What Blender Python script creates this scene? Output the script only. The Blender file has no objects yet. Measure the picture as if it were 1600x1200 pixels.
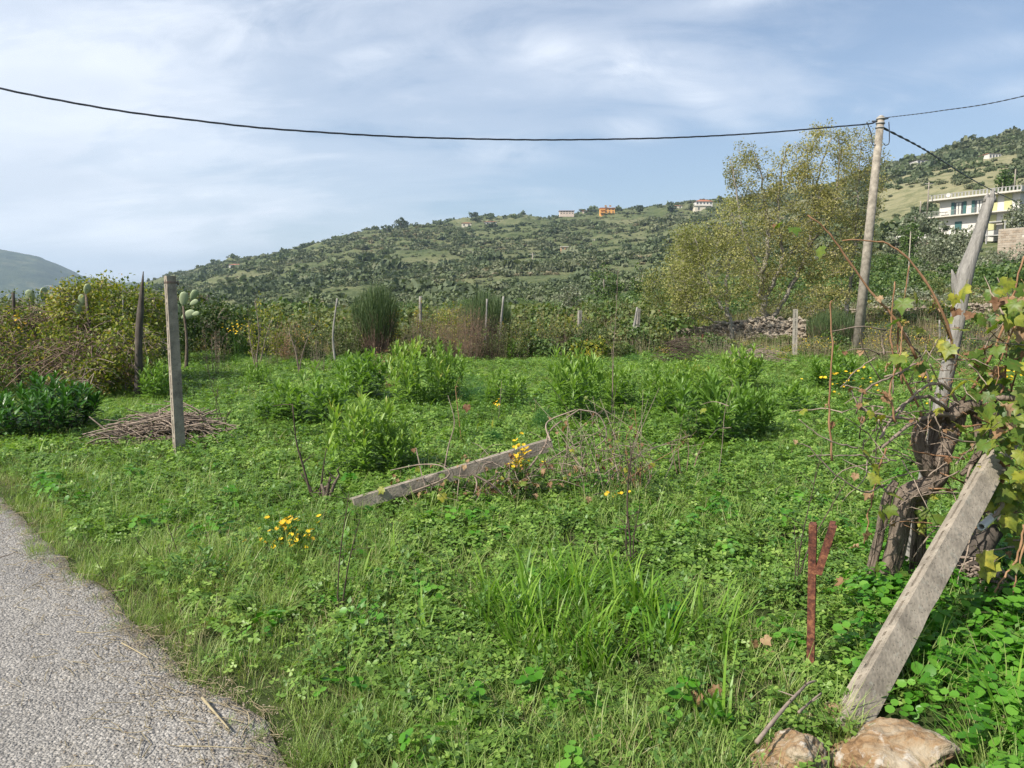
import bpy, math, random
import numpy as np
from mathutils import Vector, Matrix

# ------------------------------------------------------------------ camera, sky, sun, exposure
scene = bpy.context.scene
col = scene.collection
F, PITCH, CAMZ = 1164.0, math.radians(5.98), 1.6
cam_data = bpy.data.cameras.new('camera')
cam_data.sensor_width = 36.0
cam_data.lens = 36.0 * F / 1600.0
cam_data.clip_start = 0.05
cam_data.clip_end = 20000
cam = bpy.data.objects.new('camera', cam_data)
col.objects.link(cam)
cam.location = (0, 0, CAMZ)
cam.rotation_euler = (math.pi / 2 - PITCH, 0, 0)
scene.camera = cam

SUN_EL, SUN_AZ = math.radians(46), math.radians(-124)      # azimuth from +Y towards +X
SKY_STRENGTH, SUN_STRENGTH, EXPOSURE = 0.098, 5.0, 0.72
sdir = Vector((math.sin(SUN_AZ) * math.cos(SUN_EL), math.cos(SUN_AZ) * math.cos(SUN_EL), math.sin(SUN_EL)))
sun_data = bpy.data.lights.new('sun', 'SUN')
sun_data.energy = SUN_STRENGTH
sun_data.angle = math.radians(0.6)
sun_data.color = (1.0, 0.94, 0.84)
sun = bpy.data.objects.new('sun', sun_data)
col.objects.link(sun)
sun.rotation_euler = sdir.to_track_quat('Z', 'Y').to_euler()

world = bpy.data.worlds.new('World')
scene.world = world
world.use_nodes = True
nt = world.node_tree
nt.nodes.clear()


class NG:
    """tiny node helper"""
    def __init__(s, nt):
        s.nt = nt

    def n(s, typ, ins=None, **props):
        nd = s.nt.nodes.new(typ)
        for k, v in props.items():
            setattr(nd, k, v)
        for k, v in (ins or {}).items():
            sock = nd.inputs[k]
            if isinstance(v, bpy.types.NodeSocket):
                s.nt.links.new(v, sock)
            else:
                sock.default_value = v
        return nd

    def math(s, op, a, b=0.0, c=None, clamp=False):
        nd = s.nt.nodes.new('ShaderNodeMath')
        nd.operation = op
        nd.use_clamp = clamp
        for i, v in enumerate((a, b, c)):
            if v is None:
                continue
            if isinstance(v, bpy.types.NodeSocket):
                s.nt.links.new(v, nd.inputs[i])
            else:
                nd.inputs[i].default_value = v
        return nd.outputs[0]

    def ramp(s, fac, stops, interp='LINEAR'):
        nd = s.nt.nodes.new('ShaderNodeValToRGB')
        nd.color_ramp.interpolation = interp
        el = nd.color_ramp.elements
        while len(el) < len(stops):
            el.new(0.5)
        for e, (p, c) in zip(el, stops):
            e.position = p
            e.color = c if len(c) == 4 else (*c, 1)
        s.nt.links.new(fac, nd.inputs[0])
        return nd.outputs[0]

    def mix(s, fac, a, b, blend='MIX'):
        nd = s.nt.nodes.new('ShaderNodeMix')
        nd.data_type = 'RGBA'
        nd.blend_type = blend
        for i, v in ((0, fac), (6, a), (7, b)):
            if isinstance(v, bpy.types.NodeSocket):
                s.nt.links.new(v, nd.inputs[i])
            else:
                nd.inputs[i].default_value = v if i == 0 or len(v) == 4 else (*v, 1)
        return nd.outputs[2]

    def noise(s, vec, scale, detail=4, rough=0.55, dist=0.0, dim='3D'):
        nd = s.n('ShaderNodeTexNoise', {'Scale': scale, 'Detail': detail, 'Roughness': rough, 'Distortion': dist})
        if vec is not None:
            s.nt.links.new(vec, nd.inputs['Vector'])
        return nd.outputs[0]


g = NG(nt)
sky = g.n('ShaderNodeTexSky', sky_type='NISHITA', sun_disc=False, sun_elevation=SUN_EL, sun_rotation=SUN_AZ,
          altitude=150, air_density=1.0, dust_density=1.6, ozone_density=1.6)
tc = g.n('ShaderNodeTexCoord')
sep = g.n('ShaderNodeSeparateXYZ', {0: tc.outputs['Generated']})
dx, dy, dz = sep.outputs
zz = g.math('ADD', g.math('MAXIMUM', dz, 0.0), 0.22)
cu = g.math('DIVIDE', dx, zz)
cv = g.math('DIVIDE', dy, zz)
cvec = g.n('ShaderNodeCombineXYZ', {0: cu, 1: g.math('MULTIPLY', cv, 1.0), 2: 0.0}).outputs[0]
rot = g.n('ShaderNodeMapping', {'Vector': cvec, 'Rotation': (0, 0, math.radians(24)), 'Scale': (0.95, 1.9, 1.0), 'Location': (3.1, 1.7, 0.0)}).outputs[0]
n1 = g.noise(rot, 0.62, 7, 0.56, 0.5)
n2 = g.noise(rot, 2.4, 6, 0.62, 0.7)
# a veil of high cloud lies over the sunward (western) half of the sky and thins to the east
veil = g.math('MULTIPLY', g.math('SUBTRACT', 0.10, dx), 0.52)
cl = g.math('ADD', g.math('ADD', g.math('MULTIPLY', n1, 1.0), g.math('MULTIPLY', n2, 0.34)), veil)
mask = g.ramp(cl, [(0.60, (0, 0, 0)), (0.78, (.30, .30, .30)), (0.90, (.62, .62, .62)), (1.05, (.9, .9, .9))], 'EASE')
n3 = g.noise(rot, 1.1, 4, 0.5, 0.3)
ccol = g.ramp(n3, [(0.35, (5.3, 5.7, 6.4)), (0.68, (7.6, 7.8, 8.3))])
skycol = g.mix(mask, g.mix(0.12, sky.outputs[0], (3.6, 3.9, 4.4)), ccol)
# distinct wisps, each a soft streak at its own place in the sky
tu = g.math('DIVIDE', dx, g.math('MAXIMUM', dy, 0.05))
tv = g.math('DIVIDE', dz, g.math('MAXIMUM', dy, 0.05))
tvec = g.n('ShaderNodeCombineXYZ', {0: tu, 1: tv, 2: 0.0}).outputs[0]
wn = g.noise(g.n('ShaderNodeMapping', {'Vector': tvec, 'Scale': (6.5, 12.0, 1.0), 'Rotation': (0, 0, 0.30)}).outputs[0], 1.0, 7, 0.6, 0.9)
wsum = None
for (wpx, wpy, sx, sy, tilt, amp) in ((930, 110, 210, 36, -.16, .8), (1080, 158, 75, 24, -.45, 1.0), (580, 106, 75, 22, .22, .9), (1170, 12, 90, 18, .12, .9), (985, 208, 50, 18, 0, .6), (1560, 88, 130, 20, .15, .35), (1570, 158, 60, 22, 0, .4), (790, 240, 120, 22, 0, .5), (380, 60, 260, 60, .1, .7)):
    cx, cyv = (wpx - 800) / 1173.0, (478 - wpy) / 1173.0
    a = g.math('SUBTRACT', tu, cx)
    b = g.math('SUBTRACT', tv, cyv)
    ct, sn = math.cos(tilt), math.sin(tilt)
    ra = g.math('MULTIPLY', g.math('ADD', g.math('MULTIPLY', a, ct), g.math('MULTIPLY', b, sn)), 1173.0 / sx)
    rb = g.math('MULTIPLY', g.math('SUBTRACT', g.math('MULTIPLY', b, ct), g.math('MULTIPLY', a, sn)), 1173.0 / sy)
    r2 = g.math('ADD', g.math('MULTIPLY', ra, ra), g.math('MULTIPLY', rb, rb))
    q = g.math('MULTIPLY', g.math('POWER', 2.718, g.math('MULTIPLY', r2, -0.8)), amp)
    wsum = q if wsum is None else g.math('MAXIMUM', wsum, q)
wmask = g.math('MULTIPLY', g.math('MULTIPLY', wsum, g.ramp(wn, [(0.32, (0, 0, 0)), (0.66, (1, 1, 1))])), g.math('GREATER_THAN', dy, 0.1))
skycol = g.mix(g.math('MULTIPLY', wmask, 0.75), skycol, (7.9, 8.1, 8.5))
bg = g.n('ShaderNodeBackground', {'Color': skycol, 'Strength': SKY_STRENGTH})
wo = g.n('ShaderNodeOutputWorld', {'Surface': bg.outputs[0]})

scene.view_settings.view_transform = 'Standard'
scene.view_settings.look = 'None'
scene.view_settings.exposure = EXPOSURE
scene.view_settings.gamma = 1.0
scene.view_settings.use_curve_mapping = False
scene.render.engine = 'CYCLES'
cy = scene.cycles
cy.max_bounces = 5
cy.diffuse_bounces = 2
cy.glossy_bounces = 2
cy.transmission_bounces = 3
cy.transparent_max_bounces = 4
cy.volume_bounces = 0
cy.use_denoising = True
cy.denoising_prefilter = 'NONE'
cy.caustics_reflective = False
cy.caustics_refractive = False
scene.render.filter_size = 1.35

# ------------------------------------------------------------------ numpy helpers
RS = np.random.RandomState
CP, SP = math.cos(PITCH), math.sin(PITCH)


def P(px, py, D):
    """point at depth D that the photograph shows at pixel (px, py)"""
    ry = F * CP + (600 - py) * SP
    t = D / ry
    return Vector(((px - 800) * t, D, CAMZ + t * (-F * SP + (600 - py) * CP)))


def zof(py, D):
    ry = F * CP + (600 - py) * SP
    return CAMZ + D * (-F * SP + (600 - py) * CP) / ry


def _h2(ix, iy, seed):
    n = (ix * 374761393 + iy * 668265263 + seed * 974711) & 0xffffffff
    n = ((n ^ (n >> 13)) * 1274126177) & 0xffffffff
    return ((n ^ (n >> 16)) & 0xffff) / 65535.0


def vnoise(x, y, seed=0):
    x = np.asarray(x, float)
    y = np.asarray(y, float)
    ix = np.floor(x).astype(np.int64)
    iy = np.floor(y).astype(np.int64)
    fx = x - ix
    fy = y - iy
    fx = fx * fx * (3 - 2 * fx)
    fy = fy * fy * (3 - 2 * fy)
    a = _h2(ix, iy, seed) * (1 - fx) + _h2(ix + 1, iy, seed) * fx
    b = _h2(ix, iy + 1, seed) * (1 - fx) + _h2(ix + 1, iy + 1, seed) * fx
    return a * (1 - fy) + b * fy


def fbm(x, y, octv=4, seed=0, rough=0.5):
    s = 0
    a = 1.0
    t = 0
    for o in range(octv):
        s = s + a * (vnoise(x * 2 ** o + 17.3 * o, y * 2 ** o - 9.1 * o, seed + o) - 0.5)
        t += a
        a *= rough
    return s / t * 2


def noise3(p, seed=0):
    """cheap 3D noise from 2D slices"""
    return (vnoise(p[:, 0] + 3.1 * p[:, 2], p[:, 1] - 1.7 * p[:, 2], seed) + vnoise(p[:, 1] + 11 + 2.3 * p[:, 0], p[:, 2] + 7 - 1.3 * p[:, 0], seed + 1)
            + vnoise(p[:, 2] - 5 + 1.9 * p[:, 1], p[:, 0] + 3, seed + 2)) / 1.5 - 1


# ------------------------------------------------------------------ terrain
U_PX = [-500, -200, 0, 120, 250, 350, 450, 600, 700, 800, 950, 1050, 1150, 1250, 1400, 1500, 1600, 1900]
D_ROWS = [24, 30, 45, 70, 120, 200, 350, 550, 850, 1200]
TAB = {
    -500: [556, 542, 538, 532, 525, 520, 516, 512, 505, 500],
    -200: [556, 542, 538, 530, 522, 516, 512, 508, 500, 496],
    0:    [556, 542, 536, 528, 520, 514, 508, 502, 496, 490],
    120:  [556, 541, 534, 526, 517, 509, 502, 494, 484, 478],
    250:  [556, 541, 532, 522, 510, 497, 480, 462, 441, 440],
    350:  [556, 541, 531, 520, 506, 490, 467, 440, 417, 416],
    450:  [556, 541, 530, 518, 502, 482, 453, 418, 395, 396],
    600:  [556, 541, 529, 516, 500, 478, 440, 395, 353, 360],
    700:  [556, 541, 528, 516, 500, 478, 440, 394, 349, 355],
    800:  [556, 541, 528, 515, 498, 474, 436, 386, 340, 350],
    950:  [556, 540, 526, 509, 488, 462, 424, 376, 328, 340],
    1050: [556, 538, 518, 496, 472, 444, 406, 360, 321, 334],
    1150: [556, 528, 507, 483, 455, 424, 382, 338, 312, 324],
    1250: [556, 524, 498, 470, 436, 398, 350, 312, 296, 312],
    1400: [556, 520, 488, 452, 408, 355, 300, 257, 264, 300],
    1500: [556, 520, 486, 448, 396, 332, 274, 224, 242, 290],
    1600: [556, 520, 484, 442, 386, 320, 258, 206, 226, 280],
    1900: [556, 520, 480, 430, 370, 300, 230, 190, 210, 260],
}
_uk = (np.array(U_PX) - 800) / 1173.0
_dk = np.log(np.array(D_ROWS, float))
_T = np.array([TAB[k] for k in U_PX], float)
NU, ND = 260, 220
_ug = np.linspace(_uk[0], _uk[-1], NU)
_dg = np.linspace(_dk[0], _dk[-1], ND)
_tmp = np.array([np.interp(_dg, _dk, r) for r in _T])
_G = np.array([np.interp(_ug, _uk, _tmp[:, j]) for j in range(ND)]).T


def _blur(a, axis, s):
    k = np.exp(-0.5 * (np.arange(-3 * s, 3 * s + 1) / s) ** 2)
    k /= k.sum()
    pad = [(0, 0), (0, 0)]
    pad[axis] = (3 * s, 3 * s)
    b = np.pad(a, pad, mode='reflect', reflect_type='odd')
    return np.apply_along_axis(lambda v: np.convolve(v, k, 'valid'), axis, b)


_G = _blur(_blur(_G, 0, 6), 1, 5)


def hz(x, y):
    x = np.asarray(x, float)
    y = np.asarray(y, float)
    shape = np.broadcast(x, y).shape
    x = np.broadcast_to(x, shape).ravel()
    y = np.broadcast_to(y, shape).ravel()
    D = np.maximum(y, 24.0)
    u = np.clip(x / D, _ug[0], _ug[-1])
    ld = np.clip(np.log(D), _dg[0], _dg[-1])
    a = (u - _ug[0]) / (_ug[-1] - _ug[0]) * (NU - 1)
    b = (ld - _dg[0]) / (_dg[-1] - _dg[0]) * (ND - 1)
    i = np.minimum(a.astype(int), NU - 2)
    j = np.minimum(b.astype(int), ND - 2)
    fa = a - i
    fb = b - j
    py = (_G[i, j] * (1 - fa) + _G[i + 1, j] * fa) * (1 - fb) + (_G[i, j + 1] * (1 - fa) + _G[i + 1, j + 1] * fa) * fb
    Dc = np.minimum(D, 1200)
    z = zof(py, Dc)
    over = np.clip((D - 1200) / 1500, 0, 1)
    z = z * (1 - over) + (-40) * over
    z = z - np.clip((D - 2700) / 20, 0, 5)
    w = np.clip((D - 24) / 12, 0, 1)
    z = z * w
    # relief
    far = np.clip((D - 60) / 150, 0, 1)
    z = z + far * D * 0.010 * fbm(x / 55, y / 75, 4, 3) + far * D * 0.005 * fbm(x / 16, y / 22, 3, 9)
    # old terraces across the slopes
    st = 5.0
    q = z / st
    tz = (np.floor(q) + np.clip((q - np.floor(q)) * 2.2 - 0.6, 0, 1)) * st
    z = z + (tz - z) * 0.35 * np.clip((D - 90) / 100, 0, 1) * (D < 1150)
    near = 1 - np.clip((D - 60) / 60, 0, 1)
    z = z + near * (0.055 * fbm(x / 1.7, y / 1.7, 3, 21) + 0.06 * fbm(x / 6, y / 6, 2, 5))
    return z.reshape(shape)


# road edge, from the camera's feet to the upper left
EDGE_PX = [(430, 1215), (400, 1140), (345, 1095), (280, 1068), (250, 1020), (205, 985), (150, 925), (95, 892), (55, 850), (22, 805), (0, 788)]


def gnd0(px, py, z=0.0):
    t = (CAMZ - z) / (F * SP - (600 - py) * CP)
    return np.array([(px - 800) * t, (F * CP + (600 - py) * SP) * t])


EDGE = np.array([gnd0(*p) for p in EDGE_PX])
_e0 = EDGE[0] + np.array([[5.2, -7.6], [1.5, -2.4], [0.35, -0.7]])
_e1 = EDGE[-1] + np.array([[-1.5, 1.4], [-4.5, 3.9], [-10, 8.2], [-22, 17.5], [-44, 34]])
EDGE = np.vstack([_e0, EDGE, _e1])


def road_d(x, y):
    """signed distance to the road edge: positive on the field side, negative on the road"""
    x = np.asarray(x, float).ravel()
    y = np.asarray(y, float).ravel()
    best = np.full(x.shape, 1e9)
    sgn = np.ones(x.shape)
    for a, b in zip(EDGE[:-1], EDGE[1:]):
        ab = b - a
        t = np.clip(((x - a[0]) * ab[0] + (y - a[1]) * ab[1]) / (ab @ ab), 0, 1)
        dx_ = x - a[0] - t * ab[0]
        dy_ = y - a[1] - t * ab[1]
        d = np.hypot(dx_, dy_)
        s = np.where(ab[0] * dy_ - ab[1] * dx_ < 0, 1.0, -1.0)
        m = d < best
        best[m] = d[m]
        sgn[m] = s[m]
    return best * sgn


def H(x, y):
    """ground height with the road bed let in"""
    x = np.asarray(x, float)
    y = np.asarray(y, float)
    z = hz(x, y)
    if z.ndim == 0:
        x1, y1, z1 = x.reshape(1), y.reshape(1), z.reshape(1)
    else:
        x1, y1, z1 = x.ravel(), y.ravel(), z.ravel()
    r = np.full(z1.shape, 5.0)
    m = (np.abs(x1) < 60) & (y1 < 50) & (x1 < 8)
    if m.any():
        r[m] = road_d(x1[m], y1[m])
    k = np.clip((r + 0.0) / 0.5, 0, 1)
    inside = (r > -4.4)
    out = np.where(inside, z1 * k - 0.012 * (1 - k), z1 * np.clip((-4.4 - r) / 0.6, 0, 1))
    out = np.where(m, out, z1)
    return out.reshape(z.shape) if z.ndim else float(out[0])


def G(px, py):
    """ground point seen at the pixel (near field)"""
    z = 0.0
    for _ in range(4):
        x, y = gnd0(px, py, z)
        z = float(H(x, y))
    return Vector((x, y, z))


def GD(px, D):
    """ground point in the column px at depth D"""
    x = (px - 800) / 1173.0 * D
    return Vector((x, D, float(H(x, D))))


# ------------------------------------------------------------------ mesh builder
class MB:
    def __init__(s):
        s.V = []
        s.Q = []
        s.T = []
        s.R = []
        s.n = 0
        s.mq = []
        s.mt = []

    def add(s, V, Fq=None, Ft=None, rnd=0.5, mat=0):
        V = np.asarray(V, float).reshape(-1, 3)
        if Fq is not None and len(Fq):
            Fq = np.asarray(Fq, int)
            s.Q.append(Fq + s.n)
            s.mq.append(np.full(len(Fq), mat))
        if Ft is not None and len(Ft):
            Ft = np.asarray(Ft, int)
            s.T.append(Ft + s.n)
            s.mt.append(np.full(len(Ft), mat))
        s.V.append(V)
        s.R.append(np.broadcast_to(np.asarray(rnd, float), (len(V),)).copy())
        s.n += len(V)
        return s

    def box(s, a, b, rnd=0.5, mat=0, M=None):
        x0, y0, z0 = a
        x1, y1, z1 = b
        V = np.array([[x, y, z] for z in (z0, z1) for y in (y0, y1) for x in (x0, x1)], float)
        if M is not None:
            V = V @ np.array(M.to_3x3()).T + np.array(M.translation)
        Fq = [[0, 2, 3, 1], [4, 5, 7, 6], [0, 1, 5, 4], [2, 6, 7, 3], [0, 4, 6, 2], [1, 3, 7, 5]]
        return s.add(V, Fq, None, rnd, mat)

    def tube(s, pts, rad, sides=6, rnd=0.5, mat=0, cap=True, ridge=0.0, seed=0, flat=1.0):
        pts = np.asarray([tuple(p) for p in pts], float)
        n = len(pts)
        rad = np.broadcast_to(np.asarray(rad, float), (n,)) if np.ndim(rad) == 0 or len(np.atleast_1d(rad)) != n else np.asarray(rad, float)
        T = np.gradient(pts, axis=0)
        T /= np.linalg.norm(T, axis=1)[:, None] + 1e-9
        ref = np.array([0, 0, 1.0]) if abs(T[0, 2]) < 0.9 else np.array([1.0, 0, 0])
        X = np.zeros_like(T)
        x = np.cross(T[0], ref)
        x /= np.linalg.norm(x)
        for i in range(n):
            x = x - T[i] * (x @ T[i])
            x /= np.linalg.norm(x) + 1e-9
            X[i] = x
        Y = np.cross(T, X)
        an = np.arange(sides) / sides * 2 * np.pi
        rr = np.ones((n, sides))
        if ridge:
            L = np.concatenate([[0], np.cumsum(np.linalg.norm(np.diff(pts, axis=0), axis=1))])
            A, B = np.meshgrid(an, L / (rad.mean() * 5))
            rr += ridge * (fbm(np.cos(A) * 1.6 + 5 + seed, np.sin(A) * 1.6 + B * 0.35, 3, seed) * 1.6 + 0.5 * fbm(A * 1.3 + B * .2, B * 1.5, 2, seed + 4) * np.sin(A / 2))
        V = pts[:, None, :] + rad[:, None, None] * rr[:, :, None] * (np.cos(an)[None, :, None] * X[:, None, :] + flat * np.sin(an)[None, :, None] * Y[:, None, :])
        V = V.reshape(-1, 3)
        i = np.arange(n - 1)[:, None] * sides
        j = np.arange(sides)[None, :]
        k = (j + 1) % sides
        Fq = np.stack([i + j, i + k, i + sides + k, i + sides + j], -1).reshape(-1, 4)
        Ft = None
        if cap:
            V = np.vstack([V, pts[0], pts[-1]])
            c0, c1 = n * sides, n * sides + 1
            jj = np.arange(sides)
            kk = (jj + 1) % sides
            e = (n - 1) * sides
            Ft = np.vstack([np.stack([kk, jj, np.full(sides, c0)], -1), np.stack([e + jj, e + kk, np.full(sides, c1)], -1)])
        return s.add(V, Fq, Ft, rnd, mat)

    def leaves(s, tmpl, pos, dirn, nrm, scale, rnd, mat=0):
        TV, TQ, TT = tmpl
        pos = np.asarray(pos, float).reshape(-1, 3)
        n = len(pos)
        if n == 0:
            return s
        y = np.asarray(dirn, float).reshape(-1, 3)
        y = y / (np.linalg.norm(y, axis=1)[:, None] + 1e-9)
        x = np.cross(y, nrm)
        x /= np.linalg.norm(x, axis=1)[:, None] + 1e-9
        z = np.cross(x, y)
        sc = np.broadcast_to(np.asarray(scale, float), (n,)) if np.ndim(scale) <= 1 else scale
        V = pos[:, None, :] + sc[:, None, None] * (TV[None, :, 0:1] * x[:, None, :] + TV[None, :, 1:2] * y[:, None, :] + TV[None, :, 2:3] * z[:, None, :])
        m = len(TV)
        off = (np.arange(n) * m)[:, None, None]
        rnd = np.broadcast_to(np.asarray(rnd, float), (n,))
        Fq = (off + TQ[None]).reshape(-1, 4) if len(TQ) else None
        Ft = (off + TT[None]).reshape(-1, 3) if len(TT) else None
        return s.add(V.reshape(-1, 3), Fq, Ft, np.repeat(rnd, m), mat)

    def ribbons(s, pos, az, length, width, lean, droop, rnd, segs=3, mat=0, rs=None):
        """grass blades: pos(n,3); az heading; lean start tilt from vertical; droop extra tilt along the blade"""
        pos = np.asarray(pos, float).reshape(-1, 3)
        n = len(pos)
        p = pos.copy()
        side = np.stack([-np.sin(az), np.cos(az), np.zeros(n)], 1)
        out = []
        for k in range(segs + 1):
            t = k / segs
            w = width * (1 - t ** 2.2) * 0.5 + 0.0003
            out.append(p - side * w[:, None])
            out.append(p + side * w[:, None])
            th = lean + droop * t
            st = (length / segs)[:, None]
            p = p + st * np.stack([np.cos(az) * np.sin(th), np.sin(az) * np.sin(th), np.cos(th)], 1)
        V = np.stack(out, 1).reshape(-1, 3)
        m = 2 * (segs + 1)
        q = np.array([[2 * k, 2 * k + 1, 2 * k + 3, 2 * k + 2] for k in range(segs)])
        Fq = (np.arange(n)[:, None, None] * m + q[None]).reshape(-1, 4)
        return s.add(V, Fq, None, np.repeat(rnd, m), mat)

    def mesh(s, name, mats, smooth=True):
        me = bpy.data.meshes.new(name)
        V = np.vstack(s.V)
        nq = sum(len(a) for a in s.Q)
        ntr = sum(len(a) for a in s.T)
        loops = []
        mi = []
        if nq:
            loops.append(np.vstack(s.Q).ravel())
            mi.append(np.concatenate(s.mq))
        if ntr:
            loops.append(np.vstack(s.T).ravel())
            mi.append(np.concatenate(s.mt))
        loops = np.concatenate(loops)
        mi = np.concatenate(mi)
        me.vertices.add(len(V))
        me.vertices.foreach_set('co', V.ravel().astype(np.float32))
        me.loops.add(len(loops))
        me.loops.foreach_set('vertex_index', loops.astype(np.int32))
        me.polygons.add(nq + ntr)
        ls = np.concatenate([np.arange(nq) * 4, nq * 4 + np.arange(ntr) * 3])
        me.polygons.foreach_set('loop_start', ls.astype(np.int32))
        for m in mats:
            me.materials.append(m)
        me.polygons.foreach_set('material_index', mi.astype(np.int32))
        at = me.attributes.new('rnd', 'FLOAT', 'POINT')
        at.data.foreach_set('value', np.concatenate(s.R).astype(np.float32))
        me.update(calc_edges=True)
        me.polygons.foreach_set('use_smooth', np.full(nq + ntr, bool(smooth)))
        me.update()
        return me

    def build(s, name, mats, parent=None, smooth=True, local=False):
        """link as one object; with a parent the points are world coordinates unless local"""
        if not isinstance(mats, (list, tuple)):
            mats = [mats]
        if parent is not None and not local:
            inv = np.array(world_matrix(parent).inverted())
            s.V = [v @ inv[:3, :3].T + inv[:3, 3] for v in s.V]
        o = bpy.data.objects.new(name, s.mesh(name, mats, smooth))
        col.objects.link(o)
        if parent is not None:
            o.parent = parent
        return o


def world_matrix(o):
    m = o.matrix_basis.copy()
    while o.parent is not None:
        o = o.parent
        m = o.matrix_basis @ m
    return m


def tag(o, label=None, cat=None, group=None, kind=None):
    if label:
        o['label'] = label
    if cat:
        o['category'] = cat
    if group:
        o['group'] = group
    if kind:
        o['kind'] = kind
    return o


def empty(name, loc, label=None, cat=None, group=None, rz=0.0, sc=1.0):
    o = bpy.data.objects.new(name, None)
    o.location = loc
    o.rotation_euler = (0, 0, rz)
    o.scale = (sc, sc, sc) if np.ndim(sc) == 0 else sc
    o.empty_display_size = 0.2
    col.objects.link(o)
    return tag(o, label, cat, group)


def children(o):
    return [c for c in bpy.data.objects if c.parent == o]


def copy_tree(parts, name, loc, label, cat, group=None, rz=0.0, sc=1.0, mats=None):
    """a thing whose parts are copies of the given prototype parts"""
    r = empty(name, loc, label, cat, group, rz, sc)
    for p in parts:
        c = p.copy()
        col.objects.link(c)
        c.parent = r
    return r


def spline(pts, n=24):
    pts = np.asarray([tuple(p) for p in pts], float)
    m = len(pts)
    if m < 3:
        t = np.linspace(0, 1, n)[:, None]
        return pts[0] * (1 - t) + pts[-1] * t
    pp = np.vstack([2 * pts[0] - pts[1], pts, 2 * pts[-1] - pts[-2]])
    ts = np.linspace(0, m - 1 - 1e-6, n)
    out = []
    for t in ts:
        i = int(t)
        f = t - i
        a, b, c, d = pp[i], pp[i + 1], pp[i + 2], pp[i + 3]
        out.append(0.5 * ((2 * b) + (-a + c) * f + (2 * a - 5 * b + 4 * c - d) * f * f + (-a + 3 * b - 3 * c + d) * f ** 3))
    return np.array(out)


def T_(V, Q=(), Tt=()):
    return (np.array(V, float), np.array(Q, int).reshape(-1, 4), np.array(Tt, int).reshape(-1, 3))


# leaf templates, local +Y is the leaf axis, +Z its upper side
LANCE = T_([(0, 0, 0), (.13, .35, .035), (0, .38, 0), (-.13, .35, .035), (.10, .75, .0), (0, .74, -.035), (-.10, .75, .0), (0, 1.0, -.14)],
           [(0, 1, 2, 2)][:0], [(0, 1, 2), (0, 2, 3), (1, 4, 5), (1, 5, 2), (2, 5, 6), (2, 6, 3), (4, 7, 5), (5, 7, 6)])
OVATE = T_([(0, 0, 0), (.30, .38, .06), (0, .45, 0), (-.30, .38, .06), (0, 1, -.08)], [], [(0, 1, 2), (0, 2, 3), (1, 4, 2), (2, 4, 3)])
SMALL = T_([(0, 0, 0), (.32, .5, .05), (0, 1, -.04), (-.32, .5, .05)], [(0, 1, 2, 3)])
CLOVER = T_([(0, 0, 0), (.34, .5, .08), (.36, .86, .07), (0, .82, -.02), (-.36, .86, .07), (-.34, .5, .08)], [(0, 1, 2, 3), (0, 3, 4, 5)])
ROUND = T_([(0, 0, 0), (.36, .2, .04), (.46, .6, .03), (.2, .96, .0), (-.2, .96, .0), (-.46, .6, .03), (-.36, .2, .04), (0, .55, -.05)],
           [], [(0, 1, 7), (1, 2, 7), (2, 3, 7), (3, 4, 7), (4, 5, 7), (5, 6, 7), (6, 0, 7)])
CARD = T_([(-.5, 0, 0), (.5, 0, 0), (.32, 1, .12), (-.36, .9, -.1)], [(0, 1, 2, 3)])


def rdirs(rs, n, up=0.0):
    v = rs.normal(size=(n, 3))
    v[:, 2] += up
    return v / np.linalg.norm(v, axis=1)[:, None]

# ------------------------------------------------------------------ materials
def mat(name):
    m = bpy.data.materials.new(name)
    m.use_nodes = True
    m.node_tree.nodes.clear()
    return m, NG(m.node_tree)


def leafmat(name, c0, c1, c2, trans=0.32, rough=0.5, spread=0.35, tint=(1.15, 1.25, 0.55), spec=0.35, c3=None, patch=None, spots=False):
    """leaf surface: each leaf takes its own hue between c0, c1 and c2 (c3: the odd withered one)"""
    m, g = mat(name)
    at = g.n('ShaderNodeAttribute', attribute_name='rnd').outputs['Fac']
    oi = g.n('ShaderNodeObjectInfo').outputs['Random']
    f = g.math('ADD', g.math('MULTIPLY', at, 1 - spread), g.math('MULTIPLY', oi, spread))
    if patch:
        ps = g.n('ShaderNodeNewGeometry').outputs['Position']
        f = g.math('ADD', f, g.math('MULTIPLY', g.math('SUBTRACT', g.noise(ps, patch, 3), 0.5), 0.9))
    stops = [(0.1, c0), (0.5, c1), (0.88, c2)]
    if c3:
        stops = [(0.08, c0), (0.45, c1), (0.8, c2), (0.97, c3)]
    c = g.ramp(f, stops)
    if spots:
        oc = g.n('ShaderNodeTexCoord').outputs['Object']
        ov = g.n('ShaderNodeVectorMath', {0: oc, 1: g.n('ShaderNodeCombineXYZ', {0: g.math('MULTIPLY', oi, 50.0)}).outputs[0]}, operation='ADD').outputs[0]
        sm = g.ramp(g.noise(ov, 3.2, 5, 0.65), [(0.52, (0, 0, 0)), (0.66, (.85, .85, .85))])
        c = g.mix(sm, c, (.17, .10, .035))
        sm = g.ramp(g.noise(ov, 1.6, 3, 0.5), [(0.45, (0, 0, 0)), (0.62, (.7, .7, .7))])
        c = g.mix(sm, c, (.11, .17, .03))
    pr = g.n('ShaderNodeBsdfPrincipled', {'Base Color': c, 'Roughness': rough, 'Specular IOR Level': spec})
    tcol = g.mix(1.0, c, tint, 'MULTIPLY')
    tr = g.n('ShaderNodeBsdfTranslucent', {'Color': tcol})
    mx = g.n('ShaderNodeMixShader', {0: trans, 1: pr.outputs[0], 2: tr.outputs[0]})
    g.n('ShaderNodeOutputMaterial', {'Surface': mx.outputs[0]})
    return m


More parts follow.
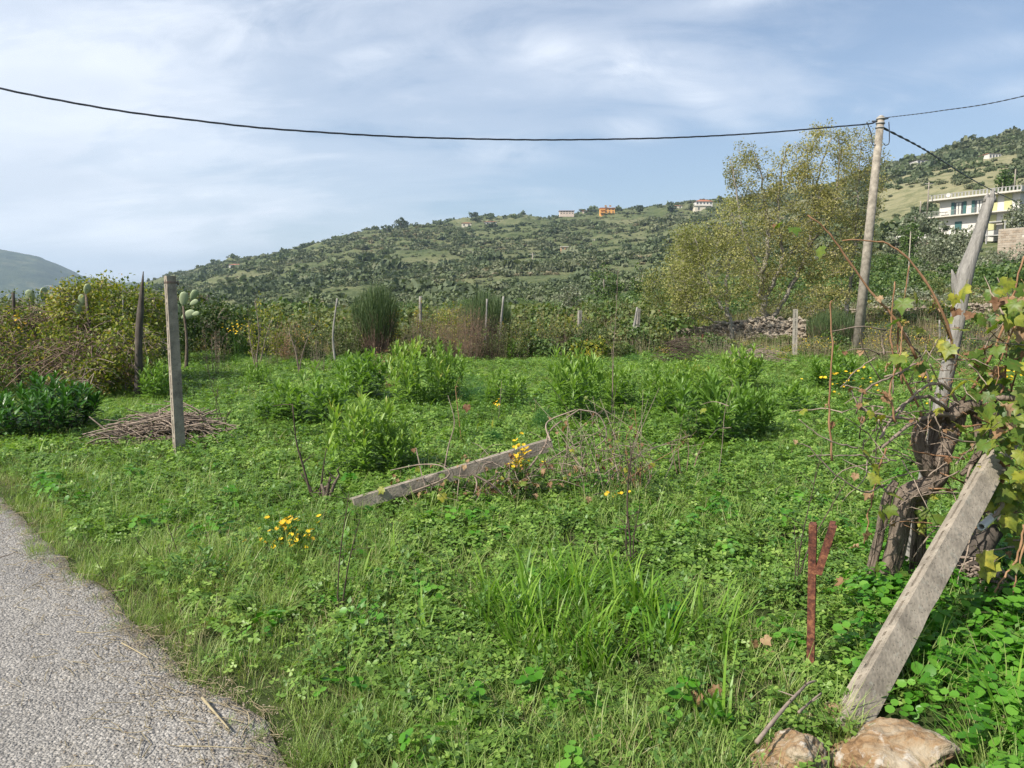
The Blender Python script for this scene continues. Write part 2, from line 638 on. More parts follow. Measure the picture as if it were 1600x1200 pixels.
def woodmat(name, ca, cb, scale=30, rough=0.85, bump=0.4, stretch=(1, 1, .15), dark=None):
    m, g = mat(name)
    tcn = g.n('ShaderNodeTexCoord').outputs['Object']
    mp = g.n('ShaderNodeMapping', {'Vector': tcn, 'Scale': stretch}).outputs[0]
    n = g.noise(mp, scale, 6, 0.65, 0.3)
    n2 = g.noise(tcn, scale * 0.25, 3)
    at = g.n('ShaderNodeAttribute', attribute_name='rnd').outputs['Fac']
    f = g.math('ADD', g.math('MULTIPLY', n, 0.7), g.math('ADD', g.math('MULTIPLY', n2, 0.2), g.math('MULTIPLY', at, 0.15)))
    stops = [(0.35, ca), (0.72, cb)]
    if dark:
        stops = [(0.28, dark)] + stops
    c = g.ramp(f, stops)
    bp = g.n('ShaderNodeBump', {'Height': n, 'Strength': bump, 'Distance': 0.02})
    pr = g.n('ShaderNodeBsdfPrincipled', {'Base Color': c, 'Roughness': rough, 'Specular IOR Level': 0.2, 'Normal': bp.outputs[0]})
    g.n('ShaderNodeOutputMaterial', {'Surface': pr.outputs[0]})
    return m


def plain(name, c, rough=0.7, metal=0.0, var=0.15, scale=3.0, c2=None, bump=0.0):
    m, g = mat(name)
    tcn = g.n('ShaderNodeTexCoord').outputs['Object']
    n = g.noise(tcn, scale, 5, 0.6)
    c2 = c2 or tuple(max(0, x * (1 - var * 2)) for x in c)
    cc = g.ramp(n, [(0.3, c2), (0.65, c)])
    ins = {'Base Color': cc, 'Roughness': rough, 'Metallic': metal}
    if bump:
        ins['Normal'] = g.n('ShaderNodeBump', {'Height': n, 'Strength': bump, 'Distance': 0.01}).outputs[0]
    pr = g.n('ShaderNodeBsdfPrincipled', ins)
    g.n('ShaderNodeOutputMaterial', {'Surface': pr.outputs[0]})
    return m


def m_soil():
    m, g = mat('field_soil')
    ps = g.n('ShaderNodeNewGeometry').outputs['Position']
    n = g.noise(ps, 3.0, 6, 0.6)
    n2 = g.noise(ps, 0.35, 3)
    c = g.ramp(n, [(0.3, (.020, .026, .010)), (0.5, (.035, .048, .015)), (0.72, (.075, .062, .036))])
    c = g.mix(g.ramp(n2, [(0.4, (0, 0, 0)), (0.6, (.45, .45, .45))]), c, (.05, .075, .02))
    bp = g.n('ShaderNodeBump', {'Height': g.noise(ps, 18, 5), 'Strength': 0.6, 'Distance': 0.03})
    pr = g.n('ShaderNodeBsdfPrincipled', {'Base Color': c, 'Roughness': 0.95, 'Specular IOR Level': 0.1, 'Normal': bp.outputs[0]})
    g.n('ShaderNodeOutputMaterial', {'Surface': pr.outputs[0]})
    return m


def m_hill():
    m, g = mat('hillside_grass')
    ps = g.n('ShaderNodeNewGeometry').outputs['Position']
    st = g.n('ShaderNodeMapping', {'Vector': ps, 'Scale': (1, 1, 3.0)}).outputs[0]
    n = g.noise(st, 0.018, 6, 0.62)
    n2 = g.noise(st, 0.12, 5, 0.65)
    n3 = g.noise(st, 0.9, 4, 0.6)
    f = g.math('ADD', g.math('MULTIPLY', n, 0.4), g.math('ADD', g.math('MULTIPLY', n2, 0.3), g.math('MULTIPLY', n3, 0.36)))
    c = g.ramp(f, [(0.42, (.035, .052, .020)), (0.49, (.072, .092, .036)), (0.56, (.115, .125, .058)), (0.66, (.185, .172, .100))])
    sp = g.n('ShaderNodeSeparateXYZ', {0: ps}).outputs
    # the dry open pasture on the eastern slope
    east = g.math('MULTIPLY', g.math('MULTIPLY', g.math('SUBTRACT', sp[0], 95.0), 0.02, clamp=True), g.math('MULTIPLY', g.math('SUBTRACT', 560.0, sp[1]), 0.01, clamp=True), clamp=True)
    east = g.math('MULTIPLY', east, g.math('MULTIPLY', g.math('SUBTRACT', sp[1], 150.0), 0.02, clamp=True), clamp=True)
    east = g.math('MULTIPLY', east, g.ramp(n2, [(0.36, (.35, .35, .35)), (0.55, (1, 1, 1))]))
    c = g.mix(east, c, g.mix(n3, (.15, .155, .075), (.29, .255, .155)))
    bp = g.n('ShaderNodeBump', {'Height': g.noise(ps, 0.6, 5), 'Strength': 0.6, 'Distance': 1.0})
    pr = g.n('ShaderNodeBsdfPrincipled', {'Base Color': c, 'Roughness': 0.95, 'Specular IOR Level': 0.1, 'Normal': bp.outputs[0]})
    g.n('ShaderNodeOutputMaterial', {'Surface': pr.outputs[0]})
    return m


def m_mountain():
    m, g = mat('mountain_scrub')
    ps = g.n('ShaderNodeNewGeometry').outputs['Position']
    n = g.noise(ps, 0.012, 8, 0.68)
    c = g.ramp(n, [(0.38, (.022, .036, .018)), (0.52, (.045, .062, .030)), (0.66, (.11, .11, .062))])
    bp = g.n('ShaderNodeBump', {'Height': n, 'Strength': 0.8, 'Distance': 14.0})
    pr = g.n('ShaderNodeBsdfPrincipled', {'Base Color': c, 'Roughness': 0.95, 'Specular IOR Level': 0.1, 'Normal': bp.outputs[0]})
    g.n('ShaderNodeOutputMaterial', {'Surface': pr.outputs[0]})
    return m


def m_asphalt():
    m, g = mat('worn_asphalt')
    ps = g.n('ShaderNodeNewGeometry').outputs['Position']
    vo = g.n('ShaderNodeTexVoronoi', {'Vector': ps, 'Scale': 85.0, 'Randomness': 1.0})
    vo2 = g.n('ShaderNodeTexVoronoi', {'Vector': ps, 'Scale': 150.0, 'Randomness': 1.0})
    sepc = g.n('ShaderNodeSeparateColor', {0: vo.outputs['Color']}).outputs[0]
    stone = g.ramp(sepc, [(0.0, (.19, .182, .170)), (0.5, (.262, .250, .232)), (0.85, (.315, .302, .280)), (1.0, (.40, .38, .35))])
    gap = g.ramp(vo.outputs['Distance'], [(0.45, (1, 1, 1)), (0.9, (.62, .62, .62))])
    big = g.noise(ps, 1.3, 5, 0.6)
    tone = g.ramp(big, [(0.3, (.80, .79, .79)), (0.7, (1.1, 1.08, 1.05))])
    c = g.mix(1.0, g.mix(1.0, stone, gap, 'MULTIPLY'), tone, 'MULTIPLY')
    dirt = g.ramp(g.noise(ps, 2.6, 6, 0.7), [(0.56, (0, 0, 0)), (0.72, (.5, .5, .5))])
    c = g.mix(dirt, c, (.15, .13, .10))
    ed = g.n('ShaderNodeAttribute', attribute_name='rnd').outputs['Fac']
    e = g.math('ADD', ed, g.math('MULTIPLY', g.math('SUBTRACT', g.noise(ps, 7, 6, 0.7), 0.5), 1.5))
    c = g.mix(g.ramp(e, [(0.45, (0, 0, 0)), (0.75, (.85, .85, .85))]), c, g.mix(g.noise(ps, 40, 4), (.075, .06, .042), (.20, .165, .115)))
    wob = g.n('ShaderNodeVectorMath', {0: ps, 1: g.n('ShaderNodeVectorMath', {0: g.n('ShaderNodeTexNoise', {'Vector': ps, 'Scale': 2.2, 'Detail': 4.0}).outputs['Color'], 1: (.5, .5, .5)}, operation='MULTIPLY').outputs[0]}, operation='ADD').outputs[0]
    ck = g.n('ShaderNodeTexVoronoi', {'Vector': wob, 'Scale': 0.75}, feature='DISTANCE_TO_EDGE').outputs['Distance']
    c = g.mix(g.ramp(ck, [(0.0, (.35, .35, .35)), (0.008, (0, 0, 0))]), c, (.06, .055, .045))
    hgt = g.math('ADD', g.math('MULTIPLY', vo.outputs['Distance'], -1.0), g.math('MULTIPLY', vo2.outputs['Distance'], -0.4))
    hgt = g.math('ADD', hgt, g.math('MULTIPLY', g.noise(ps, 9, 4), 1.2))
    bp = g.n('ShaderNodeBump', {'Height': hgt, 'Strength': 1.0, 'Distance': 0.008})
    pr = g.n('ShaderNodeBsdfPrincipled', {'Base Color': c, 'Roughness': 0.9, 'Specular IOR Level': 0.25, 'Normal': bp.outputs[0]})
    g.n('ShaderNodeOutputMaterial', {'Surface': pr.outputs[0]})
    return m


def m_concrete(name='weathered_concrete', base=(.30, .258, .205), lichen=True):
    m, g = mat(name)
    ps = g.n('ShaderNodeTexCoord').outputs['Object']
    n = g.noise(ps, 7, 6, 0.65)
    n2 = g.noise(ps, 45, 3, 0.5)
    c = g.ramp(n, [(0.32, tuple(b * .52 for b in base)), (0.5, tuple(b * .88 for b in base)), (0.7, tuple(min(1, b * 1.25) for b in base))])
    pit = g.n('ShaderNodeTexVoronoi', {'Vector': ps, 'Scale': 62.0})
    pits = g.ramp(pit.outputs['Distance'], [(0.12, (.30, .30, .30)), (0.24, (1, 1, 1))])
    c = g.mix(0.75, c, pits, 'MULTIPLY')
    if lichen:
        l = g.ramp(g.noise(ps, 22, 5, 0.7), [(0.58, (0, 0, 0)), (0.68, (.55, .55, .55))])
        c = g.mix(l, c, (.36, .35, .29))
        l2 = g.ramp(g.noise(ps, 11, 5, 0.7), [(0.60, (0, 0, 0)), (0.72, (.7, .7, .7))])
        c = g.mix(l2, c, (.11, .10, .085))
    hh = g.math('ADD', g.math('MULTIPLY', n2, 0.6), g.math('MULTIPLY', pit.outputs['Distance'], 0.9))
    bp = g.n('ShaderNodeBump', {'Height': hh, 'Strength': 0.5, 'Distance': 0.004})
    pr = g.n('ShaderNodeBsdfPrincipled', {'Base Color': c, 'Roughness': 0.9, 'Specular IOR Level': 0.2, 'Normal': bp.outputs[0]})
    g.n('ShaderNodeOutputMaterial', {'Surface': pr.outputs[0]})
    return m


def m_rust():
    m, g = mat('rusty_iron')
    ps = g.n('ShaderNodeTexCoord').outputs['Object']
    n = g.noise(ps, 60, 6, 0.7)
    n2 = g.noise(ps, 9, 4, 0.6)
    f = g.math('ADD', g.math('MULTIPLY', n, 0.6), g.math('MULTIPLY', n2, 0.5))
    c = g.ramp(f, [(0.44, (.022, .012, .010)), (0.52, (.085, .032, .022)), (0.58, (.13, .050, .030)), (0.68, (.27, .12, .06))])
    bp = g.n('ShaderNodeBump', {'Height': n, 'Strength': 0.5, 'Distance': 0.003})
    pr = g.n('ShaderNodeBsdfPrincipled', {'Base Color': c, 'Roughness': 0.85, 'Specular IOR Level': 0.25, 'Normal': bp.outputs[0]})
    g.n('ShaderNodeOutputMaterial', {'Surface': pr.outputs[0]})
    return m


def m_rock():
    m, g = mat('ochre_rock')
    ps = g.n('ShaderNodeTexCoord').outputs['Object']
    mp = g.n('ShaderNodeMapping', {'Vector': ps, 'Scale': (1, 1, 2.2), 'Rotation': (0.3, 0.5, 0)}).outputs[0]
    n = g.noise(mp, 5.5, 8, 0.68, 0.8)
    n2 = g.noise(ps, 16, 6, 0.7, 0.4)
    c = g.ramp(n, [(0.33, (.12, .068, .034)), (0.45, (.26, .165, .085)), (0.56, (.31, .245, .165)), (0.70, (.40, .355, .28))])
    v = g.ramp(n2, [(0.56, (0, 0, 0)), (0.66, (.75, .75, .75))])
    c = g.mix(v, c, (.46, .43, .38))
    d = g.ramp(g.noise(ps, 9, 6, 0.7, 0.5), [(0.30, (.75, .75, .75)), (0.42, (0, 0, 0))])
    c = g.mix(d, c, (.085, .055, .035))
    bp = g.n('ShaderNodeBump', {'Height': g.math('ADD', n2, g.math('MULTIPLY', n, 1.5)), 'Strength': 0.8, 'Distance': 0.02})
    pr = g.n('ShaderNodeBsdfPrincipled', {'Base Color': c, 'Roughness': 0.88, 'Specular IOR Level': 0.25, 'Normal': bp.outputs[0]})
    g.n('ShaderNodeOutputMaterial', {'Surface': pr.outputs[0]})
    return m


def m_stonewall():
    m, g = mat('field_stone')
    ps = g.n('ShaderNodeNewGeometry').outputs['Position']
    at = g.n('ShaderNodeAttribute', attribute_name='rnd').outputs['Fac']
    f = g.math('ADD', g.math('MULTIPLY', at, 0.6), g.math('MULTIPLY', g.noise(ps, 8, 5), 0.5))
    c = g.ramp(f, [(0.2, (.15, .12, .09)), (0.5, (.225, .185, .14)), (0.85, (.30, .26, .20))])
    pr = g.n('ShaderNodeBsdfPrincipled', {'Base Color': c, 'Roughness': 0.9, 'Specular IOR Level': 0.2})
    g.n('ShaderNodeOutputMaterial', {'Surface': pr.outputs[0]})
    return m


SOIL, HILL, MOUNT, ASPH = m_soil(), m_hill(), m_mountain(), m_asphalt()
CONC = m_concrete()
CONC_L = m_concrete('pale_concrete', (.33, .30, .25))
POLEC = m_concrete('pole_concrete', (.30, .265, .215), lichen=False)
RUST, ROCK, STONE = m_rust(), m_rock(), m_stonewall()
GREYWOOD = woodmat('weathered_grey_wood', (.15, .14, .125), (.35, .33, .30), 34, bump=1.0, dark=(.05, .045, .04))
BARK = woodmat('vine_bark', (.075, .055, .042), (.25, .20, .155), 44, bump=1.0, stretch=(1, 1, .3), dark=(.03, .022, .016))
TREEBARK = woodmat('tree_bark', (.13, .115, .09), (.33, .30, .25), 14, bump=0.4)
DARKWOOD = woodmat('dark_stake_wood', (.045, .036, .03), (.13, .11, .09), 30, bump=0.5)
CANE = woodmat('vine_cane', (.17, .085, .045), (.36, .215, .12), 40, bump=0.1)
TWIG = woodmat('dry_twig', (.13, .10, .08), (.34, .27, .21), 30, bump=0.1)
REDTWIG = woodmat('dead_red_twig', (.12, .078, .058), (.27, .195, .145), 30, bump=0.1)
DARKTWIG = woodmat('dark_twig', (.035, .026, .022), (.11, .08, .06), 30, bump=0.1)
STRAW = woodmat('straw', (.20, .165, .10), (.38, .32, .20), 30, bump=0.0)

L_CLOVER = leafmat('clover_leaf', (.080, .155, .022), (.150, .270, .045), (.265, .385, .080), 0.38, 0.42, 0.3, patch=0.8)
L_GRASS = leafmat('grass_blade', (.115, .190, .038), (.205, .310, .068), (.310, .385, .115), 0.38, 0.45, 0.3, patch=0.9, c3=(.36, .33, .17))
L_BROADGRASS = leafmat('broad_grass_blade', (.080, .190, .016), (.140, .285, .028), (.230, .370, .050), 0.42, 0.4, 0.2)
L_DRYGRASS = leafmat('dry_grass_blade', (.13, .14, .05), (.24, .21, .10), (.40, .35, .20), 0.3, 0.7, 0.3)
L_ROUND = leafmat('round_leaf', (.040, .150, .010), (.080, .235, .018), (.150, .330, .040), 0.36, 0.4, 0.2)
L_MERC = leafmat('weed_leaf', (.050, .120, .024), (.095, .200, .042), (.160, .280, .070), 0.36, 0.45, 0.3)
L_SHRUB = leafmat('shrub_leaf', (.080, .165, .026), (.145, .260, .042), (.250, .375, .078), 0.38, 0.42, 0.45, c3=(.34, .30, .07))
L_SHRUBD = leafmat('dark_shrub_leaf', (.024, .078, .012), (.045, .130, .020), (.085, .200, .032), 0.28, 0.36, 0.15)
L_FENNEL = leafmat('feathery_leaf', (.030, .110, .030), (.045, .150, .038), (.080, .200, .050), 0.3, 0.5, 0.1)
L_VINE = leafmat('vine_leaf', (.055, .120, .020), (.120, .195, .028), (.230, .270, .040), 0.42, 0.45, 0.65, spots=True)
L_VINEY = leafmat('yellow_vine_leaf', (.200, .240, .030), (.330, .340, .042), (.450, .390, .060), 0.42, 0.45, 0.6, spots=True)
L_VINED = leafmat('dry_vine_leaf', (.130, .060, .030), (.260, .150, .075), (.400, .280, .160), 0.3, 0.7, 0.6)
L_BRAMBLE = leafmat('bramble_leaf', (.050, .090, .016), (.130, .175, .025), (.300, .290, .035), 0.36, 0.5, 0.1, c3=(.34, .21, .06), patch=0.5)
L_DARKBR = leafmat('dark_hedge_leaf', (.018, .042, .010), (.038, .075, .016), (.085, .125, .025), 0.3, 0.5, 0.1, c3=(.17, .14, .03))
L_YELLOWSH = leafmat('yellow_green_leaf', (.110, .150, .020), (.210, .240, .030), (.360, .330, .040), 0.38, 0.5, 0.1)
L_OLIVEW = leafmat('scrub_leaf', (.055, .085, .025), (.105, .140, .040), (.175, .195, .060), 0.33, 0.55, 0.3, c3=(.22, .15, .08))
L_POPLAR = leafmat('poplar_leaf', (.170, .175, .065), (.310, .290, .105), (.480, .430, .185), 0.42, 0.5, 0.1, patch=0.4)
L_WILLOW = leafmat('willow_leaf', (.155, .175, .058), (.280, .285, .095), (.430, .405, .150), 0.42, 0.5, 0.1, patch=0.35)
L_TREE = leafmat('tree_leaf', (.040, .078, .020), (.075, .130, .030), (.140, .200, .048), 0.3, 0.5, 0.1, patch=0.5)
L_OLIVE = leafmat('olive_leaf', (.100, .120, .075), (.175, .200, .125), (.270, .285, .195), 0.22, 0.5, 0.1, patch=0.3)
L_BROOM = leafmat('broom_stem', (.045, .080, .030), (.080, .125, .045), (.130, .175, .070), 0.15, 0.6, 0.1)
L_FLOWER = leafmat('yellow_petal', (.60, .38, .015), (.75, .50, .02), (.85, .62, .03), 0.3, 0.6, 0.2, tint=(1.1, 1.0, .3))
L_CACTUS = leafmat('cactus_pad', (.16, .22, .10), (.23, .29, .15), (.38, .43, .26), 0.05, 0.5, 0.5)
L_FARG = leafmat('far_green_scrub', (.078, .104, .046), (.112, .144, .066), (.155, .186, .090), 0.22, 0.7, 0.45)
L_FARO = leafmat('far_olive_scrub', (.085, .105, .052), (.130, .148, .078), (.185, .198, .112), 0.22, 0.7, 0.45)
L_FARD = leafmat('far_dark_tree', (.052, .074, .036), (.080, .108, .052), (.115, .144, .072), 0.2, 0.7, 0.45)
L_FARB = leafmat('far_dry_scrub', (.13, .12, .06), (.20, .175, .10), (.28, .24, .15), 0.22, 0.7, 0.45)

# ------------------------------------------------------------------ ground, road, hills
def sheet(name, xs, ys, zf, m, mask=None):
    X, Y = np.meshgrid(xs, ys)
    Z = zf(X, Y)
    V = np.stack([X, Y, Z], -1).reshape(-1, 3)
    nx, ny = len(xs), len(ys)
    i = np.arange(ny - 1)[:, None] * nx
    j = np.arange(nx - 1)[None, :]
    Fq = np.stack([i + j, i + j + 1, i + nx + j + 1, i + nx + j], -1).reshape(-1, 4)
    if mask is not None:
        c = V[Fq].mean(1)
        Fq = Fq[mask(c[:, 0], c[:, 1])]
    mb = MB()
    mb.add(V, Fq)
    o = mb.build(name, m)
    return tag(o, kind='structure')


def graded(a, b, n, fine, lim):
    """coordinates from a to b, dense (step ~fine) inside lim and growing outside"""
    core = np.arange(-lim if a < -lim else a, lim + fine, fine)
    hi = []
    v, s = core[-1], fine
    while v < b:
        s *= 1.07
        v += s
        hi.append(min(v, b))
    lo = []
    v, s = core[0], fine
    while v > a:
        s *= 1.07
        v -= s
        lo.append(max(v, a))
    return np.unique(np.concatenate([lo[::-1], core, hi]))


_xs = graded(-90, 90, 0, 0.14, 7)
_ys = graded(-40, 48, 0, 0.14, 8)
sheet('ground', _xs, _ys, H, SOIL)


def hill_sheet():
    us = np.linspace(-1.0, 0.96, 420)
    Ds = np.exp(np.linspace(math.log(48), math.log(3000), 300))
    Uu, Dd = np.meshgrid(us, Ds)
    X = Uu * Dd
    # first row matches the field sheet's far edge height
    Z = H(X, Dd)
    V = np.stack([X, Dd, Z], -1).reshape(-1, 3)
    nx, ny = len(us), len(Ds)
    i = np.arange(ny - 1)[:, None] * nx
    j = np.arange(nx - 1)[None, :]
    Fq = np.stack([i + j, i + j + 1, i + nx + j + 1, i + nx + j], -1).reshape(-1, 4)
    mb = MB()
    mb.add(V, Fq)
    tag(mb.build('hillside', HILL), kind='structure')


hill_sheet()


def plain_sheet():
    mb = MB()
    n = 60
    xs = np.linspace(-9000, 9000, n)
    ys = np.linspace(-3000, 9000, n)
    X, Y = np.meshgrid(xs, ys)
    V = np.stack([X, Y, np.full_like(X, -62)], -1).reshape(-1, 3)
    i = np.arange(n - 1)[:, None] * n
    j = np.arange(n - 1)[None, :]
    mb.add(V, np.stack([i + j, i + j + 1, i + n + j + 1, i + n + j], -1).reshape(-1, 4))
    tag(mb.build('valley_floor', MOUNT), kind='structure')


plain_sheet()


def mountain():
    prof_px = [-900, -600, -350, -150, 0, 60, 100, 135, 170, 205, 240, 290, 340, 420, 520]
    prof_y = [330, 335, 345, 370, 392, 404, 420, 434, 440, 443, 445, 449, 455, 470, 500]
    us = np.linspace(-1.45, -0.24, 320)
    Ds = np.linspace(2300, 5200, 150)
    Uu, Dd = np.meshgrid(us, Ds)
    ridge = 3600
    ytop = np.interp(Uu * 1173 + 800, prof_px, prof_y)
    t = (Dd - 2300) / (ridge - 2300)
    s = np.where(t < 1, np.sin(np.clip(t, 0, 1) * np.pi / 2) ** 1.2, np.clip(1 - (t - 1) / 1.3, 0, 1))
    X = Uu * Dd
    zr = zof(ytop, ridge)
    Z = -70 + (zr + 70) * s + 40 * s * fbm(X / 420, Dd / 420, 5, 31, 0.6) * np.clip(1.4 - t, 0.15, 1) + 5 * fbm(X / 40, Dd / 40, 3, 12)
    V = np.stack([X, Dd, Z], -1).reshape(-1, 3)
    nx, ny = len(us), len(Ds)
    i = np.arange(ny - 1)[:, None] * nx
    j = np.arange(nx - 1)[None, :]
    mb = MB()
    mb.add(V, np.stack([i + j, i + j + 1, i + nx + j + 1, i + nx + j], -1).reshape(-1, 4))
    tag(mb.build('mountain', MOUNT), kind='structure')
    return zr


mountain()


def road():
    pts = spline(EDGE, 260)[:, :] if False else np.array([EDGE[0]])
    # resample the edge evenly
    seg = np.hypot(*np.diff(EDGE, axis=0).T)
    L = np.concatenate([[0], np.cumsum(seg)])
    s = np.concatenate([np.arange(0, 30, 0.05), np.arange(30, L[-1], 0.5)])
    s = s[s < L[-1]]
    ex = np.interp(s, L, EDGE[:, 0])
    ey = np.interp(s, L, EDGE[:, 1])
    dx_ = np.gradient(ex)
    dy_ = np.gradient(ey)
    k = np.ones(41) / 41
    dx_ = np.convolve(np.pad(dx_, 20, 'edge'), k, 'valid')
    dy_ = np.convolve(np.pad(dy_, 20, 'edge'), k, 'valid')
    l = np.hypot(dx_, dy_)
    nx_, ny_ = -dy_ / l, dx_ / l          # to the left of travel: the road side
    rag = 0.035 * fbm(s * 3.0, s * 0 + 3, 4, 8, 0.7) + 0.05 * fbm(s * 0.8, s * 0 + 9, 3, 18)
    w = np.concatenate([[0, 0.02, 0.05, 0.1, 0.18, 0.3], np.linspace(0.45, 3.9, 26)])
    X = ex[:, None] + nx_[:, None] * (w[None] + (rag * 1.0)[:, None] * np.exp(-w / 0.3)[None] - 0.06)
    Y = ey[:, None] + ny_[:, None] * (w[None] + (rag * 1.0)[:, None] * np.exp(-w / 0.3)[None] - 0.06)
    Z = 0.016 + 0.006 * fbm(X * 1.2, Y * 1.2, 3, 4) - 0.016 * np.exp(-w / 0.03)[None] + 0.012 * np.clip(w / 2, 0, 1)[None]
    V = np.stack([X, Y, Z], -1).reshape(-1, 3)
    n, m = X.shape
    i = np.arange(n - 1)[:, None] * m
    j = np.arange(m - 1)[None, :]
    mb = MB()
    mb.add(V, np.stack([i + j, i + m + j, i + m + j + 1, i + j + 1], -1).reshape(-1, 4), None, np.repeat(np.exp(-w / 0.22)[None] * .75, n, 0).ravel())
    tag(mb.build('road', ASPH), kind='structure')


road()

# ------------------------------------------------------------------ instancing of uncountable stuff
def scatter(name, protos, pos, rotz, scl, idx, tilt=None, kind='stuff'):
    """protos: meshes; one object whose geometry nodes place a prototype on every point"""
    c = bpy.data.collections.new(name + '_pieces')
    for i, me in enumerate(protos):
        o = bpy.data.objects.new('%s_piece_%02d' % (name, i), me)
        c.objects.link(o)
    me = bpy.data.meshes.new(name)
    n = len(pos)
    me.vertices.add(n)
    me.vertices.foreach_set('co', np.asarray(pos, np.float32).ravel())
    r = np.zeros((n, 3), np.float32)
    r[:, 2] = rotz
    if tilt is not None:
        r[:, 0:2] = tilt
    a = me.attributes.new('rot', 'FLOAT_VECTOR', 'POINT')
    a.data.foreach_set('vector', r.ravel())
    s3 = np.asarray(scl, np.float32)
    if s3.ndim == 1:
        s3 = np.repeat(s3[:, None], 3, 1)
    a = me.attributes.new('scl', 'FLOAT_VECTOR', 'POINT')
    a.data.foreach_set('vector', s3.astype(np.float32).ravel())
    a = me.attributes.new('idx', 'INT', 'POINT')
    a.data.foreach_set('value', np.asarray(idx, np.int32))
    o = bpy.data.objects.new(name, me)
    col.objects.link(o)
    ng = bpy.data.node_groups.new(name + '_scatter', 'GeometryNodeTree')
    ng.interface.new_socket('Geometry', in_out='INPUT', socket_type='NodeSocketGeometry')
    ng.interface.new_socket('Geometry', in_out='OUTPUT', socket_type='NodeSocketGeometry')
    N, Lk = ng.nodes, ng.links
    gi = N.new('NodeGroupInput')
    go = N.new('NodeGroupOutput')
    ci = N.new('GeometryNodeCollectionInfo')
    ci.inputs['Collection'].default_value = c
    ci.inputs['Separate Children'].default_value = True
    ci.inputs['Reset Children'].default_value = True
    ip = N.new('GeometryNodeInstanceOnPoints')
    ip.inputs['Pick Instance'].default_value = True

    def na(nm, ty):
        q = N.new('GeometryNodeInputNamedAttribute')
        q.data_type = ty
        q.inputs['Name'].default_value = nm
        return q.outputs['Attribute']
    Lk.new(gi.outputs[0], ip.inputs['Points'])
    Lk.new(ci.outputs[0], ip.inputs['Instance'])
    Lk.new(na('idx', 'INT'), ip.inputs['Instance Index'])
    e2r = N.new('FunctionNodeEulerToRotation')
    Lk.new(na('rot', 'FLOAT_VECTOR'), e2r.inputs[0])
    Lk.new(e2r.outputs[0], ip.inputs['Rotation'])
    Lk.new(na('scl', 'FLOAT_VECTOR'), ip.inputs['Scale'])
    Lk.new(ip.outputs[0], go.inputs[0])
    md = o.modifiers.new('scatter', 'NODES')
    md.node_group = ng
    return tag(o, kind=kind)


# --- piece meshes for the ground cover
def clover_piece(seed, n=17, rad=0.11, h=(.03, .10), leaf=.023, m=None, tmpl=CLOVER, nleaf=3):
    rs = RS(seed)
    mb = MB()
    r = rad * np.sqrt(rs.rand(n))
    a = rs.rand(n) * 6.28
    top = np.stack([r * np.cos(a), r * np.sin(a), rs.uniform(h[0], h[1], n) * (1.15 - 0.5 * r / rad)], 1)
    foot = np.stack([r * .5 * np.cos(a), r * .5 * np.sin(a), np.zeros(n) - .01], 1)
    tiltv = np.stack([r / rad * .5 * np.cos(a), r / rad * .5 * np.sin(a), np.ones(n)], 1) + rs.normal(size=(n, 3)) * .28
    tiltv /= np.linalg.norm(tiltv, axis=1)[:, None]
    rn = rs.rand(n)
    for k in range(nleaf):
        an = rs.rand(n) * .3 + k * 6.283 / nleaf + a
        d = np.stack([np.cos(an), np.sin(an), np.zeros(n)], 1)
        d = d - tiltv * (d * tiltv).sum(1)[:, None]
        mb.leaves(tmpl, top, d, tiltv, leaf * rs.uniform(.75, 1.25, n), np.clip(rn + rs.normal(size=n) * .08, 0, 1))
    side = np.stack([-np.sin(a), np.cos(a), np.zeros(n)], 1) * .0007
    V = np.stack([foot - side, foot + side, top + side, top - side], 1).reshape(-1, 3)
    mb.add(V, np.arange(n * 4).reshape(-1, 4), None, .35)
    return mb.mesh('clover_piece', [m or L_CLOVER])


def grass_piece(seed, n, rad, hh, ww, lean, droop, m, segs=3):
    rs = RS(seed)
    mb = MB()
    r = rad * np.sqrt(rs.rand(n))
    a = rs.rand(n) * 6.28
    pos = np.stack([r * np.cos(a), r * np.sin(a), np.full(n, -.01)], 1)
    az = a + rs.normal(size=n) * .9
    mb.ribbons(pos, az, rs.uniform(hh[0], hh[1], n), rs.uniform(ww[0], ww[1], n), rs.uniform(lean[0], lean[1], n), rs.uniform(droop[0], droop[1], n), rs.rand(n), segs)
    return mb.mesh('grass_piece', [m])


def weed_piece(seed, n=5, h=(.08, .18), leaf=.034, m=None, tmpl=OVATE, per=9):
    rs = RS(seed)
    mb = MB()
    for i in range(n):
        a = rs.rand() * 6.28
        b = np.array([rs.normal() * .05, rs.normal() * .05, -.01])
        hgt = rs.uniform(*h)
        tip = b + np.array([math.cos(a) * hgt * .35, math.sin(a) * hgt * .35, hgt])
        mb.tube([b, (b + tip) / 2 + rs.normal(size=3) * .006, tip], [.0025, .002, .001], 3, .3, cap=False)
        t = np.linspace(.25, 1, per)
        pos = b + (tip - b) * t[:, None]
        an = np.arange(per) * 2.4 + rs.rand() * 6
        el = np.linspace(-.1, .9, per)
        d = np.stack([np.cos(an) * np.cos(el), np.sin(an) * np.cos(el), np.sin(el)], 1)
        nm = np.stack([-np.cos(an) * np.sin(el), -np.sin(an) * np.sin(el), np.cos(el)], 1)
        mb.leaves(tmpl, pos, d, nm, leaf * rs.uniform(.6, 1.1, per), np.clip(.2 + .6 * t + rs.normal(size=per) * .1, 0, 1))
    return mb.mesh('weed_piece', [m or L_MERC])


def _ko(px, py, D, r):
    q = P(px, py, D)
    return (q.x, q.y, r)


KEEPOUT = [_ko(1345, 1105, 2.72, .10), _ko(1372, 1075, 2.78, .07), _ko(1330, 1190, 2.42, .17), _ko(1430, 1190, 2.42, .16), _ko(1240, 1192, 2.40, .13), _ko(1380, 1150, 2.30, .12)]


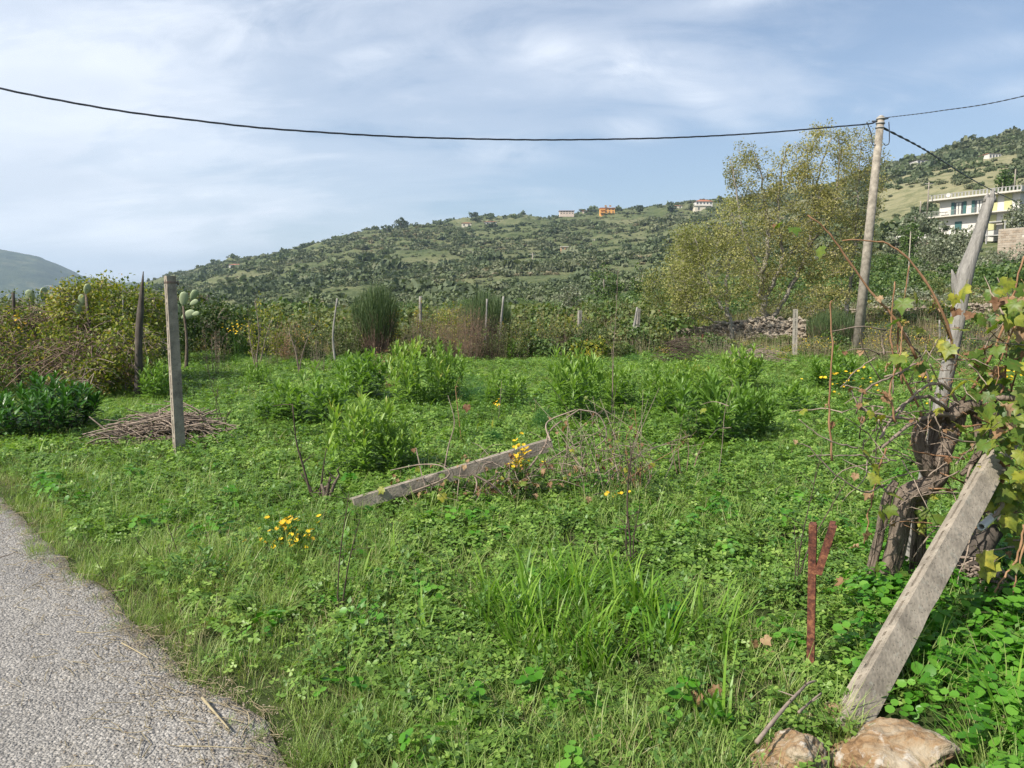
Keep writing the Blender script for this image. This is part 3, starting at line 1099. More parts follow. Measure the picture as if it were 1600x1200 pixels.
def field_points(seed, bands, keep, margin=1.2):
    """random ground points in depth bands [(D0, D1, per m2, scale)], keep(x, y, rng, roadd) -> bool"""
    rs = RS(seed)
    out, sc = [], []
    for D0, D1, dens, s in bands:
        hw = 0.70 * D1 + margin
        A = (D1 - D0) * 2 * hw
        n = int(A * dens)
        x = rs.uniform(-hw, hw, n)
        y = rs.uniform(D0, D1, n)
        m = np.abs(x) < 0.70 * y + margin
        x, y = x[m], y[m]
        rd = road_d(x, y)
        m = keep(x, y, rs, rd)
        for (kx, ky, kr) in KEEPOUT:
            m &= np.hypot(x - kx, y - ky) > kr
        x, y = x[m], y[m]
        out.append(np.stack([x, y], 1))
        sc.append(np.full(len(x), s))
    xy = np.vstack(out)
    s = np.concatenate(sc)
    pos = np.column_stack([xy, H(xy[:, 0], xy[:, 1])])
    return pos, s * rs.uniform(.75, 1.3, len(s)), rs


def pxy(x, y):
    """pixel column and row of ground points at height 0"""
    t = (F * CP * y + F * SP * CAMZ) / (y * CP + CAMZ * SP)
    den = y * CP + CAMZ * SP
    px = 800 + F * x / den
    py = 600 - F * (y * SP - CAMZ * CP) / den
    return px, py


def edge_keep(x, y, rd, soft=.25):
    return rd > -0.02 + 0.22 * (fbm(x * 2.2, y * 2.2, 3, 55) + .12)


FIELD_END = 26
clov = [clover_piece(i) for i in range(6)]


def k_clover(x, y, rs, rd):
    px, py = pxy(x, y)
    n = fbm(x / 1.3, y / 1.3, 3, 40)
    w = .95 + n * .9
    w *= np.clip((rd - .12) / .5, 0, 1)                                   # thin next to the road
    w *= np.where((px > 820) & (px < 1250) & (py > 950), .30, 1)          # the grassy foreground
    w *= np.where((px < 560) & (py > 850), .55, 1)
    w *= np.where((px > 1390) & (py > 900), .25, 1)
    w = np.where((px < 480) & (py < 700), w * .55, w)
    w = np.where((py < 620) & (px > 730), w * .5, w)
    return (rs.rand(len(x)) < w) & (rd > .12)


pos, s, rs = field_points(1, [(1.6, 4, 150, 1.0), (4, 7, 115, 1.15), (7, 12, 70, 1.45), (12, 18, 42, 1.8), (18, FIELD_END, 26, 2.1)], k_clover)
scatter('clover', clov, pos, rs.rand(len(s)) * 6.28, s, rs.randint(0, 6, len(s)), rs.normal(size=(len(s), 2)) * .12)

gr = [grass_piece(20 + i, 34, .07, (.07, .22), (.0018, .0042), (.05, .6), (.3, 1.5), L_GRASS) for i in range(5)]


def k_grass(x, y, rs, rd):
    px, py = pxy(x, y)
    n = fbm(x / 1.1, y / 1.1, 3, 77)
    w = .26 + n * .5
    w = w + np.clip(1 - rd / 1.1, 0, 1) * .7
    w = np.where((px > 780) & (px < 1260) & (py > 930), np.maximum(w, .85 + n * .5), w)
    w = np.where((px < 600) & (py > 860), np.maximum(w, .7 + n * .5), w)
    w = np.where((px < 480) & (py < 690), .9, w)
    w = np.where((py < 620) & (px > 700), .8, w)
    w = np.where((px > 1390) & (py > 900), .35, w)
    return (rs.rand(len(x)) < w) & edge_keep(x, y, rd)


pos, s, rs = field_points(2, [(1.6, 4, 120, 1.0), (4, 7, 85, 1.1), (7, 12, 50, 1.3), (12, 18, 40, 1.5), (18, FIELD_END, 34, 1.7)], k_grass)
rd = road_d(pos[:, 0], pos[:, 1])
s = s * np.clip(.62 + rd * .6, .6, 1.0)
s = s * np.interp(pos[:, 1], [6, 9, 16], [1, .72, .66]) * (1 + .25 * fbm(pos[:, 0] / 1.5, pos[:, 1] / 1.5, 2, 203))
scatter('grass', gr, pos, rs.rand(len(s)) * 6.28, s, rs.randint(0, 5, len(s)), rs.normal(size=(len(s), 2)) * .15)

dg = [grass_piece(60 + i, 16, .06, (.05, .2), (.0015, .003), (.2, 1.2), (.2, 1.2), L_DRYGRASS) for i in range(4)]


def k_dry(x, y, rs, rd):
    px, py = pxy(x, y)
    n = fbm(x / .8, y / .8, 3, 99)
    w = .06 + .25 * np.clip(n, 0, 1) + np.clip(1 - rd / .6, 0, 1) * .30
    w = np.where((px < 760) & (py > 830), w + .16, w)
    return (rs.rand(len(x)) < w) & edge_keep(x, y, rd + .1)


pos, s, rs = field_points(3, [(1.6, 4, 100, 1.0), (4, 8, 60, 1.1), (8, 18, 14, 1.5)], k_dry)
rd = road_d(pos[:, 0], pos[:, 1])
s = s * np.clip(.4 + rd * .9, .4, 1.0)
scatter('dry_grass', dg, pos, rs.rand(len(s)) * 6.28, s, rs.randint(0, 4, len(s)), rs.normal(size=(len(s), 2)) * .2)

bgp = [grass_piece(80 + i, 11, .05, (.18, .36), (.008, .015), (.05, .6), (.3, 1.6), L_BROADGRASS, 4) for i in range(4)]


def k_broad(x, y, rs, rd):
    px, py = pxy(x, y)
    n = fbm(x / .6, y / .6, 2, 133)
    e = np.maximum(0, 1 - ((px - 900) / 175) ** 2 - ((py - 985) / 85) ** 2)
    e2 = np.maximum(0, 1 - ((px - 1080) / 85) ** 2 - ((py - 1010) / 55) ** 2)
    w = 1.5 * e + .8 * e2 + .015 + .05 * np.clip(n - .2, 0, 1)
    w = np.where(e + e2 > 0, w + n * .5, w)
    return (rs.rand(len(x)) < w) & (rd > .3)


pos, s, rs = field_points(4, [(1.6, 5, 75, 1.0), (5, 14, 16, 1.0)], k_broad)
scatter('broad_grass', bgp, pos, rs.rand(len(s)) * 6.28, s, rs.randint(0, 4, len(s)), rs.normal(size=(len(s), 2)) * .1)

rp = [clover_piece(120 + i, 15, .12, (.05, .16), .036, L_ROUND, ROUND, 2) for i in range(5)]


def k_round(x, y, rs, rd):
    px, py = pxy(x, y)
    w = np.where((px > 1350) & (py > 850), 1.0, 0.03 + .1 * np.clip(fbm(x / .9, y / .9, 2, 151), 0, 1))
    w = np.where((px > 1350) & (py > 850) & (px < 1480) & (py > 1120), .35, w)
    return (rs.rand(len(x)) < w) & (rd > .3)


pos, s, rs = field_points(5, [(1.6, 4, 110, 1.0), (4, 7, 90, 1.0)], k_round)
scatter('round_leaf_clover', rp, pos, rs.rand(len(s)) * 6.28, s, rs.randint(0, 5, len(s)), rs.normal(size=(len(s), 2)) * .15)

wp = [weed_piece(160 + i) for i in range(5)]


def k_weed(x, y, rs, rd):
    n = fbm(x / 1.0, y / 1.0, 3, 171)
    return (rs.rand(len(x)) < .22 + .9 * np.clip(n, 0, 1)) & (rd > .3)


pos, s, rs = field_points(6, [(1.6, 5, 34, 1.0), (5, 12, 20, 1.15), (12, 24, 8, 1.4)], k_weed)
scatter('low_weeds', wp, pos, rs.rand(len(s)) * 6.28, s, rs.randint(0, 5, len(s)), rs.normal(size=(len(s), 2)) * .15)


def k_short(x, y, rs, rd):
    n = fbm(x / .35, y / .35, 3, 311)
    return (rd > -.10 + .22 * np.clip(n + .3, 0, 1)) & (rd < 1.5) & (rs.rand(len(x)) < np.clip(1.4 - rd * .6, 0, 1) * (.95 + n))


sg = [grass_piece(220 + i, 26, .05, (.03, .10), (.0014, .003), (.1, 1.2), (.2, 1.2), [L_GRASS, L_GRASS, L_GRASS, L_DRYGRASS][i]) for i in range(4)]
pos, s, rs = field_points(16, [(1.6, 4, 330, 1.0), (4, 7, 220, 1.2), (7, 14, 60, 1.5)], k_short)
rd = road_d(pos[:, 0], pos[:, 1])
s = s * np.clip(.55 + rd * .8, .45, 1.15)
pos[:, 2] = np.where(rd < 0, .012, pos[:, 2])
scatter('verge_grass', sg, pos, rs.rand(len(s)) * 6.28, s, rs.randint(0, 4, len(s)), rs.normal(size=(len(s), 2)) * .2)


# litter along the road edge: gravel grains, straw and twigs
def litter():
    rs = RS(9)
    mb = MB()
    n = 2600
    seg = EDGE[3:14]
    for k in range(n):
        i = rs.randint(0, len(seg) - 1)
        t = rs.rand()
        p = seg[i] * (1 - t) + seg[i + 1] * t
        ab = seg[i + 1] - seg[i]
        nn = np.array([-ab[1], ab[0]]) / np.hypot(*ab)
        p = p + nn * (rs.exponential(.22) - .12) + rs.normal(size=2) * .03
        r = rs.uniform(.002, .0065)
        v = rdirs(rs, 6) * .25 + np.array([[1, 0, 0], [-1, 0, 0], [0, 1, 0], [0, -1, 0], [0, 0, .7], [0, 0, -.6]])
        mb.add(v * r + np.array([p[0], p[1], (.027 if road_d(p[0], p[1])[0] < 0.02 else float(H(p[0], p[1]))) + r * .2]), None, [(0, 2, 4), (2, 1, 4), (1, 3, 4), (3, 0, 4), (2, 0, 5), (1, 2, 5), (3, 1, 5), (0, 3, 5)], rs.rand())
    tag(mb.build('gravel', STONE, smooth=False), kind='stuff')
    mb = MB()
    for k in range(620):
        i = rs.randint(0, len(seg) - 1)
        t = rs.rand()
        p = seg[i] * (1 - t) + seg[i + 1] * t
        ab = seg[i + 1] - seg[i]
        nn = np.array([-ab[1], ab[0]]) / np.hypot(*ab)
        p = p + nn * (rs.exponential(.22) - .1)
        a = rs.rand() * 6.28 if rs.rand() < .5 else math.atan2(ab[1], ab[0]) + rs.normal() * .4
        l = rs.uniform(.03, .13)
        q = p + np.array([math.cos(a), math.sin(a)]) * l
        z = .03 if road_d(p[0], p[1])[0] < 0.02 else float(H(p[0], p[1])) + .012
        mid = (p + q) / 2 + rs.normal(size=2) * .006
        mb.tube([(p[0], p[1], z), (mid[0], mid[1], z + rs.uniform(0, .012)), (q[0], q[1], z + rs.uniform(0, .01))], rs.uniform(.0008, .002), 3, rs.rand(), cap=False)
    tag(mb.build('straw_litter', STRAW), kind='stuff')


litter()

# ------------------------------------------------------------------ trees and bushes
def grow_tree(seed, skel, clusters, base_r, leaf_n, crad, leaf, tmpl=SMALL, up=.3, droop=0.0, sides=5, minr=.006, leafstretch=1.0):
    """skel: list of polylines (Nx3) with start radius; clusters: Nx3 points the fine branches reach for.
    returns (wood MB, leaves MB)"""
    rs = RS(seed)
    wood, lv = MB(), MB()
    nodes = []
    rad = []
    for pts, r0, r1 in skel:
        n = max(8, int(np.linalg.norm(np.diff(np.asarray(pts), axis=0), axis=1).sum() / (crad * .6)))
        n = min(n, 40)
        s = spline(pts, n)
        s[1:-1] += rs.normal(size=(n - 2, 3)) * r0 * .35
        rr = np.linspace(r0, r1, n)
        wood.tube(s, rr, 8, rs.rand(), ridge=.12, seed=seed)
        nodes.append(s[int(n * .22):])
        rad.append(rr[int(n * .22):])
    nodes = np.vstack(nodes)
    rad = np.concatenate(rad)
    C = np.asarray(clusters)
    d0 = np.min(np.linalg.norm(C[:, None] - nodes[None], axis=2), axis=1)
    for i in np.argsort(d0):
        c = C[i]
        dv = c - nodes
        d = np.linalg.norm(dv, axis=1)
        cost = d * (1 + .9 * np.clip(-dv[:, 2] / (d + 1e-6) + .1, 0, 1))
        j = np.argmin(cost)
        a = nodes[j]
        L = d[j]
        if L < 1e-3:
            continue
        r0 = min(rad[j] * .62, max(minr, L * .02))
        mid = (a + c) / 2 + np.array([0, 0, L * .12]) + rs.normal(size=3) * L * .07
        n = 4 if L < crad * 2.5 else 6
        s = spline([a, mid, c], n)
        rr = np.linspace(r0, minr * .6, n)
        wood.tube(s, rr, sides if r0 > minr * 3 else 3, rs.rand(), cap=False)
        nodes = np.vstack([nodes, s[1:]])
        rad = np.concatenate([rad, rr[1:]])
    N = len(C)
    k = rs.poisson(leaf_n, N)
    cid = np.repeat(np.arange(N), k)
    n = len(cid)
    off = rdirs(rs, n) * (crad * rs.rand(n) ** .5)[:, None]
    off[:, 2] *= .8
    pos = C[cid] + off
    dirn = off / (np.linalg.norm(off, axis=1)[:, None] + 1e-6) * .6 + rdirs(rs, n) * .8 + np.array([0, 0, -droop])
    tone = rs.rand(N)
    lv.leaves(tmpl, pos, dirn, rdirs(rs, n, up), leaf * rs.uniform(.6, 1.25, n), np.clip(tone[cid] * .45 + rs.rand(n) * .55, 0, 1))
    # thin twigs inside each clump
    m = N * 2
    ti = rs.randint(0, N, m)
    e = C[ti] + rdirs(rs, m, .4) * crad * .9
    for q in range(m):
        wood.tube([C[ti[q]], (C[ti[q]] + e[q]) / 2, e[q]], [minr * .6, minr * .45, minr * .25], 3, rs.rand(), cap=False)
    return wood, lv


def in_ellipsoids(rs, n, els, hollow=.0):
    """points inside a union of ellipsoids (cx,cy,cz, rx,ry,rz, weight)"""
    els = np.asarray(els, float)
    w = els[:, 6] / els[:, 6].sum()
    k = rs.choice(len(els), n, p=w)
    d = rdirs(rs, n)
    r = rs.uniform(hollow, 1, n) ** (1 / 2.4)
    return els[k, :3] + d * r[:, None] * els[k, 3:6]


def tree(name, label, cat, base, skel, els, nc, leaf_n, crad, leaf, lm, bm, seed, group=None, trunk='trunk', crown='crown', **kw):
    rs = RS(seed)
    C = in_ellipsoids(rs, nc, els, .25)
    w, l = grow_tree(seed, skel, C, .1, leaf_n, crad, leaf, **kw)
    r = empty(name, base, label, cat, group)
    w.build(trunk, bm, r)
    l.build(crown, lm, r)
    return r


def v3(v):
    return np.array(tuple(v))


def px_ell(px, py, D, wpx, hpx, w=1.0, depth=None):
    """ellipsoid centred where the photo shows (px,py) at depth D with pixel half sizes"""
    c = P(px, py, D)
    s = D / F
    rx, rz = wpx * s, hpx * s
    return (c.x, c.y, c.z, rx, depth or rx * .8, rz, w)


# the tall poplar behind the wall
D = 29.5
b = GD(1203, D)
b.z = float(H(b.x, b.y)) - .1
def Pv(px, py, D): return v3(P(px, py, D))
tree('poplar_tree', 'tallest thin poplar with yellowing leaves rising behind the rubble wall left of the utility pole', 'tree', b,
     [([v3(b), Pv(1196, 500, D), Pv(1190, 440, D), Pv(1200, 380, D), Pv(1196, 320, D), Pv(1180, 240, D)], .16, .02),
      ([Pv(1193, 470, D), Pv(1222, 410, D), Pv(1216, 340, D), Pv(1222, 260, D + .5), Pv(1235, 225, D + .5)], .09, .015),
      ([Pv(1200, 510, D), Pv(1240, 440, D + .4), Pv(1268, 370, D + .6), Pv(1275, 290, D + .6), Pv(1300, 212, D + .6)], .10, .015),
      ([Pv(1262, 390, D + .5), Pv(1300, 330, D), Pv(1312, 250, D), Pv(1310, 215, D)], .06, .012),
      ([Pv(1192, 430, D), Pv(1160, 360, D - .6), Pv(1150, 290, D - .8), Pv(1142, 250, D - .8)], .06, .012)],
     [px_ell(1178, 290, D, 44, 62, 1.0), px_ell(1158, 268, D, 26, 48, .3), px_ell(1238, 290, D, 48, 44, .5), px_ell(1290, 260, D, 42, 68, 1.5), px_ell(1235, 330, D, 70, 60, 1.6),
      px_ell(1190, 390, D, 75, 55, 1.6), px_ell(1290, 370, D, 50, 70, 1.4), px_ell(1230, 460, D, 80, 55, 1.6), px_ell(1300, 450, D, 40, 50, .7), px_ell(1242, 255, D, 26, 35, .4)],
     900, 34, .29, .082, L_POPLAR, TREEBARK, 501, up=.2, minr=.012)
b = GD(1322, 31)
b.z = float(H(b.x, b.y)) - .1
D = 31
tree('poplar_tree', 'slender sparse poplar with pale top showing behind the top of the utility pole', 'tree', b,
     [([v3(b), Pv(1330, 430, D), Pv(1338, 340, D), Pv(1345, 215, D)], .10, .012),
      ([Pv(1332, 400, D), Pv(1356, 330, D), Pv(1372, 240, D)], .05, .010)],
     [px_ell(1345, 240, D, 30, 42, .6), px_ell(1340, 310, D, 40, 50, 1), px_ell(1335, 390, D, 38, 60, 1.2), px_ell(1370, 270, D, 20, 35, .4)],
     300, 25, .31, .082, L_POPLAR, TREEBARK, 502, up=.2, minr=.012)
D = 27
b = GD(1143, D)
b.z -= .05
tree('willow_tree', 'low spreading yellow-green willow in front of the rubble wall, left of the tall poplar', 'tree', b,
     [([v3(b), Pv(1140, 500, D), Pv(1118, 465, D), Pv(1100, 420, D), Pv(1085, 370, D)], .09, .012),
      ([Pv(1141, 505, D), Pv(1110, 500, D), Pv(1075, 470, D), Pv(1055, 440, D)], .05, .01),
      ([Pv(1138, 495, D), Pv(1135, 430, D + .4), Pv(1150, 370, D + .5), Pv(1140, 320, D + .5)], .07, .012)],
     [px_ell(1090, 380, D, 34, 34, .7), px_ell(1120, 420, D, 72, 50, 2), px_ell(1075, 440, D, 36, 42, 1), px_ell(1150, 350, D, 40, 42, 1), px_ell(1100, 475, D, 55, 30, 1)],
     430, 30, .27, .078, L_WILLOW, TREEBARK, 503, up=.2, minr=.011)
D = 33
b = GD(1075, D)
tree('willow_tree', 'rounded olive-toned tree between the hillside and the low willow', 'tree', b,
     [([v3(b), Pv(1072, 450, D), Pv(1065, 390, D)], .09, .02)],
     [px_ell(1075, 395, D, 30, 38, 1), px_ell(1050, 450, D, 45, 40, 1.2)], 130, 55, .5, .09, L_WILLOW, TREEBARK, 504, up=.2, minr=.008)


# mid-distance trees: each with its own crown
def blob_tree(name, label, cat, px, py_base, D, w, top, lm, seed, n=46, per=26, lf=None, lobes=5, group=None, bm=None, trunk_h=.3):
    """crown centred in column px: w pixel width, top pixel row, base pixel row"""
    rs = RS(seed)
    s = D / F
    x = (px - 800) / 1173.0 * D
    zb = float(H(x, D))
    zt = zof(top, D)
    zb = min(zb, zof(py_base, D))
    h = zt - zb
    R = w * s / 2
    els = []
    for k in range(lobes):
        a = rs.rand() * 6.28
        rr = R * rs.uniform(.2, .5)
        hh = zb + h * rs.uniform(trunk_h + .12, .72)
        els.append((x + math.cos(a) * rr, D + math.sin(a) * rr, hh, R * rs.uniform(.45, .7), R * rs.uniform(.45, .7), h * rs.uniform(.2, .3), 1))
    els.append((x, D, zb + h * .62, R * .62, R * .62, h * .38, 1.6))
    cr = max(R * .22, h * .09)
    lf = lf or max(.12, 2.6 * s)
    return tree(name, label, cat, Vector((x, D, zb)), [([np.array([x, D, zb - .2]), np.array([x + R * .08, D, zb + h * .35]), np.array([x - R * .05, D, zb + h * .75])], h * .035 + .02, h * .008 + .01)],
                els, n, per, cr, lf, lm, bm or TREEBARK, seed, group, tmpl=CARD, up=.5, minr=max(.01, .3 * s))


MT = [
    ('green_tree', 'rounded bright green tree on the lower hillside left of the willows', 945, 478, 75, 74, 414, L_TREE, 60),
    ('green_tree', 'low dark tree just right of the rounded bright green hillside tree', 1005, 470, 85, 58, 408, L_TREE, 50),
    ('olive_tree', 'grey-green tree with pale twigs leaning over the gully below the hill', 890, 490, 80, 60, 440, L_OLIVE, 44),
    ('olive_tree', 'silvery olive tree touching the left end of the white villa', 1425, 362, 125, 66, 318, L_OLIVE, 60),
    ('olive_tree', 'large pale olive tree below the white villa, left of the grey wooden post', 1465, 452, 75, 98, 352, L_OLIVE, 90),
    ('olive_tree', 'greyish shrub tree below the brick wall at the right edge', 1590, 412, 70, 70, 378, L_OLIVE, 50),
    ('olive_tree', 'small olive directly under the left balcony of the villa', 1468, 372, 122, 40, 346, L_OLIVE, 44),
    ('olive_tree', 'low pale olive hiding the foot of the villa beside the grey wooden post', 1500, 392, 106, 62, 352, L_OLIVE, 60),
    ('olive_tree', 'pale olive tree right of the grey wooden post below the brick wall', 1560, 450, 78, 90, 385, L_OLIVE, 70),
    ('green_tree', 'dark round bush-like tree under the pale olive left of the wooden post', 1478, 470, 62, 46, 410, L_TREE, 40),
    ('green_tree', 'rounded yellowish tree beside the white garden wall left of the villa', 1418, 425, 100, 34, 345, L_TREE, 44),
    ('olive_tree', 'grey olive tree just right of the utility pole at mid height', 1395, 400, 110, 40, 350, L_OLIVE, 40),
    ('green_tree', 'tall green tree on the slope above the right end of the villa roof', 1556, 302, 170, 34, 262, L_TREE, 50),
    ('green_tree', 'dark tree behind the right end of the villa roof, touching the frame edge', 1590, 306, 165, 40, 272, L_FARD, 50),
    ('olive_tree', 'olive tree hanging over the right corner of the villa', 1588, 372, 112, 56, 310, L_OLIVE, 60),
    ('green_tree', 'small round tree right of the utility pole near the terrace wall', 1385, 455, 70, 48, 395, L_TREE, 46),
    ('green_tree', 'dark shrubby tree right of the pole at the foot of the terrace', 1432, 470, 55, 40, 440, L_TREE, 36),
    ('green_tree', 'dense bright bush left of the rubble wall end', 1030, 512, 45, 44, 470, L_TREE, 36),
    ('green_tree', 'low green bush in the gully left of the leaning wooden stakes', 945, 512, 48, 70, 474, L_TREE, 50),
    ('green_tree', 'dark ridge oak, biggest of the clump on the rounded hilltop', 627, 362, 780, 32, 338, L_FARD, 30),
    ('green_tree', 'ridge oak at the right end of the clump on the rounded hilltop', 654, 366, 780, 24, 347, L_FARD, 24),
    ('green_tree', 'low ridge tree at the left end of the clump on the rounded hilltop', 606, 362, 780, 18, 346, L_FARD, 16),
    ('green_tree', 'small ridge tree standing apart right of the hilltop clump', 681, 362, 840, 14, 352, L_FARD, 16),
    ('green_tree', 'lone round tree on the descending left ridge of the hill', 447, 398, 760, 14, 387, L_FARD, 16),
    ('green_tree', 'smaller ridge tree down the slope left of the lone round one', 422, 407, 760, 12, 398, L_FARD, 14),
    ('green_tree', 'dark tree pair on the hill below the pale hilltop roofs', 738, 384, 640, 34, 358, L_FARD, 30),
    ('green_tree', 'dark tree halfway up the hill above the ochre ruin', 938, 374, 600, 30, 358, L_FARD, 30),
    ('pine_tree', 'umbrella pine on the ridge right of the red-roofed white house', 1122, 322, 760, 14, 308, L_FARD, 18),
    ('green_tree', 'pale tall tree at the left end of the wooded summit, upper right', 1507, 236, 560, 20, 211, L_FARO, 24),
    ('green_tree', 'dark rounded tree on the summit beside the pale tall one', 1528, 236, 560, 24, 213, L_FARD, 24),
    ('green_tree', 'wide dark tree on the summit in the middle of the wood, upper right', 1556, 234, 560, 30, 212, L_FARG, 28),
    ('green_tree', 'darkest summit tree at the right edge of the picture', 1592, 234, 560, 34, 210, L_FARD, 30),
    ('cypress_tree', 'thin dark cypress poking above the wooded summit', 1561, 232, 565, 6, 206, L_FARD, 10),
    ('green_tree', 'dark tree beside the red roof on the right-hand ridge', 1449, 254, 450, 12, 243, L_FARD, 14),
    ('green_tree', 'ridge tree left of the red-roofed white house', 1045, 330, 780, 18, 318, L_FARD, 18),
    ('green_tree', 'ridge tree midway between the orange house and the red-roofed one', 996, 332, 800, 16, 320, L_FARD, 18),
]
for i, (nm, lb, px, pb, D, w, top, lm, n) in enumerate(MT):
    cut = .5 if nm == 'pine_tree' else .12 if D < 100 else .05
    blob_tree(nm, lb, 'tree', px, pb, D, w, top, lm, 600 + i, n=n, per=30 if D < 200 else 16, trunk_h=cut,
              lf={True: None, False: 2.2 * D / F}[D < 200], group='trees on the ridge and slopes' if D > 400 else 'trees below the villa and along the gully')

# --- hillside scrub: uncountable, one object of scattered bushes
def bush_piece(seed, n, lf, m, sq=.75):
    rs = RS(seed)
    mb = MB()
    k = 5
    cen = np.column_stack([rs.normal(size=(k, 2)) * .28, rs.uniform(.3, .6, k)])
    rr = rs.uniform(.28, .5, k)
    ci = rs.randint(0, k, n)
    d = rdirs(rs, n, .25)
    pos = cen[ci] + d * (rr[ci] * rs.uniform(.72, 1.02, n))[:, None]
    pos[:, 2] = np.maximum(pos[:, 2] * sq, .02)
    mb.leaves(CARD, pos, rdirs(rs, n, .3), d + rdirs(rs, n) * .5, lf * rs.uniform(.6, 1.3, n), rs.rand(n))
    return mb.mesh('bush_piece', [m])


FARM = [L_FARG, L_FARO, L_FARD, L_FARB]
far_pieces = [bush_piece(300 + i, 90, .34, FARM[i // 3]) for i in range(12)]
mid_pieces = [bush_piece(330 + i, 2000, .042, [L_TREE, L_OLIVEW, L_OLIVE, L_DRYGRASS][i // 2]) for i in range(8)]
medium_pieces = [bush_piece(350 + i, 260, .15, FARM[i // 2]) for i in range(8)]


def hill_scrub():
    rs = RS(77)
    n = 88000
    u = rs.uniform(-.60, .80, n)
    # density per solid angle: uniform in log-depth with more far away
    D = np.exp(rs.uniform(math.log(150), math.log(1180), n) * 1.0)
    keep = rs.rand(n) < np.clip(D / 600, .25, 1)
    u, D = u[keep], D[keep]
    x = u * D
    z = H(x, D)
    c = fbm(x / 60, D / 70, 4, 61)
    row = np.abs(((z / 5.0 + .35 * fbm(x / 40, D / 40, 2, 7)) % 1) - .5) * 2
    c = .6 * c + .75 * fbm(x / 30, z / 4.5, 3, 64)
    left = np.clip((-.47 - u) * 8, 0, 1)
    bare = (fbm(x / 90, D / 60 + 5, 3, 88) > .16)
    keep = (rs.rand(len(x)) < .30 + c * .95 + .42 * row) & ~(bare & (rs.rand(len(x)) < .72))
    # open grassy slope behind the villa
    g_ = (u > .47) & (D > 165) & (D < 430)
    keep &= ~(g_ & (rs.rand(len(x)) < .86))
    x, D, z, c, bare_k = x[keep], D[keep], z[keep], c[keep], bare[keep]
    t = rs.rand(len(x)) + fbm(x / 120, D / 90, 3, 91) * .9
    kind = np.where(t > 1.0, 2, np.where(t > .52, 0, np.where(t > .02, 1, 3)))
    idx = kind * 3 + rs.randint(0, 3, len(x))
    s = np.clip(np.exp(rs.normal(.80, .38, len(x))), .9, 5.5) * np.where(kind == 2, 1.35, 1.0) * np.where(kind == 3, .6, 1) * (1 + .6 * (rs.rand(len(x)) < .06))
    s = s * np.where(bare_k & (rs.rand(len(x)) < .8), .5, 1.0)
    s3 = np.stack([s, s, s * rs.uniform(.7, 1.1, len(x))], 1)
    idx = np.where(D < 340, 12 + kind * 2 + rs.randint(0, 2, len(x)), idx)
    scatter('hillside_scrub', far_pieces + medium_pieces, np.column_stack([x, D, z - .1 * s]), rs.rand(len(x)) * 6.28, s3, idx)
    # nearer slope
    n = 9500
    u = rs.uniform(-.80, .85, n)
    D = np.exp(rs.uniform(math.log(38), math.log(165), n))
    x = u * D
    z = H(x, D)
    w = np.where(u > .17, .75, .55) + fbm(x / 14, D / 14, 3, 45) * .8
    w = np.where((D < 55) & (u > .17), w * .25, w)
    # keep the villa terrace and the little roofed shed clear
    px = 800 + u * 1173
    w = np.where((px > 1380) & (D > 92) & (D < 165), w * .25, w)
    w = np.where((px > 1440) & (px < 1620) & (D > 100) & (D < 160), 0, w)
    w = np.where((px > 800) & (px < 860) & (D > 95) & (D < 135), 0, w)
    keep = rs.rand(n) < w
    x, D, z, u = x[keep], D[keep], z[keep], u[keep]
    t = rs.rand(len(x)) + fbm(x / 22, D / 22, 2, 19) * .8
    kind = np.where(t > .62, 0, np.where(t > .3, 1, np.where(t > .05, 2, 3)))
    idx = kind * 2 + rs.randint(0, 2, len(x))
    s = rs.uniform(1.0, 2.4, len(x)) * (1 + .9 * (kind == 0) * rs.rand(len(x))) * np.where(u < .17, np.clip(D / 90, .65, 1.1), 1) * np.where(kind == 3, .55, 1)
    scatter('slope_scrub', mid_pieces, np.column_stack([x, D, z - .1 * s]), rs.rand(len(x)) * 6.28, s, idx)


hill_scrub()


# ------------------------------------------------------------------ buildings
WHITE = plain('white_plaster', (.60, .57, .52), .85, var=.08, scale=.4)
CREAM = plain('cream_plaster', (.60, .54, .42), .85, var=.08, scale=.4)
ORANGE = plain('orange_plaster', (.75, .36, .09), .85, var=.08, scale=.3)
OCHRE = plain('ochre_masonry', (.42, .27, .14), .9, var=.15, scale=1.2)
PINK = plain('pale_pink_plaster', (.60, .48, .40), .85, var=.08, scale=.3)
ROOFT = plain('terracotta_tiles', (.36, .13, .065), .9, var=.15, scale=2.0)
GLASSD = plain('dark_window_glass', (.045, .055, .06), .15, var=.1)
TEAL = plain('teal_shutter', (.035, .11, .105), .6, var=.1)
LIME = plain('pale_green_shutter', (.46, .45, .22), .7, var=.05)
RAIL = plain('grey_railing', (.33, .32, .30), .7, var=.1)
CONSL = plain('slab_edge', (.56, .52, .45), .85, var=.08)
BRICKM = plain('pale_brick', (.40, .335, .26), .9, var=.2, scale=1.5)
BRICKM2 = plain('dark_brick', (.33, .26, .19), .9, var=.2, scale=1.5)


def frame_M(o, xdir):
    x = Vector((xdir[0], xdir[1], 0)).normalized()
    y = Vector((-x.y, x.x, 0))
    M = Matrix(((x.x, y.x, 0, o[0]), (x.y, y.y, 0, o[1]), (0, 0, 1, o[2]), (0, 0, 0, 1)))
    return M


def bpart(name, mt, parent, M, boxes, smooth=False):
    mb = MB()
    for a, b in boxes:
        mb.box(a, b, M=M)
    return mb.build(name, mt, parent, smooth)


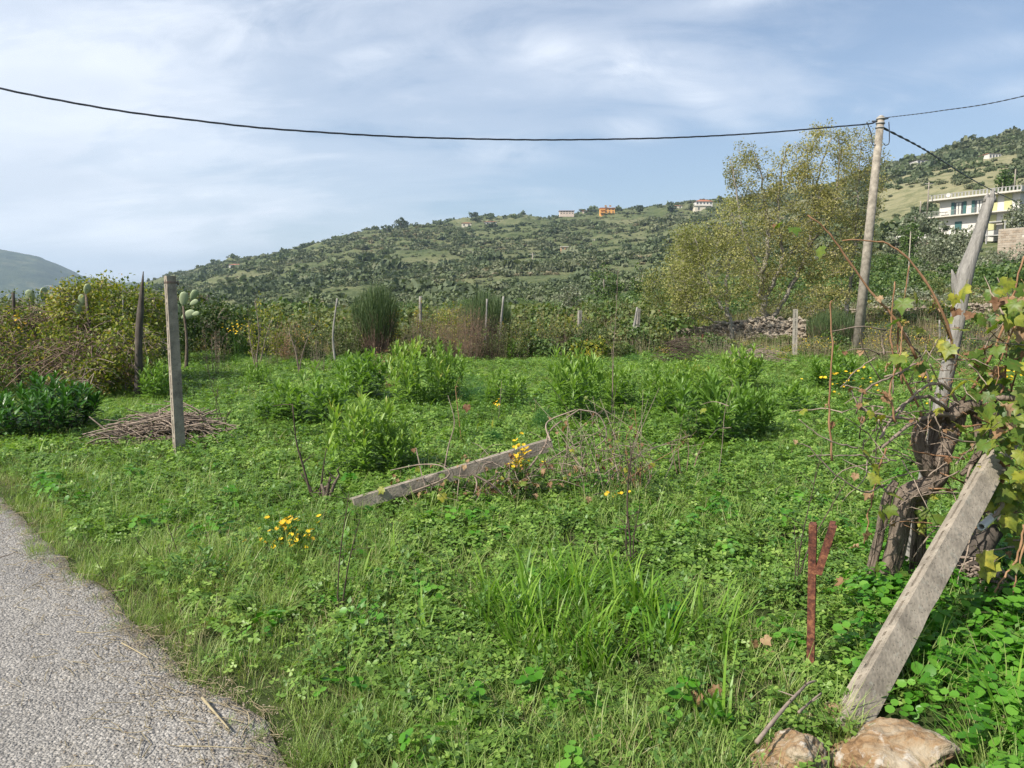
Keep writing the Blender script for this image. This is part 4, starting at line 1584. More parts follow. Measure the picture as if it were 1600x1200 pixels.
def house(label, px0, px1, ybot, ytop, D, mt, roof='tile', floors=2, nwin=4, depth=9, group='houses on the far ridges', name='house'):
    """simple far house; the roof, the walls and each window are its own parts"""
    pc = (px0 + px1) / 2
    if D < 2000:
        Ds = np.arange(150, D * 1.25, 4.0)
        hit = H((pc - 800) / 1173 * Ds, Ds) > zof(ybot, Ds)
        if hit.any():
            D = float(Ds[hit.argmax()]) + 2
    x0, x1 = (px0 - 800) / 1173 * D, (px1 - 800) / 1173 * D
    zb, zt = zof(ybot, D), zof(ytop, D)
    w = x1 - x0
    drop = min(4, max(1.5, zb - float(H((x0 + x1) / 2, D)) + 1.5)) if D < 2000 else 3
    h = zt - zb
    r = empty(name, (x0, D, zb), label, 'house', group)
    M = frame_M((x0, D, zb), (1, 0.04))
    rh = h * .24 if roof == 'tile' else h * .08
    wall = bpart('wall', mt, r, M, [((0, 0, -drop), (w, depth, h - rh))])
    mb = MB()
    e = w * .04 + .1
    if roof == 'tile':
        V = np.array([(-e, -e, h - rh), (w + e, -e, h - rh), (w + e, depth + e, h - rh), (-e, depth + e, h - rh), (w * .28, depth / 2, h), (w * .72, depth / 2, h)])
        V = V @ np.array(M.to_3x3()).T + np.array(M.translation)
        mb.add(V, [(0, 1, 5, 4), (2, 3, 4, 5), (0, 3, 2, 1)], [(1, 2, 5), (3, 0, 4)])
        mb.build('roof', ROOFT, r, False)
    else:
        mb.box((-e, -e, h - rh), (w + e, depth + e, h), M=M)
        mb.build('roof', ROOFT if roof == 'flatred' else CONSL, r, False)
    fh = (h - rh) / floors
    for f in range(floors):
        for k in range(nwin):
            cx = w * (k + .5) / nwin
            ww, wh = min(w / nwin * .45, 1.4), fh * .5
            bpart('window', GLASSD, r, M, [((cx - ww / 2, -.06, f * fh + fh * .25), (cx + ww / 2, .1, f * fh + fh * .25 + wh))])
    return r


house('tiny white house on the descending left ridge of the near hill', 359, 377, 419, 412, 900, WHITE, 'tile', 1, 2)
house('long pale house with a thin red roof, leftmost of the row by the orange house', 874, 896, 334.5, 329, 860, PINK, 'flatred', 2, 5)
house('long pale house half hidden by trees just left of the orange house', 910, 930, 334.5, 329, 860, PINK, 'flatred', 2, 5)
hO = house('bright orange three-storey house on the ridge', 937, 959, 336.5, 324.5, 840, ORANGE, 'flatred', 3, 4)
bpart('balcony', ORANGE, hO, frame_M(hO.location, (1, .04)), [((-1.2, -1.5, z), (5, 0, z + 1)) for z in (2.6, 5.6)])
for cx_ in (5, 10):
    bpart('chimney', OCHRE, hO, frame_M(hO.location, (1, .04)), [((cx_, 3, 9.8), (cx_ + 2, 5, 11.3))])
house('white house with a broad red hipped roof on the ridge', 1084, 1110, 326, 311, 780, WHITE, 'tile', 2, 5)
house('low cream annex in front of the white house with the broad red roof', 1083, 1106, 330, 321, 770, CREAM, 'flat', 1, 2)
house('low red roof peeping over the ridge left of the broad-roofed white house', 1050, 1063, 326, 320, 800, CREAM, 'tile', 1, 2)
house('pale roof low on the ridge right of the hilltop clump', 722, 737, 354, 347, 860, CREAM, 'tile', 1, 2)
house('whitish roof on the ridge midway between hilltop clump and row of houses', 757, 776, 351, 345, 860, WHITE, 'tile', 1, 2)
house('white house with red roof left of centre on the right-hand ridge', 1422, 1446, 257, 247.5, 450, WHITE, 'tile', 1, 4)
house('small white house with red roof high on the right under the wooded summit', 1532, 1551, 248, 237, 500, WHITE, 'tile', 1, 4)
house('pale stone ruin of ochre blocks alone on the green hillside', 876, 888, 397, 385, 480, OCHRE, 'flat', 2, 2, depth=4, name='ruined_house')
house('tiny white house, upper one on the blue mountain', 43, 48, 437, 433.5, 3050, WHITE, 'flat', 1, 2, depth=12, group='houses on the blue mountain')
house('pair of pale houses low on the blue mountain beside the prickly pear', 71, 80, 450, 446, 2850, WHITE, 'flat', 1, 3, depth=12, group='houses on the blue mountain')
house('white sheds at the foot of the blue mountain behind the left stake', 25, 36, 473, 469, 2500, WHITE, 'flat', 1, 3, depth=12, group='houses on the blue mountain')

# small roofed shed in the gully
D = 118
x0, x1 = (813 - 800) / 1173 * D, (846 - 800) / 1173 * D
zb, ze, zr = zof(497, D), zof(486.5, D), zof(479, D)
sh = empty('shed', (x0, D, zb), 'small white shed with terracotta gable roof half hidden in the gully behind the scrub', 'shed')
mb = MB()
g0 = .9
mb.box((x0 + .15, D, zb - 3), (x0 + .9, D + 3, ze))
mb.box((x0 + .9, D + .4, zb - 3), (x1, D + 3, ze))
mb.build('wall', WHITE, sh, False)
mb = MB()
xm = x0 + .75
mb.add([(x0 - .2, D - .3, ze - .1), (xm, D - .3, zr), (xm + .0, D - .25, zr - .22), (x0, D - .25, ze - .22)], [(0, 1, 2, 3)])
mb.add([(x0 - .2, D - .35, ze - .15), (xm, D - .35, zr), (x1 - .3, D + 1.6, zr), (x0 + .4, D + 3, ze)], [(0, 1, 2, 3)])
mb.add([(xm, D - .35, zr), (xm + 1.0, D - .35, ze - .15), (x1 + .3, D - .1, ze - .1), (x1 - .2, D + 1.6, zr)], [(0, 1, 2, 3)])
mb.build('roof', ROOFT, sh, False)


def villa():
    R_ = Vector((*((1584 - 800) / 1173 * 130, 130), 0))
    xd = Vector((.68, -1, 0)).normalized()
    Lw = 14.4
    L_ = R_ - xd * Lw
    zf1, zf2, zr = 15.2, 18.05, 20.95
    o = (L_.x, L_.y, 0)
    M = frame_M(o, xd)       # local x along the facade to the right, +y is away from the viewer's side
    r = empty('villa', (L_.x, L_.y, 12.0), 'white two-storey villa with teal shutters, long balcony and flat railed roof on the right hillside', 'house')
    wall = bpart('wall', WHITE, r, M, [((1.1, 0, 11.5), (Lw, 9.0, zr))])
    bpart('stone_base', STONE, r, M, [((-6.5, -2.2, 8.5), (9.3, -.02, 13.9))])
    bpart('roof_slab', CONSL, r, M, [((-.6, -1.3, zr), (Lw + .6, 10, zr + .28))])
    rl = bpart('roof_railing', RAIL, r, M, [((-.6, -1.28, zr + .95), (Lw + .6, -1.16, zr + 1.05))])
    for k in range(27):
        x = -.55 + k * (Lw + 1.0) / 26
        bpart('baluster', RAIL, rl, M, [((x, -1.26, zr + .28), (x + .26, -1.18, zr + .95))])
    bpart('parapet', CONSL, r, M, [((Lw + .48, -1.1, zr + .28), (Lw + .58, 9.9, zr + 1.0))])
    bpart('balcony', CONSL, r, M, [((-1.3, -1.4, zf2 - .22), (Lw + .1, -.01, zf2))])
    br = bpart('balcony_railing', RAIL, r, M, [((-1.3, -1.38, zf2 + .9), (1.9, -1.32, zf2 + .96)), ((-1.3, -1.38, zf2 + .1), (1.9, -1.32, zf2 + .16))])
    for k in range(14):
        x = -1.28 + k * .24
        bpart('baluster', RAIL, br, M, [((x, -1.36, zf2), (x + .05, -1.33, zf2 + .9))])
    # french windows with shutters
    for cx in (4.5, 8.0):
        w = bpart('window', GLASSD, r, M, [((cx - .75, -.04, zf2 + .02), (cx + .75, .1, zf2 + 2.3))])
        bpart('curtain', WHITE, w, M, [((cx - .42, -.06, zf2 + .1), (cx - .08, -.045, zf2 + 2.2)), ((cx + .08, -.06, zf2 + .1), (cx + .42, -.045, zf2 + 2.2))])
        for s_ in (-1, 1):
            bpart('shutter', TEAL, r, M, [((min(cx + s_ * .78, cx + s_ * 1.3), -.12, zf2 + .02), (max(cx + s_ * .78, cx + s_ * 1.3), -.03, zf2 + 2.35))])
        bpart('window_railing', RAIL, r, M, [((cx - 1.2, -1.36, zf2 + .85), (cx + 1.2, -1.32, zf2 + .9))] + [((cx - 1.2 + k * .2, -1.35, zf2), (cx - 1.17 + k * .2, -1.33, zf2 + .85)) for k in range(13)])
    for a, b_ in ((9.6, 10.9), (12.0, 13.2)):
        bpart('shutter', LIME, r, M, [((a, -.09, zf2 + .02), (b_, -.02, zr - .02))])
        bpart('shutter', LIME, r, M, [((a, -.09, zf1 - .3), (b_, -.02, zf2 - .5))])
    for cx in (4.6, 8.3):
        bpart('shutter', TEAL, r, M, [((cx - .6, -.08, zf1 + .2), (cx + .6, -.01, zf1 + 1.7))])
    bpart('terrace_wall', WHITE, r, M, [((-6.5, -2.4, 13.9), (1.5, -2.15, 14.9)), ((4.6, -2.4, 13.9), (10.2, -2.15, 15.0))])
    bpart('porch', RAIL, r, M, [((10.6, -3.2, 13.6), (13.8, -.3, 13.8)), ((10.6, -3.2, 15.9), (13.8, -.3, 16.1)), ((10.7, -3.1, 10), (10.9, -2.9, 15.9)), ((13.5, -3.1, 10), (13.7, -2.9, 15.9))])
    bpart('table', RAIL, r, M, [((1.4, -1.1, zf2 + .65), (2.9, -.4, zf2 + .72)), ((1.5, -1, zf2), (1.56, -.9, zf2 + .65)), ((2.7, -1, zf2), (2.76, -.9, zf2 + .65))])
    mb = MB()
    th = np.linspace(0, 2 * np.pi, 13)[:-1]
    c = np.array([3.2, -1.4, zr + .75])
    V = np.vstack([c + np.stack([np.cos(th) * .4, np.full(12, .0), np.sin(th) * .4], 1), [c + np.array([0, .15, 0])]])
    V = V @ np.array(M.to_3x3()).T + np.array(M.translation)
    mb.add(V, None, [(i, (i + 1) % 12, 12) for i in range(12)])
    mb.build('satellite_dish', WHITE, r)


villa()


def brick_wall():
    D = 78
    a, b_ = P(1558, 392, D), P(1640, 380, D - 4)
    a.z -= .4
    d = (b_ - a)
    d.z = 0
    Lw = d.length
    r = empty('brick_wall', (a.x, a.y, a.z - 1), 'pale unfinished brick wall at the right edge below the villa', 'wall')
    M = frame_M((a.x, a.y, a.z), d)
    zt = zof(358, D) - a.z
    bpart('mortar', CONSL, r, M, [((.02, .03, -2.0), (Lw, .3, zt - .02))])
    h = .235
    n = int(zt / h)
    base = {}
    rs = RS(5)
    k = 0
    for j in range(-6, n):
        for i in range(int(Lw / .5) + 1):
            x = i * .5 - (.25 if j % 2 else 0)
            x0, x1 = max(0, x) + .01, min(Lw, x + .48)
            if x1 - x0 < .1 or k > 290:
                continue
            if j < n - 2 and 2.2 < x < 3.0 and j > n - 6:
                continue
            bpart('brick', BRICKM if rs.rand() < .7 else BRICKM2, r, M, [((x0, -.01 * rs.rand(), j * h + .012), (x1, .06, j * h + h - .012))])
            k += 1


brick_wall()


def rubble_wall(name, label, pts, h0, h1, seed, size=.28, thick=.35, n=1400, lean=.25):
    """pts: polyline on the ground; stones piled into a sloping face"""
    rs = RS(seed)
    pts = np.asarray([tuple(p)[:2] for p in pts], float)
    seg = np.hypot(*np.diff(pts, axis=0).T)
    L = np.concatenate([[0], np.cumsum(seg)])
    r = empty(name, (pts[0, 0], pts[0, 1], float(H(*pts[0]))), label, 'wall')
    core, st = MB(), MB()
    ns = 60
    s = np.linspace(0, L[-1], ns)
    X, Y = np.interp(s, L, pts[:, 0]), np.interp(s, L, pts[:, 1])
    tx, ty = np.gradient(X), np.gradient(Y)
    l = np.hypot(tx, ty)
    nx_, ny_ = ty / l, -tx / l            # towards the viewer for left-to-right polylines
    hh = np.interp(s, [0, L[-1]], [h0, h1]) * (1 + .18 * fbm(s * .6, s * 0, 3, seed))
    zb = H(X, Y)
    prof = [(lean * 1.0 + .05, -.3), (lean * .5, .5), (0, 1.0), (-thick - .6, 1.02), (-thick - 1.2, .3)]
    V = np.array([[(X[i] + nx_[i] * a * hh[i], Y[i] + ny_[i] * a * hh[i], zb[i] + hh[i] * b_ * .96 - .05) for a, b_ in prof] for i in range(ns)])
    m = len(prof)
    i = np.arange(ns - 1)[:, None] * m
    j = np.arange(m - 1)[None]
    core.add(V.reshape(-1, 3), np.stack([i + j, i + m + j, i + m + j + 1, i + j + 1], -1).reshape(-1, 4))
    core.build('core', STONE, r)
    ico = np.array([[1, 0, 0], [-1, 0, 0], [0, 1, 0], [0, -1, 0], [0, 0, 1], [0, 0, -1], [.7, .7, .1], [-.7, .7, -.1], [.7, -.7, 0], [-.7, -.7, .1]])
    Ft = [(0, 6, 4), (6, 2, 4), (2, 7, 4), (7, 1, 4), (1, 9, 4), (9, 3, 4), (3, 8, 4), (8, 0, 4), (6, 0, 5), (2, 6, 5), (7, 2, 5), (1, 7, 5), (9, 1, 5), (3, 9, 5), (8, 3, 5), (0, 8, 5)]
    for k in range(n):
        q = rs.rand() * L[-1]
        ii = min(int(q / L[-1] * (ns - 1)), ns - 1)
        t = rs.rand() ** .9
        a = lean * (1 - t)
        c = np.array([X[ii] + nx_[ii] * a * hh[ii] + rs.normal() * .06, Y[ii] + ny_[ii] * a * hh[ii], zb[ii] + hh[ii] * t])
        c[:2] += rs.normal(size=2) * .03
        sz = size * rs.uniform(.2, 1.15)
        v = ico * (1 + rs.normal(size=(10, 3)) * .24) * np.array([1, .8, rs.uniform(.6, .95)]) * sz * .5
        an = rs.normal() * .5
        v = v @ np.array([[math.cos(an), -math.sin(an), 0], [math.sin(an), math.cos(an), 0], [0, 0, 1]]).T
        st.add(v + c, None, Ft, rs.rand())
    tag(st.build('stones', STONE, r, False), kind='stuff')
    return r


rubble_wall('rubble_wall', 'collapsed grey rubble wall behind the willow at the far edge of the field', [GD(1050, 27.5), GD(1110, 28), GD(1200, 28), GD(1262, 27.5)], .80, 1.1, 3, .26, n=800, lean=1.3)
rubble_wall('terrace_wall', 'long dry-stone terrace wall behind the utility pole', [GD(1270, 36), GD(1400, 36), GD(1520, 35), GD(1720, 34)], .8, 1.1, 4, .30, n=2000, lean=.15)
rubble_wall('terrace_wall', 'upper pale terrace bank right of the wooden post', [GD(1370, 44), GD(1500, 43), GD(1720, 41)], .8, 1.2, 6, .34, n=1200, lean=.3)

# hillside utility poles
def small_pole(label, px, ybot, ytop, D, r0=.12, cross=True):
    x = (px - 800) / 1173 * D
    zb, zt = zof(ybot, D) - 1.5, zof(ytop, D)
    p = empty('utility_pole', (x, D, zb), label, 'pole', 'utility poles on the hillside')
    MB().tube([(x, D, zb), (x, D, (zb + zt) / 2), (x, D, zt)], [r0 * 1.3, r0 * 1.1, r0 * .8], 8).build('shaft', POLEC, p)
    if cross:
        MB().tube([(x - r0 * 6, D, zt - r0 * 3), (x + r0 * 6, D, zt - r0 * 3)], r0 * .5, 5).build('crossarm', RAIL, p)


small_pole('grey utility pole with crossarm standing left of the villa', 1442, 322, 284, 140)
small_pole('short pale post left of the villa pole', 1431, 322, 314, 140, .12, False)
small_pole('pale pole on the slope above the right end of the villa', 1574, 288, 264, 165, .14, False)
small_pole('hillside pole left of the ochre ruin', 832, 420, 395, 420, .28)
small_pole('thin hillside pole above and left of the bare slope', 736, 408, 391, 520, .28)
small_pole('hillside pole below the hilltop clump', 661, 380, 364, 700, .32)
small_pole('hillside pole between ruin and bright green tree', 968, 416, 402, 420, .25)
small_pole('tall thin pole beside the rounded bright green tree', 963, 462, 434, 110, .06, False)
small_pole('hillside pole right of the ruin and above it', 928, 384, 373, 560, .28)
small_pole('pole high on the green slope right of the hillside ruin', 952, 372, 363, 600, .28)
small_pole('pole among the pale olives left of the ruin', 794, 404, 391, 500, .25)
small_pole('pale post right of the utility pole beside the terrace', 1418, 440, 362, 52, .04, False)

# ------------------------------------------------------------------ field posts
def slotted_post(name, label, base, top, w, d, face, mt, taper=.85, slots=8, cat='post', wire=True, group=None, top_cap=True):
    """concrete vineyard post: w across the plain face, d across the slotted face; face = outward direction of the slotted face"""
    base, top = Vector(base), Vector(top)
    ax = (top - base)
    L = ax.length
    ax.normalize()
    fx = Vector(face)
    fx = (fx - ax * fx.dot(ax)).normalized()
    fy = ax.cross(fx)
    r = empty(name, base, label, cat, group)

    def M(t):
        return base + ax * (t * L)
    mb = MB()

    def prism(t0, t1, x0, x1, y0, y1):
        """x along fx (slot normal) and y along fy, in units of half sizes, tapered"""
        V = []
        for t in (t0, t1):
            k = 1 - (1 - taper) * t
            for (a, b_) in ((x0, y0), (x1, y0), (x1, y1), (x0, y1)):
                if abs(a) == 1 and abs(b_) == 1:
                    # worn, chipped arrises
                    c1 = float(fbm(np.array([t * L * 14 + a * 7]), np.array([b_ * 5.0 + L]), 3, 5)[0])
                    c2 = float(vnoise(np.array([t * L * 9 + a * 3]), np.array([b_ * 9.0 + L * 3]), 8)[0])
                    e = 1 - (.012 * c1 + (.11 * (c2 - .78) / .22 if c2 > .78 else 0))
                else:
                    e = 1.0
                V.append(tuple(M(t) + fx * (a * e * w / 2 * k) + fy * (b_ * e * d / 2 * k)))
        mb.add(V, [(0, 1, 2, 3), (4, 7, 6, 5), (0, 4, 5, 1), (1, 5, 6, 2), (2, 6, 7, 3), (3, 7, 4, 0)])
    ns = 48
    for k in range(ns):
        prism(k / ns, (k + 1) / ns, -1, .68, -1, 1)
    sw = .20
    for k in range(ns):
        prism(k / ns, (k + 1) / ns, .68, 1, -1, -sw)
        prism(k / ns, (k + 1) / ns, .68, 1, sw, 1)
    # bridges between the slots
    t = .015
    step = .985 / slots
    prism(0, t, .68, 1, -sw, sw)
    for k in range(slots):
        t0 = t + k * step
        prism(t0 + step * .62, t0 + step * .74, .68, .998, -sw, sw)
        prism(t0 + step * .84, min(1, t0 + step), .68, .998, -sw, sw)
    body = mb.build('post_body', mt, r, False)
    if wire:
        wz = M(.965)
        k = taper
        for dz_ in (0, .012):
            ring = [wz + ax * dz_ + fx * (a * (w / 2 * k + .004)) + fy * (b_ * (d / 2 * k + .004)) for a, b_ in ((1, 1), (1, -1), (-1, -1), (-1, 1), (1, 1))]
            mw = MB()
            mw.tube(ring, .002, 5)
            mw.build('wire', RUST, r)
        mw = MB()
        mw.tube(spline([wz - fx * (w * .5), wz - fx * (w * .5 + .03) + ax * .02, wz - fx * (w * .5 + .02) - ax * .015, wz - fx * (w * .5 + .04)], 14), .004, 5)
        mw.build('wire_knot', RUST, r)
    return r


b = G(281, 714)
b.z -= .25
t_ = P(265.5, 431, b.y + .02)
slotted_post('concrete_post', 'upright slotted concrete vineyard post standing in the grass on the left', b, t_, .105, .085, (-.72, -.69, 0), CONC, .92, 9)
b = P(1241, 575, 22.5)
b.z = float(H(b.x, b.y)) - .3
t_ = P(1243, 483, 22.5)
slotted_post('concrete_post', 'pale slotted concrete post standing left of the utility pole', b, t_, .13, .13, (-.2, -1, 0), CONC_L, .95, 7, wire=False)
b = P(905, 552, 25.5)
b.z = float(H(b.x, b.y)) - .3
slotted_post('concrete_post', 'thin concrete post among the scrub at the far middle of the field', b, P(906, 485, 25.5), .12, .12, (.3, -1, 0), CONC_L, .95, 6, wire=False)
b = P(994, 556, 25)
b.z = float(H(b.x, b.y)) - .3
slotted_post('concrete_post', 'short concrete post leaning against a wooden stake near the fallen brush', b, P(998, 482, 25), .10, .10, (.3, -1, 0), CONC_L, .95, 6, wire=False)

# fallen beam lying over the brush
pa = G(551, 804)
pa.z += .03
pb = P(858, 695, pa.y + .95)
slotted_post('fallen_concrete_post', 'fallen concrete vineyard post lying tilted over dead vines mid-field', pb + (pb - pa) * .0, pa + Vector((0, 0, .05)), .105, .12, (.25, .35, 1), CONC, .9, 8, wire=False)

# the leaning post in the right foreground
pa = P(1352, 1090, 2.95)
pa = P(1342, 1104, 2.74)
pb = P(1590, 655, 4.15)
dd = (pb - pa).normalized()
slotted_post('leaning_concrete_post', 'large concrete post leaning back to the right under the old grapevine', pa - dd * .14, pb, .108, .085, (-.74, .06, .56), CONC, .90, 9, wire=False)

# rusty iron post with a brace
def rusty():
    b = G(1268, 1066)
    b.z -= .15
    t = P(1271, 818, b.y + .0)
    r = empty('rusty_iron_post', b, 'rusty brown iron post with a short slanting brace near the ochre rocks', 'post')
    ax = (t - b).normalized()
    X = Vector((.86, -.5, 0)).normalized()
    Y = Vector((-.5, -.86, 0)).normalized()

    def bar(a, c, w, th, X, Y):
        mb = MB()
        # angle iron: two flanges meeting at the corner
        def slab(x0, x1, y0, y1):
            V = []
            for p in (a, c):
                for (u, v) in ((x0, y0), (x1, y0), (x1, y1), (x0, y1)):
                    V.append(tuple(p + X * u + Y * v))
            mb.add(V, [(0, 3, 2, 1), (4, 5, 6, 7), (0, 1, 5, 4), (1, 2, 6, 5), (2, 3, 7, 6), (3, 0, 4, 7)])
        slab(-w / 2, w / 2, 0, th)
        slab(-w / 2, -w / 2 + th, -w * .9, -.0005)
        return mb
    bar(b, t, .030, .024, X, Y).build('upright', RUST, r, False)
    s = P(1279, 893, b.y - .03)
    e = P(1302, 820, b.y - .06)
    bar(s, e, .030, .022, X, Vector((-.4, -.7, -.3)).normalized()).build('brace', RUST, r, False)


rusty()


def stake(label, pxb, pyb, pxt, pyt, D, r0, r1, mt, name='wooden_stake', seed=1, point=False, bend=0.0, ground=True, group='wooden stakes along the field edge'):
    b = P(pxb, pyb, D)
    t = P(pxt, pyt, D)
    if ground:
        b.z = float(H(b.x, b.y)) - .15
    m = (b + t) / 2 + Vector((bend, 0, 0))
    r = empty(name, b, label, 'stake', group)
    s = spline([b, m, t], 12)
    rr = np.linspace(r0, r1, 12)
    if point:
        rr[-3:] = [r1 * .85, r1 * .5, r1 * .12]
    MB().tube(s, rr, 8, ridge=.25, seed=seed).build('shaft', mt, r)
    return r


stake('dark tapering wooden stake with pointed top in the hedge left of the upright concrete post', 213, 590, 224, 424, 12.5, .075, .045, DARKWOOD, seed=3, point=True, bend=-.03)
stake('short grey stake in the hedge at the far left edge', 27, 560, 20, 457, 13.5, .04, .03, DARKWOOD, seed=4)
stake('pale thin crooked stake behind the shrubs left of the large broom', 526, 575, 527, 466, 19, .035, .022, GREYWOOD, seed=5, bend=-.10)
stake('grey stake among yellow flowers right of the large broom', 657, 530, 657, 463, 23, .06, .045, GREYWOOD, seed=6)
stake('slim pale stake at the right broom bush', 757, 520, 761, 467, 23, .04, .03, GREYWOOD, seed=7)
stake('pale bent stake right of the right broom bush', 781, 545, 787, 463, 22.5, .045, .03, GREYWOOD, seed=8, bend=-.04)
stake('wooden stake leaning right against the short concrete post', 982, 556, 996, 480, 24.8, .05, .04, GREYWOOD, seed=9)
stake('thin upright stick in the left hedge below the mound', 191, 520, 192, 468, 13.8, .018, .012, GREYWOOD, seed=10)
stake('thin stake left of the concrete post far across the field', 916, 550, 914, 508, 25.3, .03, .02, GREYWOOD, seed=11)
stake('grey stake at the right end of the scrub near the terrace', 1470, 560, 1468, 500, 22, .03, .025, GREYWOOD, seed=12)
b = P(1098, 560, 26)
b.z = float(H(b.x, b.y)) - .1
rr_ = empty('iron_stake', b, 'short rusty iron stake in front of the rubble wall', 'stake')
MB().box((b.x - .04, b.y - .03, b.z), (b.x + .04, b.y + .03, zof(522, 26))).build('shaft', RUST, rr_, False)


# ------------------------------------------------------------------ utility pole and cables
D0 = 23.0
pb = P(1337, 562, D0)
pb.z = float(H(pb.x, pb.y)) - .3
pt = P(1376.5, 183, D0)
up = empty('utility_pole', pb, 'tall round tapering concrete utility pole carrying the cables', 'pole')
MB().tube([pb, pb.lerp(pt, .5), pt], [.155, .132, .104], 20).build('shaft', POLEC, up)
ax = (pt - pb).normalized()
for k in (0, 1, 2):
    q = pt - ax * (.05 + .13 * k)
    MB().tube([q - ax * .02, q + ax * .02], .128, 16).build('band', RAIL, up)
MB().tube([pt - ax * .005, pt + ax * .05], [.10, .05], 12).build('cap', RAIL, up)
CABLE = plain('black_cable', (.028, .032, .045), .5, var=.1)
CABLE_B = plain('steel_blue_cable', (.05, .065, .09), .5, var=.1)


def cable(label, pts, r, strands=3, pitch=1.2, mt=CABLE, n=240):
    s = spline(pts, n)
    L = np.concatenate([[0], np.cumsum(np.linalg.norm(np.diff(s, axis=0), axis=1))])
    mb = MB()
    T = np.gradient(s, axis=0)
    T /= np.linalg.norm(T, axis=1)[:, None]
    X = np.cross(T, [0, 0, 1.0])
    X /= np.linalg.norm(X, axis=1)[:, None]
    Y = np.cross(X, T)
    for k in range(strands):
        a = L / pitch * 2 * np.pi + k * 2 * np.pi / strands
        off = (X * np.cos(a)[:, None] + Y * np.sin(a)[:, None]) * (r * .95 if strands > 1 else 0)
        mb.tube(s + off, r if strands > 1 else r, 5, cap=True)
    o = mb.build('cable', mt)
    tag(o, label, 'cable', 'overhead cables')
    return o


A = np.array([pt.x - .12, pt.y]) 
Bp = P(0, 138, 15.0)
samples = [(1357, 193.5), (1300, 198.5), (1200, 207), (1100, 213), (1000, 216.5), (850, 218.5), (700, 216), (600, 212.5), (500, 206.5), (400, 199), (300, 187.5), (200, 175), (100, 158), (0, 138), (-150, 102), (-330, 48)]
cp = [pt + Vector((-.13, 0, -.12))]
dirx, diry = Bp.x - A[0], Bp.y - A[1]
for px, py in samples:
    u = (px - 800) / (F * CP + (600 - py) * SP)
    # A + t*dir on the plane x = u*y
    t = (u * A[1] - A[0]) / (dirx - u * diry)
    yy = A[1] + t * diry
    cp.append(P(px, py, yy))
cable('twisted black cable sagging across the sky to the utility pole', cp, .0115, 3, 1.5, n=420)
e = P(1600, 150, 15.5)
e2 = e + (e - pt) * .9 + Vector((0, 0, .5))
cable('thin straight cable running up to the right from the pole top', [pt + Vector((.1, 0, -.02)), (pt + e) / 2 + Vector((0, 0, -.06)), e, e2], .007, 2, .6, n=120)
v0, v1 = pt + Vector((.1, 0, -.32)), P(1600, 318, 60)
v2 = P(1660, 345, 90)
cb = [v0] + [P(px, py, D) for px, py, D in ((1440, 231, 27), (1480, 256, 32), (1520, 281, 39), (1560, 302, 48), (1600, 319, 60), (1660, 340, 90))]
cable('thick dark cable drooping from the pole towards the villa', cb, .019, 2, 1.8, n=160)
# drip loops and clamp
for k, (dx_, lab) in enumerate(((-.16, 0), (.14, 0))):
    s0 = pt + Vector((dx_ * 1.2, -.05, -.15))
    lp = [s0 + Vector((-.25 if dx_ < 0 else .05, 0, 0)), s0 + Vector((dx_ * .6, 0, -.35)), s0 + Vector((dx_ * .6 + (.04 if dx_ < 0 else 0), 0, -.62)), s0 + Vector((-.02 * np.sign(dx_), 0, -.68)), s0 + Vector((-dx_ * .5, 0, -.62))]
    MB().tube(spline(lp, 20), .014, 5).build('drip_loop', CABLE, up)
MB().tube([pt + Vector((-.26, 0, -.12)), pt + Vector((-.1, 0, -.12))], .028, 8).build('clamp', CABLE_B, up)
MB().tube([pt + Vector((.1, 0, -.06)), pt + Vector((.22, 0, -.03))], .024, 8).build('clamp', CABLE_B, up)

# ------------------------------------------------------------------ leafy shrubs in the field
def shrub_mesh(seed, nst, hgt, spread, leaf, per, lm, upr=.5):
    """many upright stems, each ringed with lance leaves and ending in a bright rosette"""
    rs = RS(seed)
    lv, st = MB(), MB()
    for k in range(nst):
        a = rs.rand() * 6.28
        q = math.sqrt(rs.rand())
        rr = q * spread
        b = np.array([math.cos(a) * rr * .45, math.sin(a) * rr * .45, 0])
        h = hgt * (1.05 - .42 * q ** 2) * rs.uniform(.7, 1.1)
        tip = np.array([math.cos(a) * rr, math.sin(a) * rr, h])
        mid = (b + tip) / 2 + np.array([math.cos(a), math.sin(a), 0]) * rr * .12
        s = spline([b, mid, tip], 7)
        st.tube(s, np.linspace(.0055, .0025, 7), 4, rs.rand(), cap=False)
        n = per
        t = np.concatenate([np.linspace(.18, .85, n - n // 3), rs.uniform(.86, 1.0, n // 3)])
        pos = np.array([np.interp(t, np.linspace(0, 1, 7), s[:, i]) for i in range(3)]).T
        an = np.arange(n) * 2.4 + rs.rand() * 6
        el = np.interp(t, [.18, .6, .9, 1.0], [.0, .45, .8, 1.25]) + rs.normal(size=n) * .18
        d = np.stack([np.cos(an) * np.cos(el), np.sin(an) * np.cos(el), np.sin(el)], 1)
        nm = np.stack([-np.cos(an) * np.sin(el), -np.sin(an) * np.sin(el), np.cos(el)], 1)
        sz = leaf * np.interp(t, [.18, .5, .85, 1], [.8, 1.1, .95, .55]) * rs.uniform(.75, 1.15, n)
        lv.leaves(LANCE, pos, d, nm + rs.normal(size=(n, 3)) * .15, sz, np.clip(.15 + .6 * t ** 2 + rs.normal(size=n) * .14, 0, 1))
    return lv.mesh('foliage', [lm]), st.mesh('stems', [DARKTWIG if lm is L_SHRUBD else L_MERC])


